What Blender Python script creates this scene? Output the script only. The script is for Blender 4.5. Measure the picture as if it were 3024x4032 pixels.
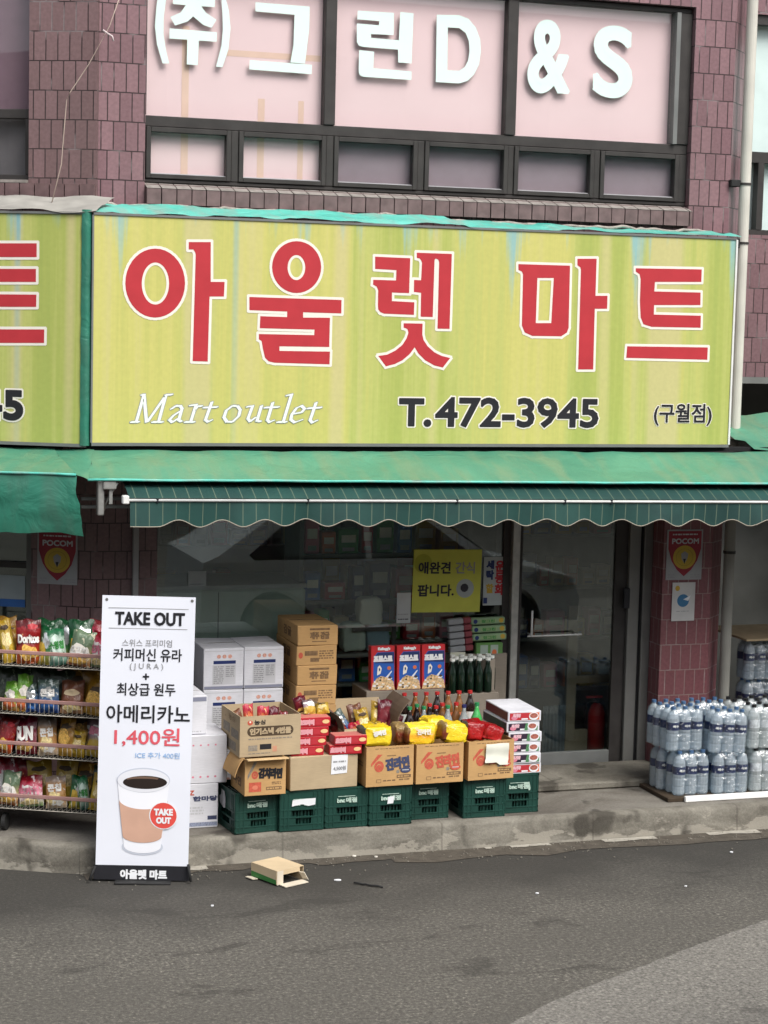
import bpy, bmesh, math, random
from mathutils import Vector, Matrix, noise
from mathutils.geometry import tessellate_polygon
R = math.radians
rnd = random.Random(7)
for o in list(bpy.data.objects): bpy.data.objects.remove(o)
scene = bpy.context.scene
COL = scene.collection

# ------------------------------------------------------------------ camera
FPX = 7700.0                     # focal length in pixels of the 3024 x 4032 photograph
YAW, PIT, ROL = R(18.2), R(5.75), R(1.4)
CAM = Vector((0, -12.7, 3.45))
FW = Vector((math.sin(YAW)*math.cos(PIT), math.cos(YAW)*math.cos(PIT), -math.sin(PIT)))
_rt = Vector((math.cos(YAW), -math.sin(YAW), 0)); _up = _rt.cross(FW)
RT = _rt*math.cos(ROL) + _up*math.sin(ROL)
UP = _up*math.cos(ROL) - _rt*math.sin(ROL)
cam_data = bpy.data.cameras.new('camera')
cam = bpy.data.objects.new('camera', cam_data); COL.objects.link(cam)
cam.matrix_world = Matrix(((RT.x, UP.x, -FW.x, CAM.x), (RT.y, UP.y, -FW.y, CAM.y), (RT.z, UP.z, -FW.z, CAM.z), (0, 0, 0, 1)))
cam_data.sensor_fit = 'VERTICAL'; cam_data.sensor_height = 24.0
cam_data.lens = 24.0*FPX/4032.0
cam_data.clip_start = 0.1; cam_data.clip_end = 2000
scene.camera = cam

def ray(x, y): return FW + RT*((x-1512)/FPX) - UP*((y-2016)/FPX)
def at(x, y, Y):
    d = ray(x, y); return CAM + d*((Y-CAM.y)/d.y)
def atz(x, y, Z):
    d = ray(x, y); return CAM + d*((Z-CAM.z)/d.z)

# ------------------------------------------------------------------ world, sun, exposure
world = bpy.data.worlds.new('World'); scene.world = world; world.use_nodes = True
nt = world.node_tree; nt.nodes.clear()
wo = nt.nodes.new('ShaderNodeOutputWorld'); bg = nt.nodes.new('ShaderNodeBackground')
sky = nt.nodes.new('ShaderNodeTexSky'); hs = nt.nodes.new('ShaderNodeHueSaturation')
sky.sky_type = 'NISHITA'; sky.sun_disc = False
SUN_EL, SUN_AZ = R(50), R(158)
sky.sun_elevation = SUN_EL; sky.sun_rotation = SUN_AZ
sky.air_density = 1.0; sky.dust_density = 3.0; sky.ozone_density = 1.0
hs.inputs['Saturation'].default_value = 0.32
nt.links.new(sky.outputs[0], hs.inputs['Color']); nt.links.new(hs.outputs[0], bg.inputs[0])
bg.inputs[1].default_value = 0.09
nt.links.new(bg.outputs[0], wo.inputs[0])
sd = bpy.data.lights.new('sun', 'SUN'); sd.energy = 1.35; sd.angle = R(36); sd.color = (1, 0.97, 0.92)
sun = bpy.data.objects.new('sun', sd); COL.objects.link(sun)
sdir = Vector((math.sin(SUN_AZ)*math.cos(SUN_EL), math.cos(SUN_AZ)*math.cos(SUN_EL), math.sin(SUN_EL)))
sun.rotation_euler = (-sdir).to_track_quat('-Z', 'Y').to_euler(); sun.location = (0, -8, 12)
vs = scene.view_settings; vs.view_transform = 'Standard'; vs.look = 'None'; vs.gamma = 1.0
vs.exposure = 1.22; vs.use_curve_mapping = False
cy = scene.cycles
cy.max_bounces = 7; cy.diffuse_bounces = 4; cy.glossy_bounces = 4; cy.transmission_bounces = 4; cy.transparent_max_bounces = 24
cy.use_denoising = True; cy.caustics_reflective = False; cy.caustics_refractive = False

# ------------------------------------------------------------------ materials
MAT = {}
def lin(c):
    return tuple((v/12.92 if v <= 0.04045 else ((v+0.055)/1.055)**2.4) for v in c)
def mat(name, col, rough=0.7, spec=0.3, metal=0.0, var=0.08, scale=8.0, bump=0.0, bscale=60.0, alpha=None, coat=0.0, srgb=False):
    if name in MAT: return MAT[name]
    if srgb: col = lin(col)
    m = bpy.data.materials.new(name); m.use_nodes = True; n = m.node_tree.nodes; L = m.node_tree.links
    b = n['Principled BSDF']
    b.inputs['Roughness'].default_value = rough; b.inputs['Specular IOR Level'].default_value = spec
    b.inputs['Metallic'].default_value = metal
    if coat: b.inputs['Coat Weight'].default_value = coat
    tc = n.new('ShaderNodeTexCoord')
    nz = n.new('ShaderNodeTexNoise'); nz.inputs['Scale'].default_value = scale; nz.inputs['Detail'].default_value = 5
    L.new(tc.outputs['Object'], nz.inputs['Vector'])
    rp = n.new('ShaderNodeValToRGB')
    rp.color_ramp.elements[0].position = 0.3; rp.color_ramp.elements[1].position = 0.7
    rp.color_ramp.elements[0].color = tuple(max(0, c*(1-var)) for c in col)+(1,)
    rp.color_ramp.elements[1].color = tuple(min(1, c*(1+var)) for c in col)+(1,)
    L.new(nz.outputs[0], rp.inputs[0]); L.new(rp.outputs[0], b.inputs['Base Color'])
    if bump:
        n2 = n.new('ShaderNodeTexNoise'); n2.inputs['Scale'].default_value = bscale; n2.inputs['Detail'].default_value = 3
        L.new(tc.outputs['Object'], n2.inputs['Vector'])
        bp = n.new('ShaderNodeBump'); bp.inputs['Strength'].default_value = bump; bp.inputs['Distance'].default_value = 0.01
        L.new(n2.outputs[0], bp.inputs['Height']); L.new(bp.outputs[0], b.inputs['Normal'])
    MAT[name] = m
    return m

def ramp(n, stops, interp='LINEAR'):
    r = n.new('ShaderNodeValToRGB'); cr = r.color_ramp; cr.interpolation = interp
    while len(cr.elements) > 1: cr.elements.remove(cr.elements[-1])
    cr.elements[0].position = stops[0][0]; cr.elements[0].color = tuple(stops[0][1])+(1,)
    for p, c in stops[1:]:
        e = cr.elements.new(p); e.color = tuple(c)+(1,)
    return r
def mixc(n, L, fac, a, b, mode='MIX'):
    m = n.new('ShaderNodeMix'); m.data_type = 'RGBA'; m.blend_type = mode
    for s, v in ((0, fac), (6, a), (7, b)):
        if hasattr(v, 'is_output') or hasattr(v, 'links'): L.new(v, m.inputs[s])
        else: m.inputs[s].default_value = v if s == 0 else tuple(v)+(1,)
    return m.outputs[2]
def noise_node(n, L, vec, scale, detail=4, sc3=None, rough=0.5, dist=0.0):
    z = n.new('ShaderNodeTexNoise'); z.inputs['Scale'].default_value = scale; z.inputs['Detail'].default_value = detail
    z.inputs['Roughness'].default_value = rough; z.inputs['Distortion'].default_value = dist
    if sc3:
        mp = n.new('ShaderNodeMapping'); mp.inputs['Scale'].default_value = sc3
        L.new(vec, mp.inputs[0]); vec = mp.outputs[0]
    L.new(vec, z.inputs['Vector']); return z.outputs[0]
def newmat(name):
    m = bpy.data.materials.new(name); m.use_nodes = True; MAT[name] = m
    return m, m.node_tree.nodes, m.node_tree.links, m.node_tree.nodes['Principled BSDF']

def tile_mat(name, c1, c2, mortar, dirt=0.35, light_mortar=0.25):
    m, n, L, b = newmat(name)
    uv = n.new('ShaderNodeUVMap').outputs[0]
    # small wobble so that the courses are not ruled lines
    wob = n.new('ShaderNodeTexNoise'); wob.inputs['Scale'].default_value = 6; L.new(uv, wob.inputs['Vector'])
    vm = n.new('ShaderNodeVectorMath'); vm.operation = 'MULTIPLY_ADD'; L.new(wob.outputs[1], vm.inputs[0])
    vm.inputs[1].default_value = (0.004, 0.003, 0); L.new(uv, vm.inputs[2])
    br = n.new('ShaderNodeTexBrick'); L.new(vm.outputs[0], br.inputs['Vector'])
    br.offset = 0.5; br.squash = 1.0; br.inputs['Scale'].default_value = 1.0
    br.inputs['Brick Width'].default_value = 0.080; br.inputs['Row Height'].default_value = 0.186
    br.inputs['Mortar Size'].default_value = 0.0040; br.inputs['Mortar Smooth'].default_value = 0.25; br.inputs['Bias'].default_value = 0.0
    br.inputs['Color1'].default_value = tuple(c1)+(1,); br.inputs['Color2'].default_value = tuple(c2)+(1,)
    br.inputs['Mortar'].default_value = tuple(mortar)+(1,)
    # some joints are filled with pale grout
    g = noise_node(n, L, uv, 3.5, 2)
    gr = ramp(n, [(0.55, (0, 0, 0)), (0.62, (1, 1, 1))]); L.new(g, gr.inputs[0])
    mult = n.new('ShaderNodeMath'); mult.operation = 'MULTIPLY'; L.new(br.outputs['Fac'], mult.inputs[0]); L.new(gr.outputs[0], mult.inputs[1])
    m2 = n.new('ShaderNodeMath'); m2.operation = 'MULTIPLY'; L.new(mult.outputs[0], m2.inputs[0]); m2.inputs[1].default_value = light_mortar*2
    c = mixc(n, L, m2.outputs[0], br.outputs['Color'], (0.42, 0.36, 0.36))
    d = noise_node(n, L, uv, 1.3, 6, (1.0, 0.35, 1))
    dr = ramp(n, [(0.42, (0, 0, 0)), (0.7, (dirt, dirt, dirt))]); L.new(d, dr.inputs[0])
    c = mixc(n, L, dr.outputs[0], c, (0.10, 0.075, 0.07))
    f = noise_node(n, L, uv, 45, 4)
    fr = ramp(n, [(0.3, (0.85, 0.85, 0.85)), (0.7, (1.1, 1.1, 1.1))]); L.new(f, fr.inputs[0])
    c = mixc(n, L, 1.0, c, fr.outputs[0], 'MULTIPLY')
    L.new(c, b.inputs['Base Color']); b.inputs['Roughness'].default_value = 0.38; b.inputs['Specular IOR Level'].default_value = 0.4
    bp = n.new('ShaderNodeBump'); bp.invert = True; bp.inputs['Distance'].default_value = 0.006; bp.inputs['Strength'].default_value = 0.8
    L.new(br.outputs['Fac'], bp.inputs['Height']); L.new(bp.outputs[0], b.inputs['Normal'])
    return m
TILE = tile_mat('plum_tile', (0.195, 0.105, 0.118), (0.26, 0.148, 0.162), (0.035, 0.020, 0.022))
TILE_OLD = tile_mat('brown_tile', (0.175, 0.108, 0.108), (0.215, 0.132, 0.135), (0.035, 0.022, 0.022), 0.55)
TILE_RED = tile_mat('red_tile', (0.19, 0.068, 0.078), (0.215, 0.08, 0.09), (0.30, 0.21, 0.20), 0.2, 0.3)

def sign_mat(name, seed=0.0, green=0.0, blues=((0.12, 0.03),)):
    m, n, L, b = newmat(name)
    uv = n.new('ShaderNodeUVMap').outputs[0]
    off = n.new('ShaderNodeVectorMath'); off.operation = 'ADD'; L.new(uv, off.inputs[0]); off.inputs[1].default_value = (seed, 0, 0)
    v = off.outputs[0]
    sep = n.new('ShaderNodeSeparateXYZ'); L.new(uv, sep.inputs[0])
    a = noise_node(n, L, v, 1.0, 6, (2.1, 0.045, 1), 0.72)
    ad = n.new('ShaderNodeMath'); ad.operation = 'MULTIPLY_ADD'; L.new(sep.outputs[0], ad.inputs[0]); ad.inputs[1].default_value = 0.030; 
    ad.inputs[2].default_value = -0.125+green
    s = n.new('ShaderNodeMath'); s.operation = 'ADD'; L.new(a, s.inputs[0]); L.new(ad.outputs[0], s.inputs[1])
    r = ramp(n, [(0.34, lin((0.90, 0.87, 0.58))), (0.42, lin((0.90, 0.88, 0.52))), (0.47, lin((0.87, 0.86, 0.50))),
                 (0.53, lin((0.83, 0.85, 0.50))), (0.60, lin((0.77, 0.81, 0.44))), (0.70, lin((0.72, 0.78, 0.42)))]); L.new(s.outputs[0], r.inputs[0])
    c = r.outputs[0]
    # bleached peach streaks
    a2 = noise_node(n, L, v, 1.0, 2, (3.1, 0.05, 1))
    r2 = ramp(n, [(0.56, (0, 0, 0)), (0.62, (0.8, 0.8, 0.8))]); L.new(a2, r2.inputs[0])
    c = mixc(n, L, r2.outputs[0], c, lin((0.90, 0.86, 0.62)))
    # blue dye runs coming down from the top edge
    a3 = noise_node(n, L, v, 1.0, 4, (5.5, 0.16, 1), 0.65)
    gz = n.new('ShaderNodeMath'); gz.operation = 'MULTIPLY_ADD'; L.new(sep.outputs[1], gz.inputs[0]); gz.inputs[1].default_value = 0.30; gz.inputs[2].default_value = -1.20
    s3 = n.new('ShaderNodeMath'); s3.operation = 'ADD'; L.new(a3, s3.inputs[0]); L.new(gz.outputs[0], s3.inputs[1])
    r3 = ramp(n, [(0.53, (0, 0, 0)), (0.66, (0.85, 0.85, 0.85))]); L.new(s3.outputs[0], r3.inputs[0])
    c = mixc(n, L, r3.outputs[0], c, lin((0.62, 0.83, 0.85)))
    for (x0, w) in blues:
        d = n.new('ShaderNodeMath'); d.operation = 'SUBTRACT'; L.new(sep.outputs[0], d.inputs[0]); d.inputs[1].default_value = x0
        e = n.new('ShaderNodeMath'); e.operation = 'ABSOLUTE'; L.new(d.outputs[0], e.inputs[0])
        rr = ramp(n, [(0.0, (0.5, 0.5, 0.5)), (w, (0.35, 0.35, 0.35)), (w*2.2, (0, 0, 0))]); L.new(e.outputs[0], rr.inputs[0])
        mz = n.new('ShaderNodeMapRange'); L.new(sep.outputs[1], mz.inputs[0]); mz.inputs[1].default_value = 2.6; mz.inputs[2].default_value = 4.0; mz.inputs[3].default_value = 0.25; mz.inputs[4].default_value = 1.0
        mm = n.new('ShaderNodeMath'); mm.operation = 'MULTIPLY'; L.new(rr.outputs[0], mm.inputs[0]); L.new(mz.outputs[0], mm.inputs[1])
        c = mixc(n, L, mm.outputs[0], c, lin((0.45, 0.75, 0.85)))
    hz = noise_node(n, L, v, 30, 3)
    hr = ramp(n, [(0.3, (0.96, 0.96, 0.96)), (0.7, (1.03, 1.03, 1.03))]); L.new(hz, hr.inputs[0])
    c = mixc(n, L, 1.0, c, hr.outputs[0], 'MULTIPLY')
    dk = n.new('ShaderNodeVectorMath'); dk.operation = 'SCALE'; L.new(c, dk.inputs[0]); dk.inputs['Scale'].default_value = 0.69
    L.new(dk.outputs[0], b.inputs['Base Color']); b.inputs['Roughness'].default_value = 0.45; b.inputs['Specular IOR Level'].default_value = 0.25
    return m
SIGN = sign_mat('sign_vinyl', 0.0, 0.0, ((2.98, 0.012),))
SIGN2 = sign_mat('sign_vinyl_old', 9.0, 0.12, ((-0.36, 0.012),))

def asphalt(name, base, dark, speck, dmix=0.5):
    m, n, L, b = newmat(name)
    o = n.new('ShaderNodeTexCoord').outputs['Object']
    f = noise_node(n, L, o, 42, 7, None, 0.8)
    r = ramp(n, [(0.36, tuple(c*0.40 for c in base)), (0.47, tuple(c*0.85 for c in base)), (0.56, tuple(c*1.2 for c in base)), (0.64, speck)]); L.new(f, r.inputs[0])
    vo = n.new('ShaderNodeTexVoronoi'); vo.inputs['Scale'].default_value = 52; L.new(o, vo.inputs['Vector'])
    vr = ramp(n, [(0.0, (1.35, 1.32, 1.25)), (0.22, (1.0, 1.0, 1.0)), (0.6, (0.78, 0.78, 0.78))]); L.new(vo.outputs[0], vr.inputs[0])
    c = mixc(n, L, 1.0, r.outputs[0], vr.outputs[0], 'MULTIPLY')
    big = noise_node(n, L, o, 0.9, 6, (0.6, 1.5, 1), 0.6, 0.4)
    br_ = ramp(n, [(0.35, (0, 0, 0)), (0.65, (dmix, dmix, dmix))]); L.new(big, br_.inputs[0])
    c = mixc(n, L, br_.outputs[0], c, dark)
    stn = noise_node(n, L, o, 1.0, 4, (1.1, 3.2, 1), 0.6, 0.5)
    sr = ramp(n, [(0.60, (0, 0, 0)), (0.66, (0.55, 0.55, 0.55))]); L.new(stn, sr.inputs[0])
    c = mixc(n, L, sr.outputs[0], c, tuple(x*0.45 for x in dark))
    fine = noise_node(n, L, o, 140, 3, None, 0.8); fr = ramp(n, [(0.3, (0.72, 0.72, 0.72)), (0.7, (1.28, 1.27, 1.24))]); L.new(fine, fr.inputs[0])
    c = mixc(n, L, 1.0, c, fr.outputs[0], 'MULTIPLY')
    # damp, dirty strip towards the kerb
    sp = n.new('ShaderNodeSeparateXYZ'); L.new(o, sp.inputs[0])
    wn = noise_node(n, L, o, 1.6, 5)
    ad = n.new('ShaderNodeMath'); ad.operation = 'MULTIPLY_ADD'; L.new(wn, ad.inputs[0]); ad.inputs[1].default_value = 1.3; L.new(sp.outputs[1], ad.inputs[2])
    mr = n.new('ShaderNodeMapRange'); L.new(ad.outputs[0], mr.inputs[0]); mr.inputs[1].default_value = -1.75; mr.inputs[2].default_value = -0.85; mr.inputs[3].default_value = 0; mr.inputs[4].default_value = 0.85
    c = mixc(n, L, mr.outputs[0], c, tuple(x*0.5 for x in dark))
    L.new(c, b.inputs['Base Color'])
    b.inputs['Roughness'].default_value = 0.85; b.inputs['Specular IOR Level'].default_value = 0.25
    bp = n.new('ShaderNodeBump'); bp.inputs['Distance'].default_value = 0.006; bp.inputs['Strength'].default_value = 0.7
    L.new(f, bp.inputs['Height']); L.new(bp.outputs[0], b.inputs['Normal'])
    return m
ASPH = asphalt('asphalt', (0.135, 0.127, 0.112), (0.085, 0.080, 0.071), (0.34, 0.32, 0.27))
ASPH2 = asphalt('asphalt_patch', (0.22, 0.21, 0.19), (0.18, 0.17, 0.155), (0.38, 0.36, 0.32), 0.3)

def concrete(name, c1, c2, c3, scale=2.2):
    m, n, L, b = newmat(name)
    o = n.new('ShaderNodeTexCoord').outputs['Object']
    a = noise_node(n, L, o, scale, 8, (1, 1, 2.2), 0.65, 0.6)
    r = ramp(n, [(0.30, c1), (0.45, c2), (0.58, c3), (0.72, tuple(min(1, x*1.3) for x in c3))]); L.new(a, r.inputs[0])
    f = noise_node(n, L, o, 60, 5, None, 0.7)
    fr = ramp(n, [(0.3, (0.8, 0.8, 0.8)), (0.7, (1.12, 1.12, 1.12))]); L.new(f, fr.inputs[0])
    c = mixc(n, L, 1.0, r.outputs[0], fr.outputs[0], 'MULTIPLY')
    if name == 'concrete':
        sz = n.new('ShaderNodeSeparateXYZ'); L.new(o, sz.inputs[0])
        pn = noise_node(n, L, o, 4.0, 5, (1, 1, 2.5), 0.65)
        pa = n.new('ShaderNodeMath'); pa.operation = 'MULTIPLY_ADD'; L.new(sz.outputs[2], pa.inputs[0]); pa.inputs[1].default_value = -1.6; L.new(pn, pa.inputs[2])
        pr_ = ramp(n, [(0.43, (0, 0, 0)), (0.47, (0.7, 0.7, 0.7))]); L.new(pa.outputs[0], pr_.inputs[0])
        c = mixc(n, L, pr_.outputs[0], c, (0.33, 0.305, 0.255))
        # joints between the kerb stones
        jm = n.new('ShaderNodeMath'); jm.operation = 'MULTIPLY'; L.new(sz.outputs[0], jm.inputs[0]); jm.inputs[1].default_value = 1/1.07
        jf = n.new('ShaderNodeMath'); jf.operation = 'FRACT'; L.new(jm.outputs[0], jf.inputs[0])
        jr = ramp(n, [(0.0, (0.35, 0.35, 0.35)), (0.008, (0, 0, 0))], 'CONSTANT'); L.new(jf.outputs[0], jr.inputs[0])
        c = mixc(n, L, jr.outputs[0], c, (0.07, 0.06, 0.05))
    d = noise_node(n, L, o, 3.2, 3, (1, 1, 0.7), 0.5)
    dr = ramp(n, [(0.60, (0, 0, 0)), (0.65, (0.7, 0.7, 0.7))]); L.new(d, dr.inputs[0])
    c = mixc(n, L, dr.outputs[0], c, tuple(x*0.45 for x in c1))
    L.new(c, b.inputs['Base Color']); b.inputs['Roughness'].default_value = 0.9; b.inputs['Specular IOR Level'].default_value = 0.15
    bp = n.new('ShaderNodeBump'); bp.inputs['Distance'].default_value = 0.006; bp.inputs['Strength'].default_value = 0.6
    L.new(f, bp.inputs['Height']); L.new(bp.outputs[0], b.inputs['Normal'])
    return m
CONC = concrete('concrete', (0.095, 0.085, 0.070), (0.165, 0.152, 0.127), (0.22, 0.205, 0.172))
CONC_D = concrete('dirty_concrete', (0.10, 0.088, 0.075), (0.15, 0.135, 0.115), (0.20, 0.185, 0.16), 1.5)

def glass_mat(name='shop_glass', tint=(0.80, 0.84, 0.82), refl=0.08):
    m = bpy.data.materials.new(name); m.use_nodes = True; MAT[name] = m
    n = m.node_tree.nodes; L = m.node_tree.links; n.clear()
    out = n.new('ShaderNodeOutputMaterial'); mx = n.new('ShaderNodeMixShader')
    t = n.new('ShaderNodeBsdfTransparent'); t.inputs[0].default_value = tint+(1,)
    g = n.new('ShaderNodeBsdfGlossy'); g.inputs['Roughness'].default_value = 0.008; g.inputs[0].default_value = (0.95, 1, 0.98, 1)
    fr = n.new('ShaderNodeLayerWeight'); fr.inputs['Blend'].default_value = 0.5
    pw = n.new('ShaderNodeMath'); pw.operation = 'POWER'; L.new(fr.outputs['Facing'], pw.inputs[0]); pw.inputs[1].default_value = 5
    ad = n.new('ShaderNodeMath'); ad.operation = 'MULTIPLY_ADD'; L.new(pw.outputs[0], ad.inputs[0]); ad.inputs[1].default_value = 1-refl; ad.inputs[2].default_value = refl
    L.new(ad.outputs[0], mx.inputs[0]); L.new(t.outputs[0], mx.inputs[1]); L.new(g.outputs[0], mx.inputs[2]); L.new(mx.outputs[0], out.inputs[0])
    return m
GLASS = glass_mat()
GLASS_UP = glass_mat('upper_glass', (0.97, 0.97, 0.97), 0.03)

def plastic_mat(name, col, trans=0.45, rough=0.12):
    m = bpy.data.materials.new(name); m.use_nodes = True; MAT[name] = m
    n = m.node_tree.nodes; L = m.node_tree.links
    b = n['Principled BSDF']; b.inputs['Base Color'].default_value = tuple(col)+(1,); b.inputs['Roughness'].default_value = rough
    b.inputs['Specular IOR Level'].default_value = 0.8
    t = n.new('ShaderNodeBsdfTransparent'); t.inputs[0].default_value = tuple(min(1, c*1.1+0.1) for c in col)+(1,)
    mx = n.new('ShaderNodeMixShader'); mx.inputs[0].default_value = trans
    nz = n.new('ShaderNodeTexNoise'); nz.inputs['Scale'].default_value = 35; nz.inputs['Detail'].default_value = 3
    tc = n.new('ShaderNodeTexCoord'); L.new(tc.outputs['Object'], nz.inputs['Vector'])
    bp = n.new('ShaderNodeBump'); bp.inputs['Distance'].default_value = 0.01; bp.inputs['Strength'].default_value = 0.5
    L.new(nz.outputs[0], bp.inputs['Height']); L.new(bp.outputs[0], b.inputs['Normal'])
    L.new(b.outputs[0], mx.inputs[1]); L.new(t.outputs[0], mx.inputs[2])
    L.new(mx.outputs[0], n['Material Output'].inputs[0])
    return m

def film_mat(name, refl=0.16, rough=0.12, bscale=28):
    m = bpy.data.materials.new(name); m.use_nodes = True; MAT[name] = m
    n = m.node_tree.nodes; L = m.node_tree.links; n.clear()
    out = n.new('ShaderNodeOutputMaterial'); mx = n.new('ShaderNodeMixShader'); t = n.new('ShaderNodeBsdfTransparent'); t.inputs[0].default_value = (0.97, 0.98, 0.99, 1)
    g = n.new('ShaderNodeBsdfGlossy'); g.inputs['Roughness'].default_value = rough; mx.inputs[0].default_value = refl
    nz = n.new('ShaderNodeTexNoise'); nz.inputs['Scale'].default_value = bscale; nz.inputs['Detail'].default_value = 2; nz.inputs['Distortion'].default_value = 1.0
    tc = n.new('ShaderNodeTexCoord'); L.new(tc.outputs['Object'], nz.inputs['Vector'])
    bp = n.new('ShaderNodeBump'); bp.inputs['Distance'].default_value = 0.02; bp.inputs['Strength'].default_value = 0.8
    L.new(nz.outputs[0], bp.inputs['Height']); L.new(bp.outputs[0], g.inputs['Normal'])
    L.new(t.outputs[0], mx.inputs[1]); L.new(g.outputs[0], mx.inputs[2]); L.new(mx.outputs[0], out.inputs[0]); return m

def tarp_mat(name, c1, c2, dirt):
    m, n, L, b = newmat(name)
    o = n.new('ShaderNodeTexCoord').outputs['Object']
    a = noise_node(n, L, o, 1.4, 5, (1, 1.5, 1.5), 0.6, 0.8)
    r = ramp(n, [(0.3, c1), (0.5, tuple((x+y)/2 for x, y in zip(c1, c2))), (0.7, c2)]); L.new(a, r.inputs[0])
    d = noise_node(n, L, o, 3.0, 6, (3, 0.6, 1))
    dr = ramp(n, [(0.45, (0, 0, 0)), (0.68, (0.75, 0.75, 0.75))]); L.new(d, dr.inputs[0])
    c = mixc(n, L, dr.outputs[0], r.outputs[0], dirt)
    L.new(c, b.inputs['Base Color']); b.inputs['Roughness'].default_value = 0.42; b.inputs['Specular IOR Level'].default_value = 0.4
    f = noise_node(n, L, o, 5.0, 4, None, 0.5, 1.2)
    bp = n.new('ShaderNodeBump'); bp.inputs['Distance'].default_value = 0.04; bp.inputs['Strength'].default_value = 0.4
    L.new(f, bp.inputs['Height']); L.new(bp.outputs[0], b.inputs['Normal'])
    return m
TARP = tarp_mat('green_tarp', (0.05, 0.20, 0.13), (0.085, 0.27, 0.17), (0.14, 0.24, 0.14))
TARP_SHADE = tarp_mat('shaded_green_tarp', (0.022, 0.15, 0.10), (0.035, 0.20, 0.135), (0.05, 0.14, 0.10))  # same green tarp, darkened to carry the shade of its hanging faces
TEAL = tarp_mat('teal_tarp', (0.06, 0.42, 0.34), (0.14, 0.58, 0.48), (0.25, 0.35, 0.30))

def stripe_mat():
    m, n, L, b = newmat('striped_awning_cloth')
    uv = n.new('ShaderNodeUVMap').outputs[0]
    sp = n.new('ShaderNodeSeparateXYZ'); L.new(uv, sp.inputs[0])
    a = n.new('ShaderNodeMath'); a.operation = 'MULTIPLY'; L.new(sp.outputs[0], a.inputs[0]); a.inputs[1].default_value = 1/0.083
    f = n.new('ShaderNodeMath'); f.operation = 'FRACT'; L.new(a.outputs[0], f.inputs[0])
    r = ramp(n, [(0.0, (0, 0, 0)), (0.90, (0, 0, 0)), (0.93, (1, 1, 1)), (1.0, (1, 1, 1))], 'CONSTANT'); L.new(f.outputs[0], r.inputs[0])
    o = n.new('ShaderNodeTexCoord').outputs['Object']
    nz = noise_node(n, L, o, 4, 4)
    rr = ramp(n, [(0.3, (0.004, 0.036, 0.032)), (0.7, (0.008, 0.058, 0.048))]); L.new(nz, rr.inputs[0])
    c = mixc(n, L, r.outputs[0], rr.outputs[0], (0.09, 0.13, 0.09))
    L.new(c, b.inputs['Base Color']); b.inputs['Roughness'].default_value = 0.7
    return m
STRIPE = stripe_mat()

def cardboard(name, col):
    m, n, L, b = newmat(name)
    o = n.new('ShaderNodeTexCoord').outputs['Object']
    a = noise_node(n, L, o, 5, 5)
    r = ramp(n, [(0.3, tuple(x*0.88 for x in col)), (0.7, tuple(x*1.08 for x in col))]); L.new(a, r.inputs[0])
    f = noise_node(n, L, o, 1.0, 3, (18, 18, 260))
    fr = ramp(n, [(0.3, (0.93, 0.93, 0.93)), (0.7, (1.05, 1.05, 1.05))]); L.new(f, fr.inputs[0])
    c = mixc(n, L, 1.0, r.outputs[0], fr.outputs[0], 'MULTIPLY')
    L.new(c, b.inputs['Base Color']); b.inputs['Roughness'].default_value = 0.8; b.inputs['Specular IOR Level'].default_value = 0.2
    bp = n.new('ShaderNodeBump'); bp.inputs['Distance'].default_value = 0.004; bp.inputs['Strength'].default_value = 0.25
    L.new(a, bp.inputs['Height']); L.new(bp.outputs[0], b.inputs['Normal'])
    return m
CB_ORANGE = cardboard('kraft_board', (0.52, 0.315, 0.135))
CB_TAN = cardboard('tan_board', (0.44, 0.34, 0.215))
CB_GREY = cardboard('grey_board', (0.25, 0.215, 0.175))
CB_WHITE = cardboard('white_board', (0.66, 0.66, 0.70))

WHITE = mat('white_print', (0.75, 0.76, 0.78), 0.5, var=0.03)
BLACK = mat('black_print', (0.018, 0.018, 0.022), 0.5, var=0.1)
RED = mat('red_print', (0.45, 0.035, 0.045), 0.45, var=0.06)
CREAM = mat('cream_print', (0.78, 0.74, 0.66), 0.5, var=0.03)
NAVY = mat('navy_print', (0.02, 0.035, 0.13), 0.5)
BLUE = mat('blue_print', (0.04, 0.14, 0.42), 0.5)
BROWN = mat('brown_print', (0.075, 0.05, 0.03), 0.6)
GREYP = mat('grey_print', (0.30, 0.30, 0.31), 0.6)
LGREY = mat('pale_grey_print', (0.50, 0.50, 0.52), 0.6)
ORANGE = mat('orange_print', (0.62, 0.16, 0.06), 0.5)
PINK = mat('pink_print', (0.66, 0.22, 0.30), 0.5)
YELLOW = mat('yellow_print', (0.70, 0.52, 0.05), 0.45)
MUSTARD = mat('mustard_print', (0.50, 0.33, 0.05), 0.5)
GREENP = mat('green_print', (0.05, 0.25, 0.06), 0.5)
BEIGE = mat('beige_print', (0.60, 0.47, 0.30), 0.6)
SALMON = mat('salmon_sleeve', (0.56, 0.34, 0.25), 0.6, var=0.05)
MAROON = mat('maroon_print', (0.16, 0.012, 0.02), 0.5)
MINT = mat('mint_letter', (0.66, 0.80, 0.75), 0.5, var=0.02)
FRAME = mat('window_frame_paint', (0.040, 0.036, 0.034), 0.5, var=0.2)
ALU = mat('aluminium', (0.42, 0.42, 0.40), 0.35, metal=0.6, var=0.15, scale=20)
ALU_D = mat('dull_aluminium', (0.16, 0.165, 0.16), 0.5, var=0.1)
STEEL = mat('grey_steel', (0.19, 0.19, 0.18), 0.45, metal=0.4)
WHITE_MET = mat('white_metal', (0.70, 0.70, 0.68), 0.35, var=0.08)
PVC = mat('aged_white_pvc', (0.55, 0.53, 0.47), 0.45, var=0.14, scale=3)
PVC_SHADE = mat('shaded_white_pvc', (0.24, 0.235, 0.21), 0.6, var=0.2, scale=3)  # same white pipe below the awning, its shade put into the colour
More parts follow.
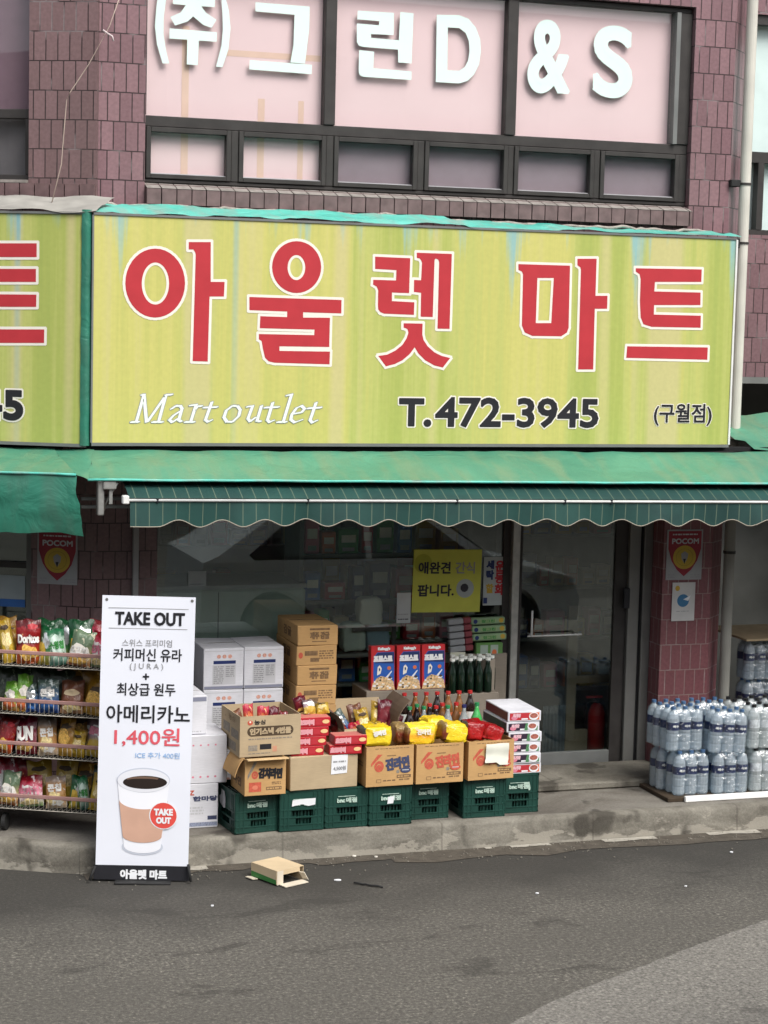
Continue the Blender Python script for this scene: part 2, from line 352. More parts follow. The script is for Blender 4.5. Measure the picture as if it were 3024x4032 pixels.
CEMENT = mat('cement_bead', (0.33, 0.29, 0.26), 0.9, var=0.25, scale=25, bump=0.8)
DARK = mat('dark_void', (0.012, 0.012, 0.013), 0.8)
CRATE = mat('crate_green', (0.011, 0.050, 0.038), 0.42, 0.4, var=0.2, scale=5)
BLIND = mat('pink_blind', (0.86, 0.66, 0.67), 0.8, var=0.03, scale=1.5)
TAN_STRIP = mat('tan_strip', (0.80, 0.58, 0.47), 0.8, var=0.04)  # tan strips laid across the blind
CURTAIN = mat('mauve_curtain', (0.30, 0.245, 0.275), 0.8, var=0.05)
SILLTOP = mat('weathered_sill', (0.26, 0.235, 0.215), 0.85, var=0.25, scale=18)
SILLFR = mat('dark_sill_brick', (0.15, 0.095, 0.095), 0.6, var=0.25, scale=14)
RAILPK = mat('dusty_rose_rail', (0.36, 0.205, 0.185), 0.5, var=0.12, scale=12)
WIRE = mat('rack_wire', (0.46, 0.43, 0.37), 0.4, metal=0.2)
RUBBER = mat('black_rubber', (0.02, 0.02, 0.02), 0.7)
BANNER = mat('banner_vinyl', (0.74, 0.76, 0.83), 0.35, 0.4, var=0.02, scale=3)
FREEZER = mat('enamel_cabinet', (0.62, 0.70, 0.64), 0.4)
YPOSTER = mat('olive_yellow_paper', (0.55, 0.56, 0.09), 0.6, var=0.06)

# ------------------------------------------------------------------ mesh builder
class MB:
    def __init__(s): s.v = []; s.f = []; s.m = []; s.uv = {}; s.M = Matrix.Identity(4); s.mats = []; s.smooth = set()
    def mi(s, m):
        if m not in s.mats: s.mats.append(m)
        return s.mats.index(m)
    def add(s, vs, fs, m, smooth=False, uvs=None):
        b = len(s.v); s.v += [s.M @ Vector(v) for v in vs]; k = s.mi(m)
        for i, f in enumerate(fs):
            if smooth: s.smooth.add(len(s.f))
            if uvs: s.uv[len(s.f)] = [uvs[j] for j in f]
            s.f.append([b+j for j in f]); s.m.append(k)
        return s
    def box(s, x0, y0, z0, x1, y1, z1, m, bev=0.0):
        if bev and min(abs(x1-x0), abs(y1-y0), abs(z1-z0)) > 2.5*bev:
            e = bev; vs = []
            for sx in (0, 1):
                for sy in (0, 1):
                    for sz in (0, 1):
                        X, Y, Z = (x1 if sx else x0), (y1 if sy else y0), (z1 if sz else z0)
                        dx, dy, dz = (-e if sx else e), (-e if sy else e), (-e if sz else e)
                        vs += [(X, Y+dy, Z+dz), (X+dx, Y, Z+dz), (X+dx, Y+dy, Z)]
            c = lambda a, b_, c_: (a*4+b_*2+c_)*3
            fs = []
            for a in (0, 1):
                q = [c(a, 0, 0), c(a, 1, 0), c(a, 1, 1), c(a, 0, 1)]; fs.append(q if a == 0 and False else (q if a else q[::-1]))
                q = [c(0, a, 0)+1, c(0, a, 1)+1, c(1, a, 1)+1, c(1, a, 0)+1]; fs.append(q if a else q[::-1])
                q = [c(0, 0, a)+2, c(1, 0, a)+2, c(1, 1, a)+2, c(0, 1, a)+2]; fs.append(q if a else q[::-1])
            for a in (0, 1):
                for b_ in (0, 1):
                    q = [c(a, b_, 0), c(a, b_, 1), c(a, b_, 1)+1, c(a, b_, 0)+1]; fs.append(q if (a+b_) % 2 == 1 else q[::-1])
                    q = [c(a, 0, b_), c(a, 0, b_)+2, c(a, 1, b_)+2, c(a, 1, b_)]; fs.append(q if (a+b_) % 2 == 1 else q[::-1])
                    q = [c(0, a, b_)+1, c(1, a, b_)+1, c(1, a, b_)+2, c(0, a, b_)+2]; fs.append(q if (a+b_) % 2 == 0 else q[::-1])
                    for d in (0, 1):
                        t = [c(a, b_, d), c(a, b_, d)+1, c(a, b_, d)+2]; fs.append(t if (a+b_+d) % 2 == 1 else t[::-1])
            return s.add(vs, fs, m)
        vs = [(x0, y0, z0), (x1, y0, z0), (x1, y1, z0), (x0, y1, z0), (x0, y0, z1), (x1, y0, z1), (x1, y1, z1), (x0, y1, z1)]
        return s.add(vs, [(0, 3, 2, 1), (4, 5, 6, 7), (0, 1, 5, 4), (1, 2, 6, 5), (2, 3, 7, 6), (3, 0, 4, 7)], m)
    def prism(s, poly, z0, z1, m):        # vertical prism over an xy polygon (ccw)
        n = len(poly); vs = [(x, y, z0) for x, y in poly]+[(x, y, z1) for x, y in poly]
        return s.add(vs, [tuple(range(n))[::-1], tuple(range(n, 2*n))]+[(i, (i+1) % n, n+(i+1) % n, n+i) for i in range(n)], m)
    def cyl(s, x, y, z0, z1, r, m, seg=16, r1=None):
        r1 = r if r1 is None else r1
        return s.lathe(x, y, [(0, z0), (r, z0), (r1, z1), (0, z1)], m, seg, False)
    def lathe(s, x, y, prof, m, seg=14, smooth=True, sy=1.0):
        vs = []; n = len(prof)
        for i in range(seg):
            a = 2*math.pi*i/seg
            for r, z in prof: vs.append((x+r*math.cos(a), y+r*math.sin(a)*sy, z))
        fs = []
        for i in range(seg):
            j = (i+1) % seg
            for k in range(n-1):
                a, b_, c_, d = i*n+k, j*n+k, j*n+k+1, i*n+k+1
                if prof[k][0] < 1e-6: fs.append((a, c_, d))
                elif prof[k+1][0] < 1e-6: fs.append((a, b_, c_))
                else: fs.append((a, b_, c_, d))
        return s.add(vs, fs, m, smooth)
    def tube(s, pts, r, m, seg=8):
        pts = [Vector(p) for p in pts]; vs = []; fs = []
        for i, p in enumerate(pts):
            t = (pts[min(i+1, len(pts)-1)]-pts[max(i-1, 0)]).normalized()
            u = t.cross(Vector((0, 0, 1)) if abs(t.z) < 0.9 else Vector((1, 0, 0))).normalized(); w = t.cross(u)
            for k in range(seg):
                a = 2*math.pi*k/seg; vs.append(p+u*(r*math.cos(a))+w*(r*math.sin(a)))
        for i in range(len(pts)-1):
            for k in range(seg):
                fs.append((i*seg+k, i*seg+(k+1) % seg, (i+1)*seg+(k+1) % seg, (i+1)*seg+k))
        fs.append(tuple(range(seg))[::-1]); fs.append(tuple(range((len(pts)-1)*seg, len(pts)*seg)))
        return s.add(vs, fs, m, True)
    # flat printing in the local x,z plane; w = how far it stands proud towards -y
    def poly(s, pts, w, m, holes=()):
        loops = [[Vector((x, z, 0)) for x, z in l] for l in [pts]+list(holes)]
        tris = tessellate_polygon(loops); flat = [p for l in loops for p in l]
        fs = []
        for t in tris:
            a, b_, c_ = (flat[i] for i in t)
            cr = (b_.x-a.x)*(c_.y-a.y)-(b_.y-a.y)*(c_.x-a.x)
            if abs(cr) < 1e-12: continue
            fs.append(tuple(t) if cr > 0 else tuple(t)[::-1])
        return s.add([(p.x, -w, p.y) for p in flat], fs, m)
    def rect(s, x0, z0, x1, z1, w, m): return s.add([(x0, -w, z0), (x1, -w, z0), (x1, -w, z1), (x0, -w, z1)], [(0, 1, 2, 3)], m)
    def ell(s, cx, cz, rx, rz, w, m, hole=None, seg=28):
        P = [(cx+rx*math.cos(2*math.pi*i/seg), cz+rz*math.sin(2*math.pi*i/seg)) for i in range(seg)]
        if hole:
            Q = [(cx+hole[0]*math.cos(2*math.pi*i/seg), cz+hole[1]*math.sin(2*math.pi*i/seg)) for i in range(seg)]
            vs = [(x, -w, z) for x, z in P+Q]
            return s.add(vs, [(i, (i+1) % seg, seg+(i+1) % seg, seg+i) for i in range(seg)], m)
        return s.add([(x, -w, z) for x, z in P], [tuple(range(seg))], m)
    def edge_strokes(s, segs, o, w, m):
        # outline: a thin quad along every boundary segment, each a hair above the last
        for k, (a, b_) in enumerate(segs):
            dx, dz = b_[0]-a[0], b_[1]-a[1]; l = math.hypot(dx, dz)
            if l < 1e-7: continue
            dx /= l; dz /= l; e = o*0.72; y = -(w+k % 60*0.000012)
            p0 = (a[0]-dx*e, a[1]-dz*e); p1 = (b_[0]+dx*e, b_[1]+dz*e); nx, nz = -dz*o, dx*o
            s.add([(p0[0]-nx, y, p0[1]-nz), (p1[0]-nx, y, p1[1]-nz), (p1[0]+nx, y, p1[1]+nz), (p0[0]+nx, y, p0[1]+nz)], [(0, 1, 2, 3)], m)
    def shape(s, pts, w, m, holes=(), outline=None, om=None):
        if outline:
            for l in [pts]+list(holes): s.edge_strokes([(l[i], l[(i+1) % len(l)]) for i in range(len(l))], outline, w, om)
            s.poly(pts, w+0.0012, m, holes)
        else: s.poly(pts, w, m, holes)
    def text(s, string, x0, z0, x1, z1, w, m, bold=0.0, outline=None, om=None, shear=0.0, rot=0.0, warp=None, keep=False):
        V, F, S = glyphs(string)
        xs = [p[0] for p in V]; zs = [p[1] for p in V]
        ax, bx, az, bz = min(xs), max(xs), min(zs), max(zs)
        sx = (x1-x0)/(bx-ax); sz = (z1-z0)/(bz-az)
        if keep: sx = sz = min(sx, sz)
        T = []
        for p in V:
            x = (p[0]-ax)*sx+x0; z = (p[1]-az)*sz+z0; x += shear*(z-z0)
            if rot:
                cx, cz = (x0+x1)/2, (z0+z1)/2; c, q = math.cos(rot), math.sin(rot); x, z = cx+(x-cx)*c-(z-cz)*q, cz+(x-cx)*q+(z-cz)*c
            T.append((x, z))
        if outline: s.edge_strokes([(T[a], T[b_]) for a, b_ in S], outline+bold, w-0.001, om)
        n0 = len(s.v)
        s.add([(x, -(w+0.0008), z) for x, z in T], F, m)
        if bold: s.edge_strokes([(T[a], T[b_]) for a, b_ in S], bold, w+0.0009, m)
        if warp:
            for i in range(n0, len(s.v)): s.v[i] = warp(s.v[i])
    def build(s, name, parent=None, loc=None, recalc=False):
        me = bpy.data.meshes.new(name); me.from_pydata([tuple(v) for v in s.v], [], s.f)
        for m in s.mats: me.materials.append(m)
        me.polygons.foreach_set('material_index', s.m)
        uvl = me.uv_layers.new(name='UVMap')
        for i, p in enumerate(me.polygons):
            if i in s.uv:
                for li, uv in zip(p.loop_indices, s.uv[i]): uvl.data[li].uv = uv
                continue
            n = p.normal
            for li in p.loop_indices:
                c = me.vertices[me.loops[li].vertex_index].co
                if abs(n.z) < 0.7:
                    h = math.hypot(n.x, n.y) or 1
                    uvl.data[li].uv = ((-n.y*c.x+n.x*c.y)/h, c.z)
                else: uvl.data[li].uv = (c.x, c.y)
        for i in s.smooth: me.polygons[i].use_smooth = True
        me.validate(); me.update()
        o = bpy.data.objects.new(name, me); COL.objects.link(o)
        if parent: o.parent = parent
        if loc: o.location = loc
        return o

_gl = {}
def glyphs(string):
    if string in _gl: return _gl[string]
    c = bpy.data.curves.new('lettering_curve', 'FONT'); c.body = string; c.size = 1; c.resolution_u = 8 if len(string) < 2 else 3
    o = bpy.data.objects.new('lettering_curve', c); COL.objects.link(o)
    dg = bpy.context.evaluated_depsgraph_get(); dg.update()
    me = bpy.data.meshes.new_from_object(o.evaluated_get(dg))
    V = [(v.co.x, v.co.y) for v in me.vertices]
    # weld doubles so that the outline is made of true boundary edges
    key = {}; remap = []; W = []
    for p in V:
        k = (round(p[0], 5), round(p[1], 5))
        if k not in key: key[k] = len(W); W.append(p)
        remap.append(key[k])
    F = []; cnt = {}
    for p in me.polygons:
        f = [remap[i] for i in p.vertices]
        if len(set(f)) < 3: continue
        a = sum(W[f[i]][0]*W[f[(i+1) % len(f)]][1]-W[f[(i+1) % len(f)]][0]*W[f[i]][1] for i in range(len(f)))
        F.append(f if a > 0 else f[::-1])
        for i in range(len(f)):
            e = tuple(sorted((f[i], f[(i+1) % len(f)]))); cnt[e] = cnt.get(e, 0)+1
    S = [e for e, k in cnt.items() if k == 1]
    bpy.data.objects.remove(o); bpy.data.curves.remove(c); bpy.data.meshes.remove(me)
    _gl[string] = (W, F, S); return _gl[string]

def tag(o, label=None, cat=None, group=None, kind=None):
    if label: o['label'] = label
    if cat: o['category'] = cat
    if group: o['group'] = group
    if kind: o['kind'] = kind
    return o
def thing(name, label, cat, loc=(0, 0, 0), rz=0.0, group=None):
    o = bpy.data.objects.new(name, None); COL.objects.link(o); o.empty_display_size = 0.1
    o.location = loc; o.rotation_euler = (0, 0, rz); return tag(o, label, cat, group)
def dup(root, loc=None, rz=None, label=None, group=None):
    def cp(o, par):
        c = o.copy(); COL.objects.link(c)
        if par: c.parent = par
        for ch in list(o.children): cp(ch, c)
        return c
    r = cp(root, None)
    if loc is not None: r.location = loc
    if rz is not None: r.rotation_euler = (0, 0, rz)
    if label: r['label'] = label
    if group: r['group'] = group
    return r

# left wing of the building: its wall leaves the corner at 27 degrees
LA = R(27); CX = 2.18
LP = Vector((CX, 0, 0)); LX = Vector((math.cos(LA), -math.sin(LA), 0)); LY = Vector((math.sin(LA), math.cos(LA), 0))
def atL(px, py, yl):
    d = ray(px, py); t = ((LP+LY*yl)-CAM).dot(LY)/d.dot(LY); p = CAM+d*t
    return Vector(((p-LP).dot(LX), yl, p.z))
def Lw(x, y, z): return LP+LX*x+LY*y+Vector((0, 0, z))
ML = Matrix(((LX.x, LY.x, 0, LP.x), (LX.y, LY.y, 0, LP.y), (0, 0, 1, 0), (0, 0, 0, 1)))

# ------------------------------------------------------------------ ground
b = MB(); b.add([(-40, -40, 0), (60, -40, 0), (60, 40, 0), (-40, 40, 0)], [(0, 1, 2, 3)], ASPH)
tag(b.build('road'), kind='structure')
b = MB()
pl = [atz(x, y, 0) for x, y in ((3300, 3510), (3024, 3622), (2800, 3702), (2552, 3797), (2380, 3862), (2187, 3940), (2023, 4025), (1700, 4190))]
_pj = []
for i in range(len(pl)-1):
    for k in range(24):
        q = pl[i].lerp(pl[i+1], k/24); q = q+Vector((0.010*noise.noise(Vector((q.x*9, q.y*9, 1)))+0.007*noise.noise(Vector((q.x*40, q.y*40, 2))), 0.012*noise.noise(Vector((q.x*11, q.y*11, 5)))+0.008*noise.noise(Vector((q.x*45, q.y*45, 3))), 0)); _pj.append(q)
pl = _pj+[pl[-1]]
b.add([(p.x, p.y, 0.004) for p in pl]+[(3.0, -9, 0.004), (14, -9, 0.004), (14, -2.0, 0.004)], [tuple(range(len(pl)+3))[::-1]], ASPH2)
for f in b.f: f.reverse()
tag(b.build('road_patch'), kind='structure')

KY = -1.03; KX = CX - 1.03*math.tan(LA/2); LZ = 0.18
kl = Lw(-9, KY, 0)
b = MB()
# kerb and pavement slab with a slightly chipped upper edge
def kerb_run(P0, P1, n, seed):
    d = (P1-P0); nn = Vector((d.y, -d.x, 0)).normalized()
    rows = []
    for i in range(n+1):
        p = P0+d*(i/n); k = noise.noise(Vector((i*0.35+seed, 0, 0)))
        k2 = max(0, noise.noise(Vector((i*0.9+seed, 5, 0)))-0.25)
        o = nn*(0.012*k)
        rows.append([p+o+nn*0.012+Vector((0, 0, 0)), p+o+Vector((0, 0, 0.08)), p+o+Vector((0, 0, LZ-0.028-0.04*k2)), p+o-nn*(0.012+0.03*k2)+Vector((0, 0, LZ-0.006)), p-nn*0.07+Vector((0, 0, LZ))])
    vs = [q for r_ in rows for q in r_]; m = 5
    fs = [(i*m+k, (i+1)*m+k, (i+1)*m+k+1, i*m+k+1) for i in range(n) for k in range(m-1)]
    b.add(vs, fs, CONC, True)
kerb_run(Vector((KX, KY, 0)), Vector((14, KY, 0)), 180, 1.0)
kerb_run(kl, Vector((KX, KY, 0)), 110, 30.0)
tag(b.build('kerb'), kind='structure')
b = MB()
ky2 = KY+0.07; kx2 = CX + (ky2)*math.tan(LA/2)
q = Lw(-9, ky2, 0)
b.add([(kx2, ky2, LZ), (14, ky2, LZ), (14, 6, LZ), (q.x+3, 8, LZ), (q.x, q.y, LZ)], [(0, 1, 2, 3, 4)], CONC_D)
tag(b.build('pavement'), kind='structure')
# cement smears along the foot of the kerb
b = MB()
def smear(x0, x1, y0, y1, seed, m, z, left=False):
    n = 40; up = []; lo = []
    for i in range(n+1):
        x = x0+(x1-x0)*i/n
        a = noise.noise(Vector((x*4, seed, 0)))+0.6*noise.noise(Vector((x*13, seed, 3)))
        c = noise.noise(Vector((x*5, seed+7, 0)))+0.7*noise.noise(Vector((x*15, seed, 9)))
        up.append((x, y1-0.0*a)); lo.append((x, y0+(y1-y0)*0.45*(c+0.3)))
    vs = []
    for (x, y), (x2, y2) in zip(up, lo):
        for (X, Y) in ((x, y), (x2, min(y2, y-0.004))):
            p = Lw(X, Y, z) if left else Vector((X, Y, z)); vs.append(p)
    b.add(vs, [(2*i+1, 2*i+3, 2*i+2, 2*i) for i in range(n) if m is GUT or noise.noise(Vector(((x0+(x1-x0)*i/n)*2.6, seed, 7))) > -0.05], m)
GUT = mat('brown_gutter_cement', (0.085, 0.073, 0.058), 0.9, var=0.25, scale=14, bump=0.6)
SM = mat('pale_cement_smear', (0.36, 0.335, 0.285), 0.9, var=0.2, scale=20, bump=0.6)
smear(3.9, 14, KY-0.26, KY-0.015, 1, GUT, 0.004)
smear(1.95, 3.9, KY-0.16, KY-0.015, 4, GUT, 0.004)
tag(b.build('gutter'), kind='structure')
b = MB()
smear(4.35, 4.62, KY-0.07, KY-0.02, 2, SM, 0.008); smear(4.75, 5.1, KY-0.08, KY-0.02, 3, SM, 0.008)
smear(5.3, 7.5, KY-0.10, KY-0.02, 5, SM, 0.008); smear(2.55, 2.9, KY-0.11, KY-0.02, 6, SM, 0.008)
smear(-3, -0.05, KY-0.06, KY-0.02, 8, SM, 0.008, True); smear(7.5, 12, KY-0.12, KY-0.02, 9, SM, 0.008)
tag(b.build('cement_residue'), kind='structure')

b = MB(); rg = random.Random(11); GRT = mat('grit', (0.20, 0.185, 0.155), 0.9, var=0.5, scale=30)
for i in range(420):
    x = rg.uniform(1.9, 7.6); y = KY-0.03-abs(rg.gauss(0, 0.14)); r_ = rg.uniform(0.002, 0.0065); a0 = rg.uniform(0, 6)
    b.prism([(x+r_*math.cos(a0+q_*1.257)*rg.uniform(.7, 1.2), y+r_*math.sin(a0+q_*1.257)*rg.uniform(.7, 1.2)) for q_ in range(5)], 0.005, 0.005+r_*0.9, GRT)
tag(b.build('grit'), 'loose grit gathered along the gutter', 'grit', kind='stuff')

# ------------------------------------------------------------------ the shop building
bld = thing('building', 'plum tiled corner shop building with an upstairs office window', 'building', (0, 0, 0))
GY = 0.20                        # the shop front stands this far behind the pier faces
b = MB()
b.box(CX, 0, 2.35, 6.72, 0.25, 4.13, TILE)            # behind the signs
b.box(CX+0.0, 0, 4.13, 2.485, 0.25, 8.0, TILE)
b.box(6.40, 0, 4.13, 6.72, 0.25, 8.0, TILE)
b.box(2.485, 0, 5.66, 6.40, 0.25, 8.0, TILE)
b.box(2.485, 0.02, 4.13, 6.40, 0.25, 4.262, SILLFR)
# chamfer at the right corner
b.prism([(6.72, 0.002), (6.90, 0.19), (6.90, 0.62), (6.72, 0.62)], 2.35, 8.0, TILE)
b.box(6.90, 0.60, 3.05, 14, 0.85, 4.12, TILE); b.box(6.90, 0.60, 5.75, 14, 0.85, 8.0, TILE); b.box(9.2, 0.6, 4.12, 14, 0.85, 5.75, TILE)
wall = b.build('wall', bld)
b = MB()
b.box(2.18, 0.0, LZ, 2.60, 0.5, 2.35, TILE_OLD)        # left pier
b.build('pier', bld)
b = MB()
b.box(6.31, 0.0, LZ, 6.70, 0.6, 2.35, TILE_RED)
b.prism([(6.70, 0.002), (6.86, 0.16), (6.86, 0.6), (6.70, 0.6)], LZ, 2.35, TILE_RED)
b.build('pier', bld)
# left wing
b = MB(); b.M = ML
b.box(-0.455, -0.03, 4.13, -0.001, 0.25, 8, TILE_OLD); b.box(-9, 0, 4.13, -3.0, 0.25, 8, TILE_OLD)
b.box(-9, 0, 2.35, -0.001, 0.25, 4.13, TILE_OLD); b.box(-3.0, 0, 5.8, -0.455, 0.25, 8, TILE_OLD)
PE = atL(122, 2300, 0).x
b.box(PE, 0, LZ, -0.001, 0.25, 2.35, TILE_OLD); b.box(-9, 0, LZ, -3.0, 0.25, 2.35, TILE_OLD); b.box(-3.0, 0, LZ, PE, 0.25, 0.75, TILE_OLD)
b.box(-3.0, -0.02, 4.13, -0.455, 0.25, 4.26, SILLFR)
b.build('side_wall', bld)
# sloping brick sill
b = MB()
x = 2.49
while x < 6.39:
    w = 0.093+rnd.uniform(-0.004, 0.004); w = min(w, 6.40-x)
    d = rnd.uniform(-0.004, 0.004)
    b.add([(x, -0.06+d, 4.13), (x+w, -0.06+d, 4.13), (x+w, 0.075, 4.13), (x, 0.075, 4.13), (x, -0.06+d, 4.232), (x+w, -0.06+d, 4.232), (x+w, 0.075, 4.272), (x, 0.075, 4.272)],
          [(0, 3, 2, 1), (0, 1, 5, 4), (1, 2, 6, 5), (2, 3, 7, 6), (3, 0, 4, 7)], SILLFR)
    b.add([(x, -0.063+d, 4.2325), (x+w, -0.063+d, 4.2325), (x+w, 0.074, 4.2735), (x, 0.074, 4.2735)], [(0, 1, 2, 3)], SILLTOP)
    x += w+0.007
b.build('window_sill', bld)
b = MB(); b.M = ML
x = -3.0
while x < -0.02:
    w = 0.092; b.box(x, -0.062, 4.135, min(x+w, -0.005), -0.031, 4.24, SILLFR); x += w+0.008
b.box(-3.0, -0.061, 4.243, -0.457, 0.05, 4.262, SILLTOP)
b.build('window_sill', bld)

# upstairs window
F0, F1 = 0.055, 0.13
win = MB()
X0, X1, Z0, Z1, ZT = 2.487, 6.398, 4.275, 5.655, 4.66
def bar(mb, x0, z0, x1, z1, y0=F0, y1=F1, m=FRAME): mb.box(x0, y0, z0, x1, y1, z1, m, 0.004)
bar(win, X0, Z0, X1, 4.30); bar(win, X0, 4.635, X1, 4.705); bar(win, X0, 5.62, X1, Z1)
for (a, c) in ((X0, 2.50), (3.700, 3.778), (5.000, 5.078), (6.302, X1)):
    bar(win, a, 4.706, c, 5.619, F0-0.012, F1)
for (a, c) in ((X0, 2.50), (3.07, 3.12), (3.722, 3.775), (4.37, 4.42), (5.03, 5.075), (5.68, 5.725), (6.335, X1)):
    bar(win, a, 4.301, c, 4.634, F0-0.004, F1)
wo_ = win.build('window', bld)
b = MB(); b.box(6.268, F0-0.03, 4.706, 6.300, F1, 5.619, ALU_D); b.build('edge_strip', wo_)
panes = [(2.501, 3.069), (3.121, 3.721), (3.776, 4.369), (4.421, 5.029), (5.076, 5.679), (5.726, 6.334)]
for i, (a, c) in enumerate(panes):
    s_ = MB()
    e = 0.032
    s_.box(a, F0-0.014, 4.302, a+e, F1-0.02, 4.633, FRAME, 0.003); s_.box(c-e, F0-0.014, 4.302, c, F1-0.02, 4.633, FRAME, 0.003)
    s_.box(a+e, F0-0.014, 4.302, c-e, F1-0.02, 4.302+e*0.9, FRAME, 0.003); s_.box(a+e, F0-0.014, 4.633-e, c-e, F1-0.02, 4.633, FRAME, 0.003)
    so = s_.build('casement', bld)
    g = MB(); g.box(a+e, F0+0.012, 4.302+e*0.9, c-e, F0+0.017, 4.633-e, GLASS_UP); g.build('pane', so)
    g = MB(); g.rect(a+e, 4.331, c-e, 4.337, -(F0+0.010), LGREY); g.build('bead', so)
for (a, c) in ((2.5, 3.700), (3.778, 5.000), (5.078, 6.268)):
    g = MB(); g.box(a, 0.085, 4.706, c, 0.090, 5.619, GLASS_UP); g.build('pane', wo_)
g = MB()
g.rect(2.4, 4.66, 6.42, 5.75, -0.121, BLIND); g.rect(2.4, 4.25, 3.75, 4.66, -0.121, BLIND)
def st(px0, px1, z0, z1): 
    a = at(px0, 400, 0.137).x; c = at(px1, 400, 0.137).x; g.rect(a, z0, c, z1, -0.1195, TAN_STRIP)
st(712, 740, 4.25, 5.3); st(1013, 1040, 4.25, 4.86); st(1172, 1194, 4.25, 4.86)
za = at(1000, 220, 0.188).z; g.rect(3.0, za-0.02, 3.69, za+0.02, -0.1200, TAN_STRIP)
g.build('blind', wo_)
g = MB(); g.rect(3.75, 4.25, 6.42, 4.66, -0.131, CURTAIN); g.build('curtain', wo_)
g = MB(); g.box(2.3, 0.26, 2.6, 6.9, 0.30, 5.9, DARK); g.build('inner_wall', bld)

# lettering stuck on the upstairs glass
LY_ = 0.0835
def pts(P, cx0, cy0, k, Y): return [(lambda p: (p.x, p.z))(at(cx0+x/k, cy0+y/k, Y)) for x, y in P]
def W1(P): return pts(P, 560, 0, 2.242, LY_)
def W2(P): return pts(P, 1360, 0, 2.765, LY_)
g = MB()
for P in ([(150, -120), (125, 60), (112, 230), (130, 390), (180, 560), (238, 560), (205, 420), (188, 300), (190, 150), (210, 0), (235, -110)],
          [(680, -110), (700, 0), (708, 110), (712, 260), (700, 400), (652, 588), (708, 592), (760, 440), (780, 250), (765, 90), (740, 0), (715, -120)],
          [(272, -40), (642, -25), (640, 62), (522, 55), (560, 110), (655, 175), (612, 245), (540, 220), (450, 145), (400, 190), (290, 225), (248, 150), (340, 110), (385, 45), (272, 35)],
          [(242, 250), (660, 285), (657, 368), (500, 358), (490, 575), (393, 568), (398, 350), (240, 340)],
          [(1000, 20), (1478, 58), (1475, 250), (1437, 562), (1308, 551), (1335, 400), (1345, 130), (1000, 100)],
          [(950, 530), (1498, 572), (1495, 655), (945, 612)]):
    g.poly(W1(P), -LY_, MINT)
for P in ([(135, 115), (528, 140), (525, 382), (278, 370), (280, 412), (582, 438), (598, 130), (742, 145), (720, 690), (575, 680), (573, 540), (190, 510), (145, 495), (125, 455), (125, 255), (365, 275), (370, 230), (130, 210)],
          [(150, 545), (312, 562), (303, 742), (720, 778), (718, 870), (190, 835), (155, 815), (145, 780)]):
    g.poly(W2(P), -LY_, MINT)
g.poly(W2([(995, 160), (1240, 165), (1340, 205), (1420, 300), (1468, 430), (1475, 560), (1455, 700), (1400, 810), (1330, 880), (1240, 908), (985, 893)]), -LY_, MINT,
       [W2([(1115, 298), (1240, 305), (1310, 360), (1345, 450), (1352, 560), (1335, 660), (1300, 730), (1240, 770), (1110, 765)])])
p0 = at(1512+628/1.0972, 388/1.0972, LY_); p1 = at(1512+800/1.0972, 104/1.0972, LY_); g.text('&', p0.x, p0.z, p1.x, p1.z, -LY_-0.0005, MINT, bold=0.018)
p0 = at(1512+912/1.0972, 405/1.0972, LY_); p1 = at(1512+1068/1.0972, 130/1.0972, LY_); g.text('S', p0.x, p0.z, p1.x, p1.z, -LY_-0.0005, MINT, bold=0.022)
g.build('lettering', wo_)

# left wing window
b = MB(); b.M = ML
def lb(x0, z0, x1, z1): b.box(x0, 0.03, z0, x1, 0.10, z1, FRAME, 0.004)
lb(-3.0, 4.262, -0.457, 4.30); lb(-3.0, 4.66, -0.457, 4.72); lb(-0.50, 4.301, -0.457, 4.659); lb(-1.6, 4.301, -1.55, 4.659); lb(-3.0, 5.75, -0.457, 5.8); lb(-0.475, 4.721, -0.457, 5.749)
lw = b.build('window', bld)
b = MB(); b.M = ML; b.box(-3.0, 0.06, 4.30, -0.47, 0.065, 5.76, GLASS_UP); b.build('pane', lw)
b = MB(); b.M = ML; b.rect(-3.0, 4.72, -0.46, 5.76, -0.14, mat('plum_curtain', (0.25, 0.165, 0.20), 0.8, var=0.06)); b.rect(-3.0, 4.26, -0.46, 4.72, -0.14, mat('grey_curtain', (0.17, 0.16, 0.165), 0.8, var=0.06)); b.build('curtain', lw)
# far right window
b = MB()
for z in ((4.12, 4.16), (4.66, 4.74), (5.68, 5.75)): b.box(6.90, 0.62, z[0], 9.2, 0.70, z[1], FRAME)
for x in (6.90, 7.28, 7.9, 8.6): b.box(x, 0.615, 4.161, x+0.05, 0.69, 4.659, FRAME)
rw = b.build('window', bld)
b = MB(); b.rect(6.90, 4.12, 9.2, 5.75, -0.72, mat('pale_mint_blind', (0.60, 0.72, 0.70), 0.6, var=0.04)); b.build('blind', rw)

# ---- shop front
def gx(px, py=2400, Y=GY): return at(px, py, Y).x
MX0, MX1 = gx(2010, 2300), gx(2038, 2300)
DX1 = gx(2440, 2400)
b = MB()
b.box(2.60, GY, 2.10, 6.31, GY+0.06, 2.35, ALU_D)                   # head
b.box(2.60, GY, LZ, MX0-0.03, GY+0.06, 0.48, ALU_D)                 # base below the window
b.build('shop_front', bld)
b = MB(); b.box(2.60, GY, 0.481, 2.64, GY+0.06, 2.099, ALU_D); b.box(2.64, GY+0.01, 0.481, MX0-0.055, GY+0.05, 0.52, ALU_D); b.box(2.64, GY+0.01, 2.06, MX0-0.055, GY+0.05, 2.099, ALU_D); b.box(MX0-0.055, GY+0.01, 0.481, MX0-0.001, GY+0.06, 2.099, FRAME)
sw = b.build('shop_window', bld)
b = MB(); b.box(2.64, GY+0.03, 0.481, MX0-0.055, GY+0.036, 2.099, GLASS); b.build('pane', sw)
b = MB(); b.box(MX0, GY-0.035, LZ, MX1, GY+0.05, 2.12, ALU, 0.004); b.build('mullion', bld)
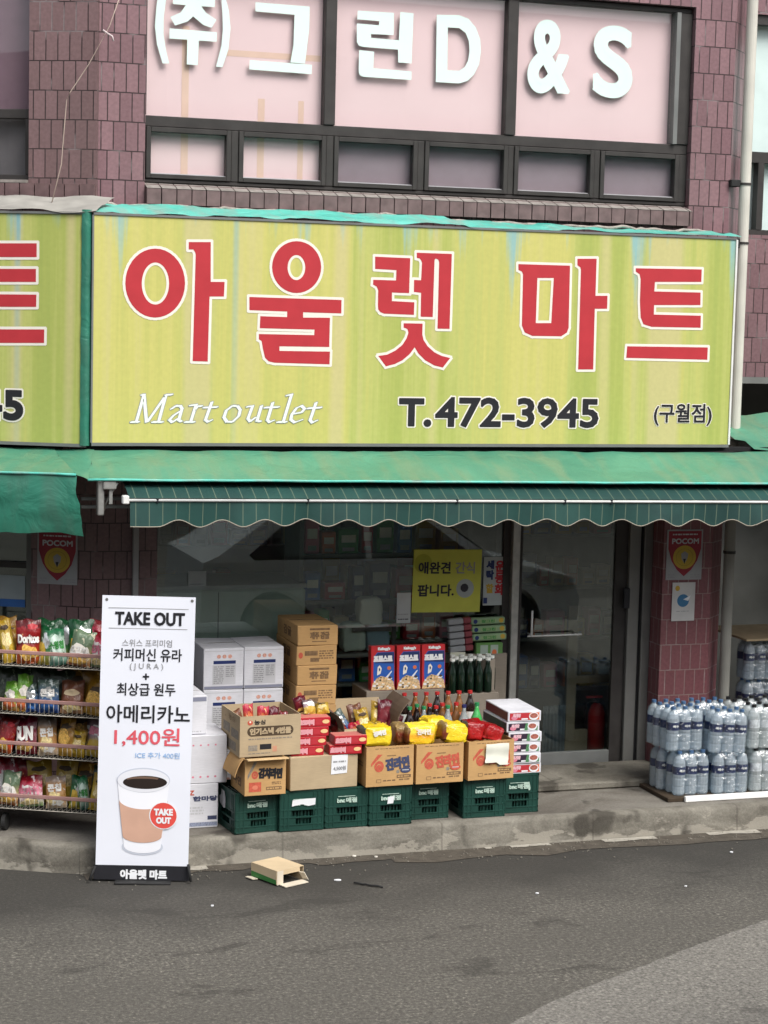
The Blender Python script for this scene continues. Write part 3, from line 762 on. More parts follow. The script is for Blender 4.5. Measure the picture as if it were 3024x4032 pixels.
b = MB()
JX = [gx(2440), gx(2466), gx(2508), gx(2516), gx(2536)]
b.box(JX[1], GY-0.03, LZ, JX[2], GY+0.06, 2.11, STEEL, 0.004); b.box(JX[2]+0.002, GY-0.005, LZ, JX[3]+0.01, GY+0.05, 2.11, DARK)
b.box(JX[3]+0.012, GY-0.03, LZ, 6.308, GY+0.05, 2.11, STEEL, 0.003)
b.build('door_jamb', bld)
b = MB(); dz0, dz1 = LZ+0.015, 2.098
b.box(MX1+0.002, GY+0.005, dz0, MX1+0.035, GY+0.045, dz1, FRAME); b.box(JX[0]-0.045, GY+0.005, dz0, JX[1]-0.003, GY+0.045, dz1, FRAME)
b.box(MX1+0.035, GY+0.005, dz1-0.06, JX[0]-0.045, GY+0.045, dz1, FRAME)
door = b.build('door', bld)
b = MB(); b.box(MX1+0.036, GY-0.002, dz0, JX[0]-0.046, GY+0.04, dz0+0.115, ALU_D, 0.004); b.build('kick_plate', door)
b = MB(); b.box(MX1+0.036, GY+0.02, dz0+0.117, JX[0]-0.046, GY+0.026, dz1-0.061, GLASS); b.build('pane', door)
b = MB()
h0, h1 = at(2096, 2405, GY-0.05), at(2096, 2505, GY-0.05); h2 = at(2290, 2497, GY-0.05)
b.tube([(h0.x, GY-0.05, h0.z), (h0.x, GY-0.05, h1.z)], 0.008, WHITE_MET); b.tube([(h0.x-0.03, GY-0.05, h1.z), (h2.x, GY-0.05, h1.z+0.003)], 0.006, WHITE_MET)
b.tube([(h0.x, GY-0.05, h1.z+0.01), (h0.x, GY+0.02, h1.z+0.01)], 0.006, WHITE_MET); b.tube([(h2.x-0.03, GY-0.05, h1.z), (h2.x-0.03, GY+0.02, h1.z)], 0.006, WHITE_MET)
b.build('handle', door)
b = MB(); l0, l1 = at(2455, 2396, GY-0.05), at(2480, 2316, GY-0.05); b.box(l0.x, GY-0.06, l0.z, l1.x, GY-0.031, l1.z, BLACK, 0.004); b.build('lock_box', bld)
# door step
b = MB(); b.box(4.62, -0.42, LZ+0.001, 6.31, GY-0.04, LZ+0.055, CONC, 0.012); tag(b.build('door_step'), kind='structure')

# interior shell
INT = mat('dim_interior', (0.17, 0.175, 0.165), 0.8, var=0.3, scale=2)
b = MB()
b.box(2.30, 4.2, LZ, 7.2, 4.3, 2.9, INT); b.box(2.2, 0.5, LZ, 2.3, 4.2, 2.9, INT); b.box(6.75, 0.62, LZ, 6.85, 4.2, 2.9, INT)
b.box(2.2, 0.27, 2.56, 7.2, 4.2, 2.6, INT)
b.build('interior_wall', bld)
b = MB(); b.box(2.3, GY+0.07, LZ, 6.75, 4.2, LZ+0.02, mat('shop_floor', (0.12, 0.115, 0.105), 0.35, var=0.2)); b.build('shop_floor', bld)
# passage on the right, dark
b = MB(); b.box(6.86, 2.4, LZ, 12, 2.5, 3.05, INT); b.box(9.5, 0.6, LZ, 9.6, 2.4, 3.05, INT); b.box(6.86, 0.6, 3.0, 12, 2.4, 3.049, INT); b.box(6.86, 0.62, LZ, 6.90, 2.4, 3.0, INT)
b.build('passage_wall', bld)
# left wing ground floor window
b = MB(); b.M = ML
b.box(-3.0, 0.05, 0.75, -2.95, 0.12, 2.3, FRAME); b.box(PE-0.05, 0.05, 0.75, PE, 0.12, 2.34, ALU_D); b.box(-2.95, 0.05, 1.72, PE-0.05, 0.12, 1.76, FRAME)
lw2 = b.build('shop_window', bld)
b = MB(); b.M = ML; b.box(-2.95, 0.08, 0.75, PE-0.05, 0.085, 2.34, GLASS); b.build('pane', lw2)
b = MB(); b.M = ML; b.box(-3, 0.6, 0.3, -0.3, 0.65, 2.6, INT); n0 = atL(-60, 2360, 0.07); n1 = atL(98, 2268, 0.07); n2 = atL(98, 2392, 0.07)
b.rect(n0.x, n2.z+0.052, n1.x, n1.z, -0.075, mat('pale_notice', (0.33, 0.38, 0.40), 0.5)); b.rect(n0.x, n2.z, n1.x, n2.z+0.051, -0.075, BLUE); b.build('notice_board', lw2)

# ------------------------------------------------------------------ hanging sign boards
SY = -0.50
def sign_letters(mb, tr, left=False):
    pass
SX0, SX1, SZ0, SZ1 = 2.075, 6.52, 2.61, 4.025
sg = thing('shop_sign', 'long yellow green shop sign with big red Korean letters over the awning', 'sign', (0, SY, 0))
b = MB(); b.box(SX0, 0, SZ0, SX1, 0.34, SZ1, SIGN); b.build('panel', sg)
b = MB(); e = 0.012
b.box(SX0-0.006, -0.008, SZ0-0.02, SX1+0.006, 0.345, SZ0-0.0005, ALU_D); b.box(SX0-0.006, -0.008, SZ1+0.0005, SX1+0.006, 0.345, SZ1+0.015, ALU_D); b.box(SX1+0.0005, -0.008, SZ0-0.0005, SX1+0.014, 0.345, SZ1, WHITE_MET)
b.box(SX0-0.012, -0.004, SZ0-0.0005, SX0-0.0005, 0.345, SZ1, ALU_D); b.build('frame', sg)
def C3(P): return [(lambda p: (p.x, p.z))(at(x/1.0972, 780+y/1.0972, SY)) for x, y in P]
def C4(P): return [(lambda p: (p.x, p.z))(at(1512+x/1.0972, 780+y/1.0972, SY)) for x, y in P]
def C5(P): return [(lambda p: (p.x, p.z))(at(1420+x/4.1475, 960+y/4.1475, SY)) for x, y in P]
def circ(cx, cy, rx, ry, n=36): return [(cx+rx*math.cos(2*math.pi*i/n), cy+ry*math.sin(2*math.pi*i/n)) for i in range(n)]
b = MB(); OW = 0.017; w = 0.002
def S(P, H=()): b.shape(P, w, RED, H, OW, CREAM)
S(C3(circ(670, 367, 129, 149)), [C3(circ(671, 369, 59, 91))])
S(C3([(815, 190), (910, 190), (910, 362), (970, 362), (967, 425), (905, 425), (897, 706), (832, 704), (845, 245), (843, 235), (835, 222), (815, 222)]))
S(C3(circ(1281, 298, 106, 112)), [C3(circ(1280, 300, 38, 54))])
S(C3([(1077, 427), (1475, 440), (1474, 498), (1309, 493), (1309, 516), (1425, 517), (1422, 643), (1207, 640), (1207, 660), (1425, 663), (1423, 718), (1185, 711), (1160, 705), (1145, 690), (1135, 650), (1130, 618), (1118, 610), (1118, 587), (1357, 592), (1358, 568), (1122, 562), (1124, 510), (1240, 514), (1240, 490), (1077, 484)]))
S(C5([(235, 210), (808, 235), (790, 805), (510, 795), (508, 935), (875, 955), (868, 1160), (380, 1140), (320, 1115), (285, 1070), (280, 1000), (285, 760), (260, 700), (200, 665), (205, 588), (575, 598), (582, 430), (235, 410)]))
S(C5([(915, 145), (1487, 165), (1450, 1388), (1253, 1385), (1280, 300), (1265, 260), (1225, 240), (1205, 260), (1175, 1195), (978, 1190), (985, 800), (868, 785), (870, 590), (985, 595), (1000, 310), (985, 270), (960, 240), (915, 230)]))
S(C5([(700, 1297), (1010, 1303), (1005, 1480), (1025, 1570), (1090, 1670), (1200, 1770), (1320, 1830), (1460, 1865), (1340, 2020), (1200, 1985), (1050, 1900), (940, 1790), (880, 1690), (800, 1800), (680, 1900), (550, 1965), (410, 2000), (285, 1830), (430, 1810), (570, 1740), (680, 1650), (750, 1540), (778, 1450), (765, 1400), (740, 1380), (700, 1370)]))
S(C4([(580, 285), (803, 292), (797, 560), (790, 580), (765, 597), (640, 595), (607, 580), (595, 550), (600, 330), (595, 318), (580, 310)]), [C4([(662, 345), (733, 345), (722, 540), (655, 540)])])
S(C4([(835, 262), (918, 262), (913, 422), (965, 422), (963, 478), (910, 478), (903, 740), (838, 740), (850, 310), (848, 300), (835, 290)]))
S(C4([(1087, 303), (1372, 308), (1370, 362), (1170, 362), (1167, 403), (1367, 408), (1366, 462), (1166, 462), (1165, 503), (1368, 508), (1367, 560), (1155, 556), (1120, 545), (1108, 515), (1105, 450), (1108, 350), (1103, 328), (1087, 318)]))
S(C4([(1050, 640), (1398, 645), (1396, 698), (1046, 690)]))
b.build('title_lettering', sg); b = MB()
def tb(s_, x0, y0, x1, y1, bold, outl, conv=SY, m=BLACK, om=CREAM, mb=None):
    a = at(x0, y1, conv); c = at(x1, y0, conv); (mb or b).text(s_, a.x, a.z, c.x, c.z, w+0.001, m, bold, outl, om)
tb('T.', 1574, 1574, 1694, 1674, 0.010, 0.009)
tb('472-3945', 1716, 1574, 2354, 1677, 0.008, 0.009)
b.build('phone_number', sg); b = MB()
tb('(구월점)', 2574, 1592, 2802, 1674, 0.0030, 0.005); b.build('branch_name', sg); b = MB()
# the white italic words, written with a broad nib
def nib(strokes, x0, y0, sc, m, ww, th, grow):
    k = 0
    for st_ in strokes:
        for i in range(len(st_)-1):
            (ax, ay), (bx_, by_) = st_[i], st_[i+1]
            l = math.hypot(bx_-ax, by_-ay) or 1; ex, ey = (bx_-ax)/l*1.2, (by_-ay)/l*1.2
            ax, ay, bx_, by_ = ax-ex, ay-ey, bx_+ex, by_+ey
            nx, ny = ww*math.cos(0.35), -ww*math.sin(0.35)       # nib direction
            P = [(ax-nx, ay-ny), (bx_-nx, by_-ny), (bx_+nx, by_+ny), (ax+nx, ay+ny)]
            tx, ty = (-(by_-ay)/l*th, (bx_-ax)/l*th)
            P = [(P[0][0]+tx, P[0][1]+ty), (P[1][0]+tx, P[1][1]+ty), (P[2][0]-tx, P[2][1]-ty), (P[3][0]-tx, P[3][1]-ty)] if False else P
            Q = [at(x0+x*sc, y0+y*sc, SY) for x, y in P]; yy = -(0.0032+k*0.000012-grow*0.0012)
            cx = sum(q.x for q in Q)/4; cz = sum(q.z for q in Q)/4; 
            Q = [(q.x, q.z) for q in Q]
            ar = sum(Q[i][0]*Q[(i+1) % 4][1]-Q[(i+1) % 4][0]*Q[i][1] for i in range(4))
            if ar < 0: Q = Q[::-1]
            if abs(ar) > 1e-7: b.add([(x, yy, z) for x, z in Q], [(0, 1, 2, 3)], m)
            b.edge_strokes([((Q[j][0], Q[j][1]), (Q[(j+1) % 4][0], Q[(j+1) % 4][1])) for j in range(4)], 0.0028+grow*0.004, -yy+0.0001, m); k += 1
words = [[(160, 110), (175, 110), (115, 322)], [(75, 327), (130, 327)], [(175, 110), (195, 325)], [(205, 322), (352, 112)], [(350, 112), (395, 108)], [(350, 112), (292, 322)], [(245, 327), (320, 327)],
         [(395, 222), (430, 198), (465, 200), (478, 220), (452, 312), (470, 322)], [(465, 240), (410, 275), (378, 310), (400, 328), (445, 300)],
         [(545, 195), (590, 190), (548, 322)], [(505, 327), (572, 327)], [(575, 240), (600, 202), (632, 200)],
         [(715, 170), (665, 310), (685, 325), (712, 312)], [(655, 212), (755, 208)],
         [(880, 198), (830, 235), (812, 290), (835, 325), (880, 325), (930, 280), (942, 230), (920, 200), (880, 198)],
         [(1000, 205), (1040, 200), (1003, 300), (1020, 322), (1065, 290)], [(1110, 200), (1075, 318), (1100, 322)],
         [(1200, 175), (1158, 312), (1175, 328), (1205, 315)], [(1140, 212), (1245, 208)],
         [(1315, 115), (1350, 108), (1285, 322)], [(1240, 327), (1305, 327)],
         [(1365, 262), (1430, 250), (1455, 222), (1430, 198), (1390, 215), (1350, 270), (1345, 310), (1375, 330), (1430, 310)],
         [(1545, 175), (1498, 312), (1515, 332), (1550, 315)], [(1482, 218), (1582, 212)]]
nib(words, 480, 1500, 1/2.023, GREYP, 9.5, 1, 1.0)
nib(words, 480, 1500, 1/2.023, mat('bleached_letter', (0.80, 0.86, 0.80), 0.5, var=0.03), 9.5, 1, 0.0)
b.build('subtitle_lettering', sg)
# folded green tarp strip wrapped over the left end and along the top
def crumple(name, parent, fn, nu, nv, m, amp, seed, thick=0.004):
    mb = MB(); vs = []
    for i in range(nu+1):
        for j in range(nv+1):
            p = Vector(fn(i/nu, j/nv)); k = noise.noise_vector(Vector((p.x*5+seed, p.y*7, p.z*9+seed)))*amp + noise.noise_vector(Vector((p.x*17, p.y*15+seed, p.z*19)))*amp*0.4
            vs.append(p+k)
    fs = [(i*(nv+1)+j, (i+1)*(nv+1)+j, (i+1)*(nv+1)+j+1, i*(nv+1)+j+1) for i in range(nu) for j in range(nv)]
    mb.add(vs, fs, m, True); return mb.build(name, parent)
crumple('tarp_cover', sg, lambda u, v: (SX0+0.01+u*(SX1-SX0+0.02), -0.008+v*0.43, SZ1+0.022+v*(0.075 if u < 0.4 else 0.06-0.02*math.sin(u*9))-0.015*(u > 0.55 and u < 0.7)), 90, 6, TEAL, 0.018, 3)
crumple('corner_cover', sg, lambda u, v: (SX0-0.075+u*0.062, 0.02-0.024*math.sin(u*3.1), SZ0-0.02+v*(SZ1-SZ0+0.05)), 3, 22, TARP_SHADE, 0.004, 5)
b = MB()
pt = [(SX0+(SX1-SX0)*i/120, 0.435+rnd.uniform(-0.01, 0.0), 4.115+0.018*noise.noise(Vector((i*0.21, 0, 0)))+0.012*noise.noise(Vector((i*0.9, 3, 0)))-0.02*(i > 60)) for i in range(121)]
b.tube(pt, 0.012, CEMENT, 6); b.build('cement_bead', sg)

# left wing sign
sl = thing('shop_sign', 'faded yellow green sign at the left edge, cut off by the photo frame', 'sign', tuple(Lw(0, SY, 0)), -LA)
sxr = atL(340, 1200, SY).x
b = MB(); b.box(-4.5, 0, SZ0-0.01, sxr, 0.34, SZ1-0.0, SIGN2); b.build('panel', sl)
b = MB(); b.box(-4.5, -0.008, SZ0-0.03, sxr+0.006, 0.345, SZ0-0.0105, ALU_D); b.box(-4.5, -0.01, SZ1+0.0005, sxr+0.006, 0.345, SZ1+0.015, ALU_D); b.build('frame', sl)
b = MB()
def CL(P): return [(lambda p: (p.x, p.z))(atL(x, y, SY)) for x, y in P]
b.shape(CL([(-200, 958), (145, 958), (145, 1012), (-110, 1012), (-110, 1058), (142, 1059), (142, 1110), (-110, 1110), (-110, 1158), (144, 1160), (143, 1208), (-150, 1208), (-180, 1190), (-190, 1160), (-190, 980), (-200, 975)]), w, RED, (), OW, CREAM)
b.shape(CL([(-260, 1296), (175, 1297), (174, 1350), (-262, 1350)]), w, RED, (), OW, CREAM)
q0 = atL(20, 1648, SY); q1 = atL(86, 1543, SY); b.text('5', q0.x, q0.z, q1.x, q1.z, w+0.001, BLACK, 0.011, 0.010, CREAM)
q0 = atL(-72, 1646, SY); q1 = atL(4, 1543, SY); b.text('4', q0.x, q0.z, q1.x, q1.z, w+0.001, BLACK, 0.011, 0.010, CREAM)
b.build('lettering', sl)
crumple('top_cover', sl, lambda u, v: (-4.5+u*(sxr+4.55), -0.01+v*0.4, SZ1+0.02+v*0.11), 70, 6, mat('grey_plastic_sheet', (0.33, 0.32, 0.29), 0.6, var=0.2, scale=6), 0.02, 11)

# ------------------------------------------------------------------ awnings
aw = thing('tarp_awning', 'green tarpaulin canopy under the main sign, running out of frame on the right', 'awning', (0, 0, 0))
fz = lambda u: 2.424-0.045*u
def main_tarp(u, v):
    x = 1.965+u*(12.4-1.965)
    xb = 2.08+u*(12.4-2.08)
    X = xb*(1-v)+x*v; 
    k = 0.02*math.sin(X*3.1)*math.sin(v*3.0)
    return (X, -0.50-v*0.50, 2.56-(2.56-fz(min(1, u*2)))*v + k)
crumple('canopy', aw, main_tarp, 110, 8, TARP, 0.012, 21)
b = MB(); n = 80
pt = [(1.965+(12.4-1.965)*i/n, -1.003, fz(min(1, 2*i/n))-0.004+0.004*noise.noise(Vector((i*0.4, 0, 0)))) for i in range(n+1)]
b.tube(pt, 0.009, TEAL, 6); b.build('hem', aw)
b = MB(); b.box(2.0, -0.49, 2.53, 12, -0.10, 2.545, DARK); b.box(2.05, -0.46, 2.56, 12, -0.40, 2.588, DARK); b.build('gap_shade', aw)  # near-black slabs standing in for the shade in the gap under the sign
# the far right flap of tarp over the passage
crumple('side_flap', aw, lambda u, v: (6.72+u*5.5, 0.3-v*0.80, 2.78-v*0.21), 30, 6, TARP, 0.03, 41)
al = thing('tarp_awning', 'green tarpaulin canopy with a hanging drop at the left edge', 'awning', tuple(Lw(0, 0, 0)), -LA)
e0 = atL(300, 1870, -1.0); e1 = atL(325, 2108, -1.02)
crumple('canopy', al, lambda u, v: (-6+u*(6-0.13+(e0.x+0.13)*v), -0.46-v*0.54, 2.56-v*(2.56-e0.z)), 60, 8, TARP, 0.014, 51)
crumple('drop', al, lambda u, v: (-6+u*(6+e0.x+(e1.x-e0.x)*v), -1.0-0.02*math.sin(v*3)-0.025*math.sin(u*40)*v*(1-v)*2, e0.z-v*(e0.z-e1.z)), 90, 14, TARP_SHADE, 0.016, 61)
TL_, BL_ = Lw(-0.13, -0.46, 2.56), Lw(e0.x, -1.0, e0.z)
crumple('corner_gusset', aw, lambda u, v: (TL_.lerp(BL_, v)).lerp(Vector((2.085, -0.50, 2.56)).lerp(Vector((1.967, -1.0, 2.424)), v), u), 6, 8, TARP, 0.010, 71)
b = MB(); b.tube([(-6+(6+e0.x)*i/40, -1.004, e0.z+0.002*math.sin(i)) for i in range(41)], 0.009, TEAL, 6); b.build('hem', al)
b = MB(); b.box(-6, -0.40, 2.53, -0.2, -0.06, 2.56, DARK); b.build('gap_shade', al)  # near-black slab standing in for shade below the left sign

# retractable striped awning
rw_ = thing('retractable_awning', 'dark green pinstriped roll-out awning with a scalloped edge above the window', 'awning', (0, 0, 0))
rz_ = lambda x: 2.305-0.009*(x-2.19)
ax0 = 2.20
b = MB(); nn_ = 60; vs = []
for i in range(nn_+1):
    x = ax0+(12-ax0)*i/nn_
    for (dy, dz) in ((0, 0.012), (0.10, 0.060), (0.22, 0.10), (0.45, 0.17)):
        vs.append((x-dy*0.02, -1.10+dy, rz_(x)+dz))
b.add(vs, [(i*4+j, (i+1)*4+j, (i+1)*4+j+1, i*4+j+1) for i in range(nn_) for j in range(3)], STRIPE, True, [(v[0], v[1]) for v in vs])
b.build('cloth', rw_)
b = MB(); b.tube([(ax0-0.01, -1.108, rz_(ax0)), (12, -1.108, rz_(12))], 0.0085, WHITE_MET, 8); b.box(ax0-0.045, -1.13, rz_(ax0)-0.022, ax0-0.005, -1.08, rz_(ax0)+0.03, WHITE_MET, 0.006)
for px in (620, 1213, 1800, 2225, 2408): 
    X = at(px, 1975, -1.11).x; b.cyl(X, -1.108, rz_(X)-0.012, rz_(X)+0.012, 0.010, BLACK, 8)
b.build('front_rail', rw_)
b = MB(); vs = []; n = 480; scal = 0.268
hem = []
for i in range(n+1):
    x = ax0+0.004+(12-ax0)*i/n
    ph = (x-ax0)
    d = 0.135 + (0.022*math.cos(2*math.pi*(ph-0.17)/scal) if ph > 0.17 else 0.022)-0.006
    d += 0.010*noise.noise(Vector((x*1.7, 2, 0)))+0.004*noise.noise(Vector((x*9, 5, 0)))
    yy = -1.104-0.012*math.sin(x*9+2*noise.noise(Vector((x, 0, 0))))-0.008*noise.noise(Vector((x*12, 0, 4)))
    for j in range(5):
        t = j/4; vs.append((x, -1.104+(yy+1.104)*t, rz_(x)-0.010-t*d))
    hem.append((x, yy-0.001, rz_(x)-0.010-d))
b.add(vs, [(i*5+j, i*5+j+1, (i+1)*5+j+1, (i+1)*5+j) for i in range(n) for j in range(4)], STRIPE, True, [(v[0], v[2]) for v in vs])
b.build('valance', rw_)
b = MB(); b.tube(hem, 0.0035, mat('frayed_hem', (0.30, 0.27, 0.22), 0.8), 5); b.build('hem_tape', rw_)
b = MB()
b.box(ax0-0.17, -0.98, 2.20, ax0-0.13, -0.92, 2.42, ALU, 0.006); b.box(ax0-0.14, -1.0, 2.36, ax0-0.06, -0.9, 2.415, ALU, 0.006); b.box(ax0-0.10, -0.98, 2.27, ax0-0.08, -0.93, 2.36, ALU)
b.tube([(ax0-0.13, -0.95, 2.23), (ax0-0.09, -0.95, 2.33), (ax0-0.05, -0.97, 2.40)], 0.01, ALU); b.build('bracket', rw_)
b = MB(); b.box(1.96, -0.80, 2.275, 12, -0.77, 2.295, ALU_D, 0.002); b.box(1.96, -0.80, 2.225, 12, -0.77, 2.245, ALU_D, 0.002); b.build('back_rail', rw_)

# ------------------------------------------------------------------ pipes and wires
dp = thing('downpipe', 'dirty white rainwater pipe down the right corner of the building', 'pipe', (6.83, -0.02, 0))
b = MB(); b.cyl(0, 0, 2.62, 7.5, 0.040, PVC, 20); b.build('upper_length', dp)
b = MB(); b.cyl(0, 0, LZ, 2.60, 0.040, PVC_SHADE, 20); b.cyl(0, 0, 1.78, 1.80, 0.046, FRAME, 20); b.build('lower_length', dp)
zc = at(2950, 727, -0.02).z
b = MB(); b.box(-0.12, -0.02, zc-0.02, -0.045, 0.06, zc+0.03, RUBBER, 0.005); b.cyl(0, 0, zc-0.006, zc+0.010, 0.046, FRAME, 20); b.build('clamp', dp)
zc = at(2905, 950, -0.02).z
b = MB(); b.box(-0.10, -0.05, zc-0.05, -0.045, 0.05, zc+0.02, RUBBER, 0.005); b.cyl(0, 0, zc-0.02, zc-0.005, 0.046, FRAME, 20); b.build('clamp', dp)
cx_ = at(534, 2200, -0.03).x
b = MB(); b.box(cx_-0.018, -0.045, LZ, cx_+0.018, -0.004, 2.35, mat('conduit_grey', (0.30, 0.30, 0.30), 0.5)); tag(b.build('cable_duct'), 'pale vertical cable duct fixed to the pier behind the banner', 'duct')
b = MB()
P = [at(470, -30, -0.06), at(420, 110, -0.06), at(340, 260, -0.06), at(268, 368, -0.07), at(252, 400, -0.07), at(244, 500, -0.07), at(232, 650, -0.07), at(195, 800, -0.09)]
b.tube([(p.x, p.y-0.1, p.z) for p in P], 0.0035, mat('worn_twine', (0.42, 0.33, 0.28), 0.8), 5)
k = at(405, 118, -0.18); b.tube([(k.x, k.y, k.z), (k.x+0.03, k.y, k.z-0.02), (k.x+0.06, k.y, k.z-0.035), (k.x+0.068, k.y, k.z-0.065)], 0.006, mat('pale_knot', (0.6, 0.5, 0.5), 0.8), 5)
tag(b.build('twine'), 'thin pale twine hanging slack down the brown tiled corner', 'string')

# ------------------------------------------------------------------ take-out banner
BW, BH = 0.558, 1.640
bp0 = atz(374, 3472, 0.0)
bz0 = at(374, 3409, bp0.y).z
bn = thing('banner_stand', 'tall white take-out coffee banner with a paper cup, standing on the road by the kerb', 'banner', (bp0.x-0.0, bp0.y, 0), R(-14))
bn.rotation_euler = (R(-3.0), R(0.7), R(-14))
def NB(x, y):
    yt0 = 32+26*max(0, min(1, (x-112)/671)); xl = 112-69*(y-32)/2008; xr = 783-65*(y-58)/1982
    s_ = (x-xl)/(xr-xl); yt = 32+26*s_; t = (y-yt)/(2040-yt)
    return (s_*BW, bz0+BH*(1-t))
def NP(P): return [NB(x, y) for x, y in P]
def bwave(x, z): return 0.006*math.sin(z*3.4+0.6)*math.cos(x*4.5)+0.010*(x/BW-0.5)**2*max(0, z-1.0)
b = MB(); n = 14; vs = []; uv = []
for i in range(n+1):
    for j in range(29):
        x = BW*i/n; z = bz0+BH*j/28
        vs.append((x, bwave(x, z), z))
fr_ = [(i*29+j, (i+1)*29+j, (i+1)*29+j+1, i*29+j+1) for i in range(n) for j in range(28)]
b.add(vs, fr_, BANNER, True)
b.add([(x, y+0.003, z) for x, y, z in vs], [f[::-1] for f in fr_], BANNER, True)
sheet = b.build('sheet', bn)
b = MB(); WB = 0.0010
def bt(s_, x0, y0, x1, y1, m, bold=0.0, out=None, om=None, w=WB):
    a = NB((x0+x1)/2, y1); a0 = NB(x0, (y0+y1)/2); c0 = NB(x1, (y0+y1)/2); c = NB((x0+x1)/2, y0)
    n0 = len(b.v); b.text(s_, a0[0], a[1], c0[0], c[1], w, m, bold, out, om)
b.poly(NP([(155, 122), (732, 143), (732, 147), (155, 127)]), WB, GREYP); b.poly(NP([(155, 272), (722, 290), (722, 294), (155, 277)]), WB, GREYP)
bt('TAKE OUT', 205, 165, 700, 255, BLACK, 0.0036)
bt('스위스 프리미엄', 252, 362, 610, 415, GREYP, 0.0002)
bt('커피머신 유라', 188, 430, 680, 522, BLACK, 0.0012)
bt('( J U R A )', 305, 538, 545, 590, GREYP, 0.0004)
bt('+', 400, 614, 441, 656, BLACK, 0.002)
bt('최상급 원두', 212, 685, 632, 775, BLACK, 0.0012)
bt('아메리카노', 135, 848, 735, 975, BLACK, 0.0018)
bt('1,400원', 190, 1015, 660, 1150, mat('coral_print', (0.68, 0.10, 0.13), 0.5), 0.0016)
bt('ICE 추가 400원', 340, 1195, 660, 1240, mat('sky_print', (0.26, 0.45, 0.72), 0.5), 0.0002)
CUPW = mat('paper_cup_white', (0.80, 0.81, 0.86), 0.5, var=0.01); CUPS = mat('cup_grey_edge', (0.52, 0.55, 0.63), 0.5, var=0.02)
def arc(cx, cy, rx, ry, a0, a1, n=18): return [(cx+rx*math.cos(R(a0+(a1-a0)*i/n)), cy+ry*math.sin(R(a0+(a1-a0)*i/n))) for i in range(n+1)]
b.poly(NP(arc(385, 1895, 150, 62, 0, 360, 30)), WB, CUPS)
b.poly(NP([(207, 1400)]+arc(385, 1890, 135, 52, 180, 0)+[(588, 1400)]), WB+0.0012, CUPW)
b.poly(NP(arc(397, 1400, 193, 92, 0, 360, 36)), WB+0.0024, CUPS)
b.poly(NP(arc(397, 1404, 188, 86, 0, 360, 36)), WB+0.0032, mat('cup_inside', (0.72, 0.73, 0.78), 0.5, var=0.01))
b.poly(NP(arc(408, 1416, 160, 49, 0, 360, 36)), WB+0.0040, mat('coffee_black', (0.025, 0.018, 0.016), 0.3))
b.poly(NP(arc(395, 1398, 130, 26, 200, 330, 14)+arc(395, 1402, 120, 14, 330, 200, 14)), WB+0.0048, mat('coffee_foam', (0.16, 0.10, 0.07), 0.4))
b.poly(NP(arc(397, 1540, 179, 76, 180, 0)[::1]+[(528, 1800)]+arc(385, 1812, 143, 52, 10, 170)+[(243, 1820)]), WB+0.0040, SALMON)
b.poly(NP(arc(540, 1660, 104, 102, 0, 360, 36)), WB+0.0052, WHITE)
b.poly(NP(arc(540, 1660, 96, 95, 0, 360, 36)), WB+0.0062, mat('stamp_red', (0.66, 0.075, 0.06), 0.5))
bt('TAKE', 474, 1612, 606, 1655, WHITE, 0.003, w=WB+0.0072); bt('OUT', 490, 1675, 592, 1716, WHITE, 0.003, w=WB+0.0072)
b.poly(NP([(30, 2034), (735, 2034), (732, 2142), (28, 2142)]), WB, BLACK)
bt('아울렛 마트', 225, 2068, 560, 2132, WHITE, 0.0035, w=WB+0.001)
for (x, y) in ((143, 64), (757, 83)): b.poly(NP(arc(x, y, 11, 11, 0, 360, 12)), WB, STEEL)
for i, v in enumerate(b.v): v.y += bwave(v.x, v.z)-0.0012
b.build('printing', sheet)
b = MB()
b.box(0.02, 0.022, 0.012, BW-0.02, 0.055, bz0-0.015, RUBBER, 0.006)
b.box(0.12, -0.07, 0.0, BW-0.10, 0.16, 0.014, RUBBER, 0.004)
b.build('foot', bn)
b = MB(); b.tube([(0.03, 0.04, bz0+0.02), (BW/2, 0.09, 0.85), (BW-0.04, 0.03, bz0+BH-0.03)], 0.005, STEEL); b.tube([(BW-0.03, 0.04, bz0+0.02), (BW/2, 0.095, 0.85), (0.04, 0.03, bz0+BH-0.03)], 0.005, STEEL)
b.tube([(0.0, -0.02, 0.10), (-0.03, -0.05, 0.02)], 0.008, RUBBER); b.tube([(BW, -0.02, 0.12), (BW+0.02, -0.05, 0.02)], 0.008, RUBBER)
b.build('frame', bn)

# ------------------------------------------------------------------ helpers for goods
def where(pl, pr, z):
    a = atz(pl[0], pl[1], z); c = atz(pr[0], pr[1], z)
    return a, math.atan2(c.y-a.y, c.x-a.x), math.hypot(c.x-a.x, c.y-a.y)
def ztop(p, a): return at(p[0], p[1], a.y).z
def add_flap(mb, p0, p1, out, L, curve, m, n=6, th=0.005):
    # curved cardboard flap hinged on the edge p0-p1, bending along the unit vector out (start) towards curve
    p0, p1, out, curve = Vector(p0), Vector(p1), Vector(out).normalized(), Vector(curve)
    rows = []; pos = Vector((0, 0, 0))
    for i in range(n+1):
        rows.append(pos.copy()); d = (out+curve*(i/n)).normalized(); pos += d*(L/n)
    vs = []
    for r_ in rows: vs += [p0+r_, p1+r_]
    nrm = (p1-p0).cross(out).normalized()*th
    m2 = len(vs); vs += [v+nrm for v in vs]
    fs = []
    for i in range(n):
        fs += [(2*i, 2*i+1, 2*i+3, 2*i+2), (m2+2*i, m2+2*i+2, m2+2*i+3, m2+2*i+1), (2*i, 2*i+2, m2+2*i+2, m2+2*i), (2*i+1, m2+2*i+1, m2+2*i+3, 2*i+3)]
    fs.append((2*n, 2*n+1, m2+2*n+1, m2+2*n)); mb.add(vs, fs, m)
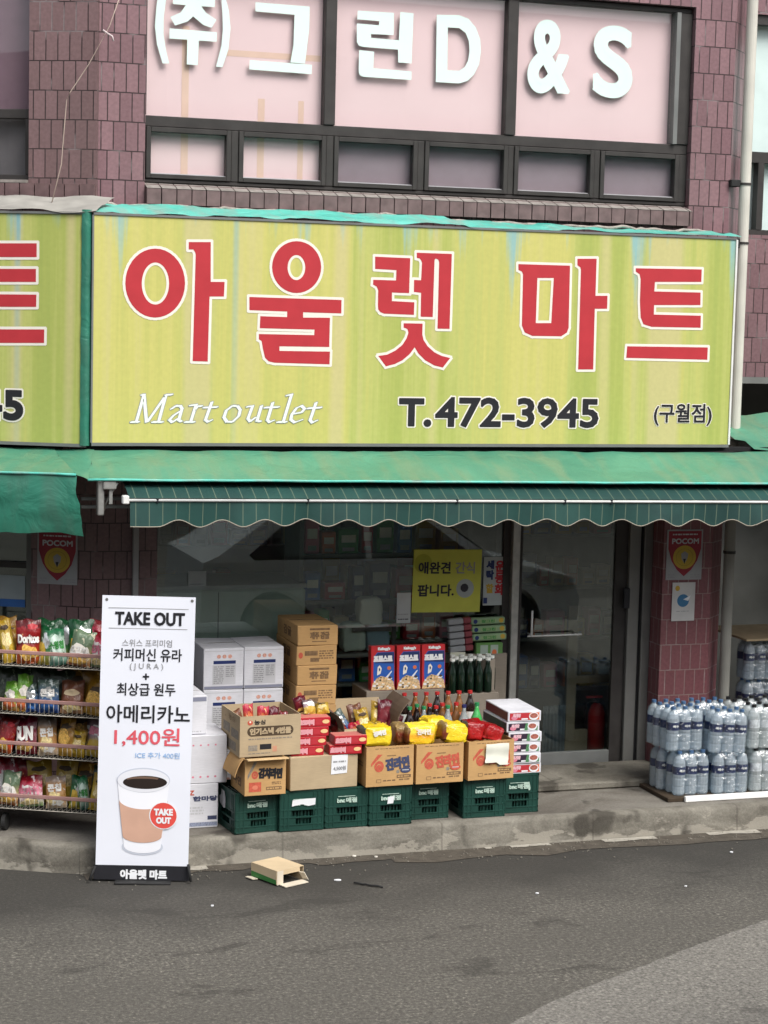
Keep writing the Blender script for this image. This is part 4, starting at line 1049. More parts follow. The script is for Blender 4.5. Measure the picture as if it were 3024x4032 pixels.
def carton(name, label, cat, loc, rz, w, d, h, m, front=None, side=None, opened=False, group=None, flaps=(), fill=0.75, tape=True):
    t = thing(name, label, cat, loc, rz, group)
    mb = MB()
    if opened:
        th = 0.006
        mb.box(0, 0, 0, w, th, h, m); mb.box(0, d-th, 0, w, d, h, m); mb.box(0, th, 0, th, d-th, h, m); mb.box(w-th, th, 0, w, d-th, h, m); mb.box(th, th, 0.001, w-th, d-th, 0.01, m)
    else:
        mb.box(0, 0, 0, w, d, h, m, 0.004)
        if tape: mb.box(0.006, d/2-0.0015, h, w-0.006, d/2+0.0015, h+0.002, BROWN)
    sd_ = rnd.uniform(0, 99)
    if not opened:
        for i, v in enumerate(mb.v):
            k = noise.noise_vector(Vector((round(v.x/w*2)*3.1+sd_, round(v.y/d*2)*2.3, round(v.z/h*2)*1.7)))
            v.x += k.x*0.006; v.z += (k.z*0.006 if v.z > h*0.5 else 0)
            if v.y > d*0.4: v.y += k.y*0.008
    bo = mb.build('body', t)
    if front or side:
        pr = MB()
        if front: front(pr, w, h); pr.build('printing', bo); pr = MB()
        if side:
            pr = MB()
            pr.M = Matrix(((0, 1, 0, 0), (-1, 0, 0, d), (0, 0, 1, 0), (0, 0, 0, 1)))   # local x runs from the back edge to the front edge of the left side
            side(pr, d, h); pr.build('side_printing', bo)
    for f in flaps:
        fm = MB(); add_flap(fm, *f[:5], f[5] if len(f) > 5 else m); fm.build('flap', t)
    return t

# ------------------------------------------------------------------ green bottle crates
def crate_proto():
    t = thing('bottle_crate', 'x', 'crate')
    W, D, H = 0.295, 0.375, 0.262
    mb = MB()
    def face(mb, W):
        th = 0.006; y0, y1 = 0.004, 0.004+th
        mb.box(0, y0, H-0.125, W, y1, H, CRATE); mb.box(0, y0, 0, W, y1, 0.035, CRATE)
        mb.box(0, y0, 0.035, W*0.27, y1, H-0.125, CRATE); mb.box(W*0.80, y0, 0.035, W, y1, H-0.125, CRATE)
        mb.box(W*0.27, y0, 0.080, W*0.80, y1, 0.092, CRATE)
        mb.box(W*0.27, y0, 0.035, W*0.37, y1, 0.080, CRATE); mb.box(W*0.72, y0, 0.035, W*0.80, y1, 0.080, CRATE)
        for z in (0.002, 0.036, 0.084, 0.133, H-0.012): mb.box(0, 0, z, W, y0, z+0.008, CRATE)
        for x in (0.004, 0.03, 0.058, W-0.070, W-0.042, W-0.014):
            mb.box(x, 0.0008, 0.010, x+0.007, y0, H-0.012, CRATE)
        for i in range(7):
            x = W*0.29+i*W*0.075; mb.box(x, y1+0.012, 0.04, x+0.008, y1+0.016, H-0.12, CRATE)
    face(mb, W)
    mb.M = Matrix(((0, 1, 0, 0), (-1, 0, 0, D), (0, 0, 1, 0), (0, 0, 0, 1))); face(mb, D)
    mb.M = Matrix(((0, -1, 0, W), (1, 0, 0, 0), (0, 0, 1, 0), (0, 0, 0, 1))); face(mb, D)
    mb.M = Matrix(((-1, 0, 0, W), (0, -1, 0, D), (0, 0, 1, 0), (0, 0, 0, 1))); face(mb, W)
    mb.M = Matrix.Identity(4)
    mb.box(0.012, 0.012, 0.004, W-0.012, D-0.012, 0.010, CRATE)
    for i in range(1, 4): mb.box(W*i/4-0.002, 0.02, 0.012, W*i/4+0.002, D-0.02, H-0.03, CRATE)
    for i in range(1, 5): mb.box(0.02, D*i/5-0.002, 0.012, W-0.02, D*i/5+0.002, H-0.03, CRATE)
    mb.build('body', t)
    return t
PALE = mat('worn_white_stencil', (0.42, 0.55, 0.47), 0.6, var=0.25, scale=60)
cr = crate_proto()
crs = [((926, 3290), (1096, 3273), 'with a torn white side sticker, leftmost of the row', 'sticker'),
       ((1103, 3281), (1273, 3267), 'with a white smear across its stencil, second from the left', 'smear'),
       ((1276, 3264), (1434, 3250), 'with a clean stencil, third from the left', ''),
       ((1450, 3254), (1616, 3238), 'with a white scrap over its stencil, fourth from the left', 'scrap'),
       ((1622, 3231), (1767, 3221), 'just left of the dark gap, fifth from the left', ''),
       ((1822, 3224), (1990, 3213), 'just right of the dark gap, sixth from the left', ''),
       ((1990, 3204), (2118, 3196), 'at the right end of the row under the flat boxes', 'drip')]
CP = []
for i, (pl_, pr_, lab, k) in enumerate(crs):
    a, rz0, w0 = where(pl_, pr_, LZ)
    if i in (4, 6): c = atz(pr_[0], pr_[1], LZ); a = Vector((c.x-0.295, c.y, LZ))
    rz0 = max(-0.03, min(0.12, rz0)) if i == 0 else rnd.uniform(-0.015, 0.03)
    a.y = max(a.y, KY+0.02)
    t = cr if i == 0 else dup(cr)
    t.location = (a.x, a.y, LZ+0.001); t.rotation_euler = (0, 0, rz0); t['label'] = 'dark green bottle crate '+lab; t['category'] = 'crate'; t['group'] = 'green bottle crates along the kerb'
    CP.append((a, rz0, t))
def crate_print(t, k):
    mb = MB(); mb.text('bnc', 0.085, 0.166, 0.135, 0.190, 0.001, PALE, 0.0022)
    mb.text('매점', 0.145, 0.163, 0.215, 0.194, 0.001, PALE, 0.002); mb.rect(0.09, 0.202, 0.205, 0.206, 0.001, PALE)
    if k == 'sticker':
        mb.M = Matrix(((0, 1, 0, 0), (-1, 0, 0, 0.375), (0, 0, 1, 0), (0, 0, 0, 1)))
        mb.poly([(0.10, 0.150), (0.17, 0.125), (0.20, 0.13), (0.205, 0.19), (0.185, 0.235), (0.13, 0.24), (0.125, 0.20), (0.095, 0.19)], 0.001, LGREY)
    if k == 'smear': mb.poly([(0.08, 0.160), (0.15, 0.172), (0.19, 0.158), (0.235, 0.165), (0.237, 0.207), (0.16, 0.205), (0.085, 0.200)], 0.003, WHITE)
    if k == 'scrap': mb.poly([(0.125, 0.140), (0.165, 0.142), (0.172, 0.188), (0.13, 0.186)], 0.003, WHITE)
    if k == 'drip': mb.poly([(0.185, 0.205), (0.225, 0.207), (0.235, 0.165), (0.232, 0.150), (0.222, 0.150), (0.215, 0.175), (0.19, 0.185)], 0.002, PALE)
    mb.build('printing', t)
for (a, rz0, t), c in zip(CP, crs): crate_print(t, c[3])
CZ = LZ+0.001+0.262

# ------------------------------------------------------------------ cartons standing on the crates
def blk(mb, x0, z0, x1, z1, m, w=0.001): mb.rect(x0, z0, x1, z1, w, m)
PR_BR = mat('faded_brown_ink', (0.20, 0.12, 0.06), 0.7, var=0.25, scale=60)
PR_RD = mat('faded_red_ink', (0.50, 0.10, 0.06), 0.7, var=0.2, scale=60)
PR_NV = mat('faded_navy_ink', (0.05, 0.06, 0.12), 0.7, var=0.2, scale=60)
PR_GR = mat('faded_grey_ink', (0.24, 0.21, 0.17), 0.7, var=0.25, scale=60)
def lines(mb, x0, z0, x1, z1, n, m, w=0.001, seed=0):
    r2 = random.Random(seed); hh = (z1-z0)/n
    for i in range(n):
        x = x0
        while x < x1-0.004:
            l = min(r2.uniform(0.008, 0.03), x1-x); mb.rect(x, z0+i*hh+hh*0.2, x+l, z0+i*hh+hh*0.75, w, m); x += l+r2.uniform(0.003, 0.008)
def ramen_front(ink, word='진라면'):
    def f(mb, w, h):
        mb.poly([(0.03*w/.3, h*0.50), (0.03*w/.3, h*0.58), (w*0.24, h*0.80), (w*0.34, h*0.80)], 0.001, PR_RD)
        mb.ell(w*0.27, h*0.50, w*0.10, h*0.14, 0.001, PR_RD, (w*0.05, h*0.07)); mb.ell(w*0.27, h*0.49, w*0.045, h*0.06, 0.001, PR_RD)
        mb.text(word, w*0.42, h*0.42, w*0.90, h*0.70, 0.001, ink, 0.005, rot=0.10)
        mb.ell(w*0.83, h*0.38, w*0.11, h*0.07, 0.003, ink); blk(mb, w*0.76, h*0.375, w*0.90, h*0.395, LGREY, 0.0035)
        mb.ell(w*0.67, h*0.35, w*0.035, h*0.045, 0.001, PR_GR)
        blk(mb, w*0.43, h*0.75, w*0.62, h*0.77, PR_BR)
        blk(mb, w*0.65, h*0.19, w*0.95, h*0.27, PR_BR, 0.0012); lines(mb, w*0.67, h*0.205, w*0.93, h*0.255, 1, CB_ORANGE, 0.0018, 3)
        lines(mb, w*0.70, h*0.12, w*0.92, h*0.18, 1, PR_BR, 0.001, 2); blk(mb, w*0.22, h*0.09, w*0.32, h*0.18, PR_BR); blk(mb, w*0.23, h*0.10, w*0.31, h*0.165, CB_ORANGE, 0.0018)
        lines(mb, w*0.36, h*0.11, w*0.62, h*0.17, 1, PR_BR, 0.001, 5); lines(mb, w*0.18, h*0.93, w*0.9, h*0.96, 1, PR_BR, 0.001, 6)
    return f
def side_marks(mb, w, h):
    lines(mb, w*0.2, h*0.45, w*0.8, h*0.6, 2, PR_BR, 0.001, 1); blk(mb, w*0.1, h*0.15, w*0.45, h*0.35, PR_BR)
G_ROW = 'open cartons of groceries lined up on the crates'
# kimchi noodle carton at the left
a, r_, w_ = where((963, 3136), (1124, 3125), CZ); h_ = ztop((968, 2992), a)-CZ
B1 = (a, w_, h_)
def f1(mb, w, h):
    mb.poly([(0.02*w/.3, h*0.44), (0.02*w/.3, h*0.56), (w*0.22, h*0.93), (w*0.30, h*0.93)], 0.001, PR_GR)
    mb.ell(w*0.24, h*0.56, w*0.08, h*0.11, 0.001, PR_RD, (w*0.04, h*0.05)); mb.ell(w*0.24, h*0.56, w*0.03, h*0.04, 0.001, PR_RD)
    mb.text('김치라면', w*0.34, h*0.46, w*0.90, h*0.72, 0.001, BLACK, 0.0045, rot=-0.06)
    blk(mb, w*0.10, h*0.10, w*0.40, h*0.36, PR_RD); mb.ell(w*0.25, h*0.22, w*0.07, h*0.06, 0.002, mat('light_red_ink', (0.62, 0.2, 0.12), 0.7))
    blk(mb, w*0.52, h*0.13, w*0.90, h*0.22, PR_BR); lines(mb, w*0.54, h*0.14, w*0.88, h*0.21, 1, CB_ORANGE, 0.0018, 4); lines(mb, w*0.66, h*0.27, w*0.88, h*0.36, 2, PR_BR, 0.001, 4)
def f1s(mb, w, h): mb.text('라면', w*0.2, h*0.2, w*0.75, h*0.42, 0.001, PR_BR, 0.004)
k1 = carton('cardboard_box', 'open orange kraft noodle carton under the tan snack carton, left end of the row', 'box', (a.x, a.y, CZ+0.001), r_, w_, 0.30, h_, CB_ORANGE, f1, f1s, True, G_ROW,
            flaps=[((w_, -0.001, h_), (0.0, -0.001, h_), (0, -1, 0.18), 0.06, (0, -0.2, -0.3), cardboard('lit_board', (0.60, 0.42, 0.22))),  # light on the upturned front flap is put into its board colour
                   ((-0.002, 0.02, h_), (-0.002, 0.28, h_), (-0.5, 0, -0.6), 0.13, (0.3, 0, -0.9), CB_ORANGE)])
zA = CZ+0.002+h_
# tan snack carton resting on it
a = atz(943, 2984, zA); c = atz(1169, 2962, zA); w_ = (c-a).length; h_ = at(941, 2824, a.y).z-zA
def f2(mb, w, h):
    mb.ell(w*0.165, h*0.84, w*0.045, h*0.06, 0.001, PR_RD); mb.ell(w*0.165, h*0.86, w*0.014, h*0.025, 0.0018, CREAM)
    mb.text('농심', w*0.235, h*0.79, w*0.41, h*0.90, 0.001, BLACK, 0.001)
    x0, x1, z0, z1 = w*0.12, w*0.88, h*0.50, h*0.74; rr = (z1-z0)/2
    P = [(x1-rr+rr*math.cos(R(q_)), z0+rr+rr*math.sin(R(q_))) for q_ in range(-90, 91, 15)]+[(x0+rr+rr*math.cos(R(q_)), z0+rr+rr*math.sin(R(q_))) for q_ in range(90, 271, 15)]
    mb.poly(P, 0.001, BROWN)
    mb.text('인기스낵 4번들', x0+0.018, z0+0.012, x1-0.018, z1-0.012, 0.002, CB_TAN, 0.0028)
    lines(mb, w*0.14, h*0.41, w*0.86, h*0.46, 1, PR_GR, 0.001, 9); blk(mb, w*0.14, h*0.14, w*0.29, h*0.28, PR_GR); blk(mb, w*0.33, h*0.17, w*0.52, h*0.30, BLACK); blk(mb, w*0.54, h*0.10, w*0.61, h*0.24, mat('pale_red_ink', (0.5, 0.25, 0.16), 0.7))
    lines(mb, w*0.14, h*0.06, w*0.5, h*0.10, 1, PR_GR, 0.001, 10)
def f2s(mb, w, h):
    blk(mb, w*0.12, h*0.45, w*0.48, h*0.68, PR_GR); blk(mb, w*0.54, h*0.40, w*0.92, h*0.62, PR_GR); blk(mb, w*0.3, h*0.08, w*0.8, h*0.3, PR_GR); mb.text('농심', w*0.4, h*0.78, w*0.75, h*0.92, 0.001, PR_BR)
D2 = 0.40
k2 = carton('cardboard_box', 'open tan snack carton with a brown pill-shaped title, stacked on the noodle carton', 'box', (a.x, a.y, zA+0.001), 0.06, w_, D2, h_, CB_TAN, f2, f2s, True, G_ROW)
T2 = (Vector((a.x, a.y, zA)), w_, h_)
# wide plain carton
a, r_, w_ = where((1141, 3117), (1406, 3097), CZ); h_ = ztop((1139, 2985), a)-CZ
k3 = carton('cardboard_box', 'wide plain tan carton with a white paper note, under the red cake boxes', 'box', (a.x, a.y, CZ+0.001), r_, w_, 0.34, h_, CB_TAN, group=G_ROW, tape=False)
b = MB(); b.poly([(w_*0.60, h_*0.42), (w_*0.84, h_*0.44), (w_*0.85, h_*0.99), (w_*0.61, h_*0.99)], 0.003, WHITE); lines(b, w_*0.63, h_*0.75, w_*0.82, h_*0.84, 1, GREYP, 0.004, 2); b.text('4,500원', w_*0.635, h_*0.53, w_*0.82, h_*0.66, 0.004, GREYP, 0.0006)
b.build('paper_note', k3)
Z3 = CZ+0.002+h_; A3 = a.copy(); W3 = w_
# three noodle cartons
def noodle(pl_, pr_, pt_, ink, lab, extra=None):
    a, r_, w_ = where(pl_, pr_, CZ); h_ = ztop(pt_, a)-CZ
    t = carton('cardboard_box', lab, 'box', (a.x, a.y, CZ+0.001), max(0, min(0.06, r_)), w_, 0.30, h_, CB_ORANGE, ramen_front(ink), side_marks, True, G_ROW)
    return t, a, w_, h_
k4, a4, w4, h4 = noodle((1440, 3101), (1626, 3089), (1437, 2944), PR_NV, 'orange kraft noodle carton with navy lettering, topped by a yellow pack')
k5, a5, w5, h5 = noodle((1637, 3089), (1822, 3077), (1637, 2934), PR_RD, 'orange kraft noodle carton with red lettering, middle of the three')
k6, a6, w6, h6 = noodle((1842, 3075), (2011, 3058), (1838, 2923), PR_RD, 'orange kraft noodle carton with a white cloth-like tag, right of the three')
b = MB(); vs = []
for i in range(7):
    for j in range(9): vs.append((w6*(0.36+0.50*i/6)-0.006*(j > 6), -0.016-0.006*math.sin(i*1.1)-0.003*math.sin(j), h6*(0.93-0.56*j/8*(1.0 if i > 3 else 0.86))))
b.add(vs, [(i*9+j, i*9+j+1, (i+1)*9+j+1, (i+1)*9+j) for i in range(6) for j in range(8)], mat('ivory_tag', (0.74, 0.74, 0.64), 0.7), True); b.build('hanging_tag', k6)

# six flat boxes at the right end
fb = None; base = atz(2001, 3049, CZ)
tops = [(2131, 3049, 'red'), (2128, 3004, 'dark'), (2129, 2960, 'dark'), (2133, 2916, 'dark'), (2126, 2872, 'dark'), (2131, 2825, 'red')]
names = ['red and white flat noodle box, bottom of the stack at the right end', 'white and dark flat noodle box, second from the bottom of its stack', 'white and dark flat noodle box, third from the bottom of its stack',
         'white and dark flat noodle box, fourth from the bottom of its stack', 'white and dark flat noodle box, fifth up, just below the red top one', 'red and white flat noodle box, topmost of the stack at the right end']
yb = CP[6][0].y-0.004; FW_, FD = 0.235, 0.42
zz = CZ+0.002; protos = {}
for i, (px, py, kd) in enumerate(tops):
    xr = at(px, py-20, yb).x
    fh = 0.0705
    key = kd
    if key not in protos:
        t = thing('flat_box', names[i], 'box', (0, 0, 0), 0, 'flat noodle boxes stacked at the right end')
        mb = MB(); mb.box(0, 0, 0, FW_, FD, fh-0.002, CB_WHITE, 0.003)
        mb.add([(-0.0008, 0.01, 0.006), (-0.0008, FD-0.01, 0.006), (-0.0008, FD-0.01, fh-0.01), (-0.0008, 0.01, fh-0.01)], [(0, 3, 2, 1)][::1], MAROON if kd == 'red' else mat('dark_box_side', (0.06, 0.055, 0.06), 0.6)); bo = mb.build('body', t)
        mb = MB(); k = RED if kd == 'red' else mat('aubergine_print', (0.035, 0.02, 0.04), 0.5)
        blk(mb, 0.012, 0.009, 0.150, 0.058, k); mb.ell(0.045, 0.026, 0.022, 0.014, 0.002, PINK); mb.text('육개장', 0.035, 0.030, 0.088, 0.052, 0.002, mat('blush_print', (0.72, 0.45, 0.50), 0.5), 0.002)
        blk(mb, 0.095, 0.012, 0.14, 0.022, WHITE, 0.002)
        if kd != 'red': mb.poly([(0.125, 0.009), (0.15, 0.009), (0.15, 0.058), (0.135, 0.058)], 0.0022, mat('leaf_print', (0.08, 0.22, 0.10), 0.5)); mb.poly([(0.2, 0.009), (0.222, 0.009), (0.222, 0.04)], 0.002, mat('leaf_print', (0.08, 0.22, 0.10), 0.5))
        else: blk(mb, 0.150, 0.009, 0.222, 0.058, ORANGE, 0.0008)
        mb.ell(0.182, 0.034, 0.034, 0.026, 0.003, WHITE); mb.ell(0.182, 0.038, 0.028, 0.017, 0.004, mat('soup_print', (0.36, 0.12, 0.09), 0.5, var=0.4, scale=90)); mb.build('printing', bo)
        protos[key] = t
    else: t = dup(protos[key])
    t.location = (xr-FW_, yb+rnd.uniform(-0.004, 0.004), zz); t.rotation_euler = (0, 0, rnd.uniform(-0.02, 0.02)); t['label'] = names[i]; zz += fh

# red cake boxes on the plain carton
rb = None; RBW, RBH, RBD = 0.215, 0.0615, 0.12
def redbox():
    t = thing('cake_box', 'x', 'box')
    mb = MB(); mb.box(0, 0, 0, RBW, RBD, RBH-0.002, mat('cherry_carton', (0.42, 0.02, 0.03), 0.35), 0.003); mb.box(0.003, 0.003, RBH-0.002, RBW-0.003, RBD-0.003, RBH-0.0012, mat('pale_cherry', (0.55, 0.18, 0.15), 0.5)); bo = mb.build('body', t)
    mb = MB(); mb.text('초코파이', 0.008, 0.014, 0.105, 0.046, 0.001, mat('rose_letter', (0.70, 0.33, 0.36), 0.5), 0.004); blk(mb, 0.115, 0.012, 0.158, 0.05, RED); mb.ell(0.185, 0.032, 0.024, 0.013, 0.001, mat('biscuit_print', (0.74, 0.50, 0.24), 0.5)); mb.build('printing', bo)
    return t
rb = redbox(); zz = Z3
G_R = 'red cake boxes piled on the plain carton'
order = ['bottom', 'second from the bottom', 'third from the bottom', 'top']
for i, px in enumerate((1274, 1283, 1292, 1298)):
    t = rb if i == 0 else dup(rb); X = at(px, 2990, A3.y+0.03).x
    t.location = (X-RBW, A3.y+0.03, zz+RBH*i); t.rotation_euler = (0, 0, 0.0); t['label'] = f'red cake box, {order[i]} of the taller pile beside the snack carton'; t['group'] = G_R
for i, px in enumerate((1404, 1428)):
    t = dup(rb); X = at(px, 2990, A3.y+0.03).x
    t.location = (X-RBW+0.03, A3.y+0.02+0.01*i, zz+RBH*i); t['label'] = ('red cake box, lower of the short pile above the white note', 'red cake box, upper of the short pile above the white note')[i]; t['group'] = G_R
    if i == 1: t.location = (X-RBW+0.02, A3.y+0.012, zz+RBH)

# ------------------------------------------------------------------ crinkled packs
def bagmat(name, stops, blob=None, bt=0.56, bscale=5.0, rough=0.28):
    if name in MAT: return MAT[name]
    m, n, L, bb = newmat(name)
    uv = n.new('ShaderNodeUVMap').outputs[0]; sp = n.new('ShaderNodeSeparateXYZ'); L.new(uv, sp.inputs[0])
    z = noise_node(n, L, uv, 3.0, 4, None, 0.6, 0.6)
    ad = n.new('ShaderNodeMath'); ad.operation = 'MULTIPLY_ADD'; L.new(z, ad.inputs[0]); ad.inputs[1].default_value = 0.30; L.new(sp.outputs[1], ad.inputs[2])
    stops = [(p, tuple(min(0.9, (x**1.25)*1.0) for x in c)) for p, c in stops]; blob = tuple(x*0.9 for x in blob) if blob else None
    r = ramp(n, [(p+0.15, c) for p, c in stops], 'LINEAR'); L.new(ad.outputs[0], r.inputs[0]); c = r.outputs[0]
    if blob:
        z2 = noise_node(n, L, uv, bscale, 3, None, 0.55, 0.5); rr = ramp(n, [(bt, (0, 0, 0)), (bt+0.03, (1, 1, 1))]); L.new(z2, rr.inputs[0])
        c = mixc(n, L, rr.outputs[0], c, blob)
    L.new(c, bb.inputs['Base Color']); bb.inputs['Roughness'].default_value = rough; bb.inputs['Specular IOR Level'].default_value = 0.6
    bp = n.new('ShaderNodeBump'); bp.inputs['Distance'].default_value = 0.015; bp.inputs['Strength'].default_value = 0.5
    z3 = noise_node(n, L, uv, 6.0, 4, (1, 0.6, 1), 0.6, 1.0); L.new(z3, bp.inputs['Height']); L.new(bp.outputs[0], bb.inputs['Normal'])
    return m
def bagsurf(u, v, w, h, t, seed, side=-1):
    u = max(0.0, min(1.0, u)); v = max(0.0, min(1.0, v))
    a = (1-abs(2*u-1)**2.6)**0.75; c = (1-abs(2*v-1)**3.2)**0.8
    th = t*0.5*a*c
    k = noise.noise(Vector((u*3+seed, v*4, seed*1.3)))*0.014*(a+0.3)+noise.noise(Vector((u*8+seed, v*10, seed)))*0.006+0.004*math.sin((u*2-1)*9*(1 if v > 0.5 else -1)+v*20)*(1-c)
    x = (u-0.5)*w*(1-0.06*math.sin(v*math.pi)); z = v*h+0.006*math.sin(u*9+seed)*(1 if v > 0.9 else 0)
    return Vector((x, side*(th+ (k if c > 0.15 else k*0.3)), z))
def bag(m, w=0.17, h=0.25, t=0.07, seed=0.0, words=(), crimp=None, name='snack_bag'):
    mb = MB(); n, q = 12, 14
    for side in (-1, 1):
        vs = []; uv = []
        for i in range(n+1):
            for j in range(q+1):
                vs.append(bagsurf(i/n, j/q, w, h, t, seed, side)); uv.append((i/n, j/q))
        for i in range(n):
            for j in range(q):
                f = (i*(q+1)+j, (i+1)*(q+1)+j, (i+1)*(q+1)+j+1, i*(q+1)+j+1)
                mb.smooth.add(len(mb.f)); mb.uv[len(mb.f)] = [uv[k] for k in (f if side < 0 else f[::-1])]
                mb.f.append([len(mb.v)+k for k in (f if side < 0 else f[::-1])]); mb.m.append(mb.mi(m))
        mb.v += vs
    o = mb.build(name)
    st_ = BST.get(m.name)
    wp = lambda p: Vector((p.x, bagsurf(p.x/w+0.5, max(0, min(1, p.z/h)), w, h, t, seed).y+p.y, p.z))
    if st_:
        dm = MB(); r2 = random.Random(int(seed*10))
        def disc(cx, cz, rx, rz, off, mt, wob=0.0):
            P = []; N = 16
            ph = r2.uniform(0, 6)
            for ri in range(4):
                for k in range(N):
                    an = 2*math.pi*k/N; f = (ri+1)/4*(1+wob*math.sin(an*5+ph)+wob*0.6*math.sin(an*3+ph*2))
                    P.append(((cx+rx*f*math.cos(an))*w-w/2, -off, (cz+rz*f*math.sin(an))*h))
            P.append((cx*w-w/2, -off, cz*h)); P = [wp(Vector(p)) for p in P]
            F = [(4*N, k, (k+1) % N) for k in range(N)]+[(r_*N+k, (r_+1)*N+k, (r_+1)*N+(k+1) % N, r_*N+(k+1) % N) for r_ in range(3) for k in range(N)]
            dm.add(P, F, mt, True)
        for (cx, cz, rx, rz, mt, wob) in st_: disc(cx, cz, rx, rz, 0.0022+0.0006*len(dm.f)/64, mt, wob)
        dm.build('artwork', o)
    if words:
        tm = MB()
        for (s_, x0, z0, x1, z1, lm, bold) in words:
            tm.text(s_, x0*w-w/2, z0*h, x1*w-w/2, z1*h, 0, lm, bold, warp=lambda p: Vector((p.x, bagsurf(p.x/w+0.5, max(0, min(1, p.z/h)), w, h, t, seed).y-0.0062+p.y, p.z)))
        tm.build('lettering', o)
    return o
BST = {}
WC = mat('bag_white_letter', (0.78, 0.76, 0.72), 0.4)
BM = {
 'red': bagmat('bag_red', [(0, (0.50, 0.16, 0.05)), (0.25, (0.55, 0.09, 0.03)), (0.45, (0.26, 0.015, 0.015)), (0.8, (0.34, 0.02, 0.025)), (1, (0.16, 0.01, 0.012))], (0.62, 0.28, 0.08), 0.66),
 'green': bagmat('bag_green', [(0, (0.50, 0.40, 0.08)), (0.3, (0.09, 0.26, 0.10)), (0.6, (0.02, 0.16, 0.06)), (1, (0.015, 0.10, 0.04))], (0.50, 0.62, 0.50), 0.62),
 'teal': bagmat('bag_white_teal', [(0, (0.10, 0.26, 0.20)), (0.4, (0.50, 0.60, 0.52)), (0.75, (0.42, 0.55, 0.46)), (1, (0.03, 0.18, 0.08))], (0.04, 0.16, 0.09), 0.60, 8),
 'cream': bagmat('bag_cream', [(0, (0.50, 0.20, 0.08)), (0.3, (0.55, 0.45, 0.25)), (0.6, (0.16, 0.22, 0.14)), (1, (0.20, 0.27, 0.18))], (0.62, 0.58, 0.42), 0.60, 6),
 'pink': bagmat('bag_red_pink', [(0, (0.30, 0.45, 0.18)), (0.25, (0.65, 0.50, 0.52)), (0.55, (0.60, 0.16, 0.24)), (0.8, (0.38, 0.02, 0.05)), (1, (0.22, 0.01, 0.02))], (0.72, 0.60, 0.62), 0.60, 5),
 'yellow': bagmat('bag_yellow', [(0, (0.58, 0.40, 0.06)), (0.5, (0.62, 0.46, 0.08)), (1, (0.42, 0.28, 0.03))], (0.70, 0.58, 0.20), 0.62),
 'gold': bagmat('bag_gold', [(0, (0.48, 0.30, 0.06)), (0.5, (0.42, 0.24, 0.04)), (1, (0.30, 0.17, 0.02))], (0.55, 0.36, 0.10), 0.6),
 'tan': bagmat('bag_tan', [(0, (0.60, 0.50, 0.38)), (0.3, (0.55, 0.33, 0.14)), (0.7, (0.50, 0.30, 0.12)), (1, (0.30, 0.24, 0.20))], (0.62, 0.60, 0.56), 0.62),
 'lime': bagmat('bag_lime', [(0, (0.62, 0.30, 0.08)), (0.3, (0.50, 0.52, 0.16)), (0.6, (0.22, 0.42, 0.08)), (1, (0.16, 0.34, 0.05))], (0.45, 0.62, 0.22), 0.6),
 'blue': bagmat('bag_blue', [(0, (0.05, 0.12, 0.36)), (0.5, (0.10, 0.18, 0.30)), (1, (0.10, 0.14, 0.12))], (0.50, 0.56, 0.55), 0.58),
 'brown': bagmat('bag_brown', [(0, (0.45, 0.28, 0.16)), (0.3, (0.26, 0.11, 0.06)), (1, (0.22, 0.10, 0.06))], (0.34, 0.18, 0.10), 0.62),
 'purple': bagmat('bag_purple', [(0, (0.58, 0.45, 0.10)), (0.35, (0.55, 0.42, 0.12)), (0.5, (0.40, 0.30, 0.35)), (1, (0.20, 0.14, 0.15))], (0.66, 0.60, 0.62), 0.6),
 'maroon': bagmat('bag_maroon', [(0, (0.20, 0.02, 0.03)), (0.5, (0.24, 0.02, 0.05)), (1, (0.14, 0.01, 0.03))], (0.45, 0.10, 0.16), 0.66),
 'olive': bagmat('bag_dark_olive', [(0, (0.12, 0.14, 0.07)), (0.5, (0.06, 0.09, 0.05)), (1, (0.05, 0.07, 0.04))], (0.22, 0.26, 0.18), 0.62),
 'orange': bagmat('bag_orange', [(0, (0.55, 0.10, 0.03)), (0.5, (0.62, 0.20, 0.05)), (1, (0.50, 0.04, 0.08))], (0.70, 0.45, 0.15), 0.6),
}
BW_ = {'red': (('Doritos', .10, .48, .90, .66, WC, .003),), 'sun': (('SUN', .14, .38, .86, .74, WC, .005),), 'cream': (('오감자', .12, .30, .85, .55, WC, .0035),),
       'pink': (('포카칩', .10, .36, .88, .60, PINK, .004),), 'tan': (('콘칩', .18, .52, .80, .74, WC, .003),), 'purple': (('꿀꽈배기', .08, .55, .92, .74, PINK, .004),),
       'teal': (('스윙칩', .12, .45, .88, .65, GREENP, .003),), 'blue': (('콘칩', .2, .5, .8, .7, WC, .003),)}

# ------------------------------------------------------------------ snack rack along the left wing
rk = thing('snack_rack', 'four tier wire snack rack with dusty rose rails on the pavement at the left', 'rack', tuple(Lw(0, 0, 0)), -LA)
RY = -0.86
xr_ = atL(440, 2700, RY).x; xl_ = xr_-1.25
levels = [atL(200, y, RY).z for y in (2575, 2765, 2934, 3141)]
for k, z in enumerate(levels):
    b = MB(); b.box(xl_, RY-0.006, z-0.012, xr_, RY+0.010, z+0.011, RAILPK, 0.003); b.build('rail', rk)
    b = MB(); x = xl_+0.01
    while x < xr_: b.tube([(x, RY, z-0.012), (x, RY, z-0.085), (x, RY+0.34, z-0.085), (x, RY+0.34, z+0.0)], 0.0024, WIRE, 4); x += 0.030
    b.tube([(xl_, RY-0.002, z-0.085), (xr_, RY-0.002, z-0.085)], 0.003, WIRE, 5); b.tube([(xl_, RY+0.342, z), (xr_, RY+0.342, z)], 0.003, WIRE, 5)
    b.box(xl_+0.005, RY+0.005, z-0.092, xr_-0.005, RY+0.335, z-0.0875, RUBBER)
    b.build('basket', rk)
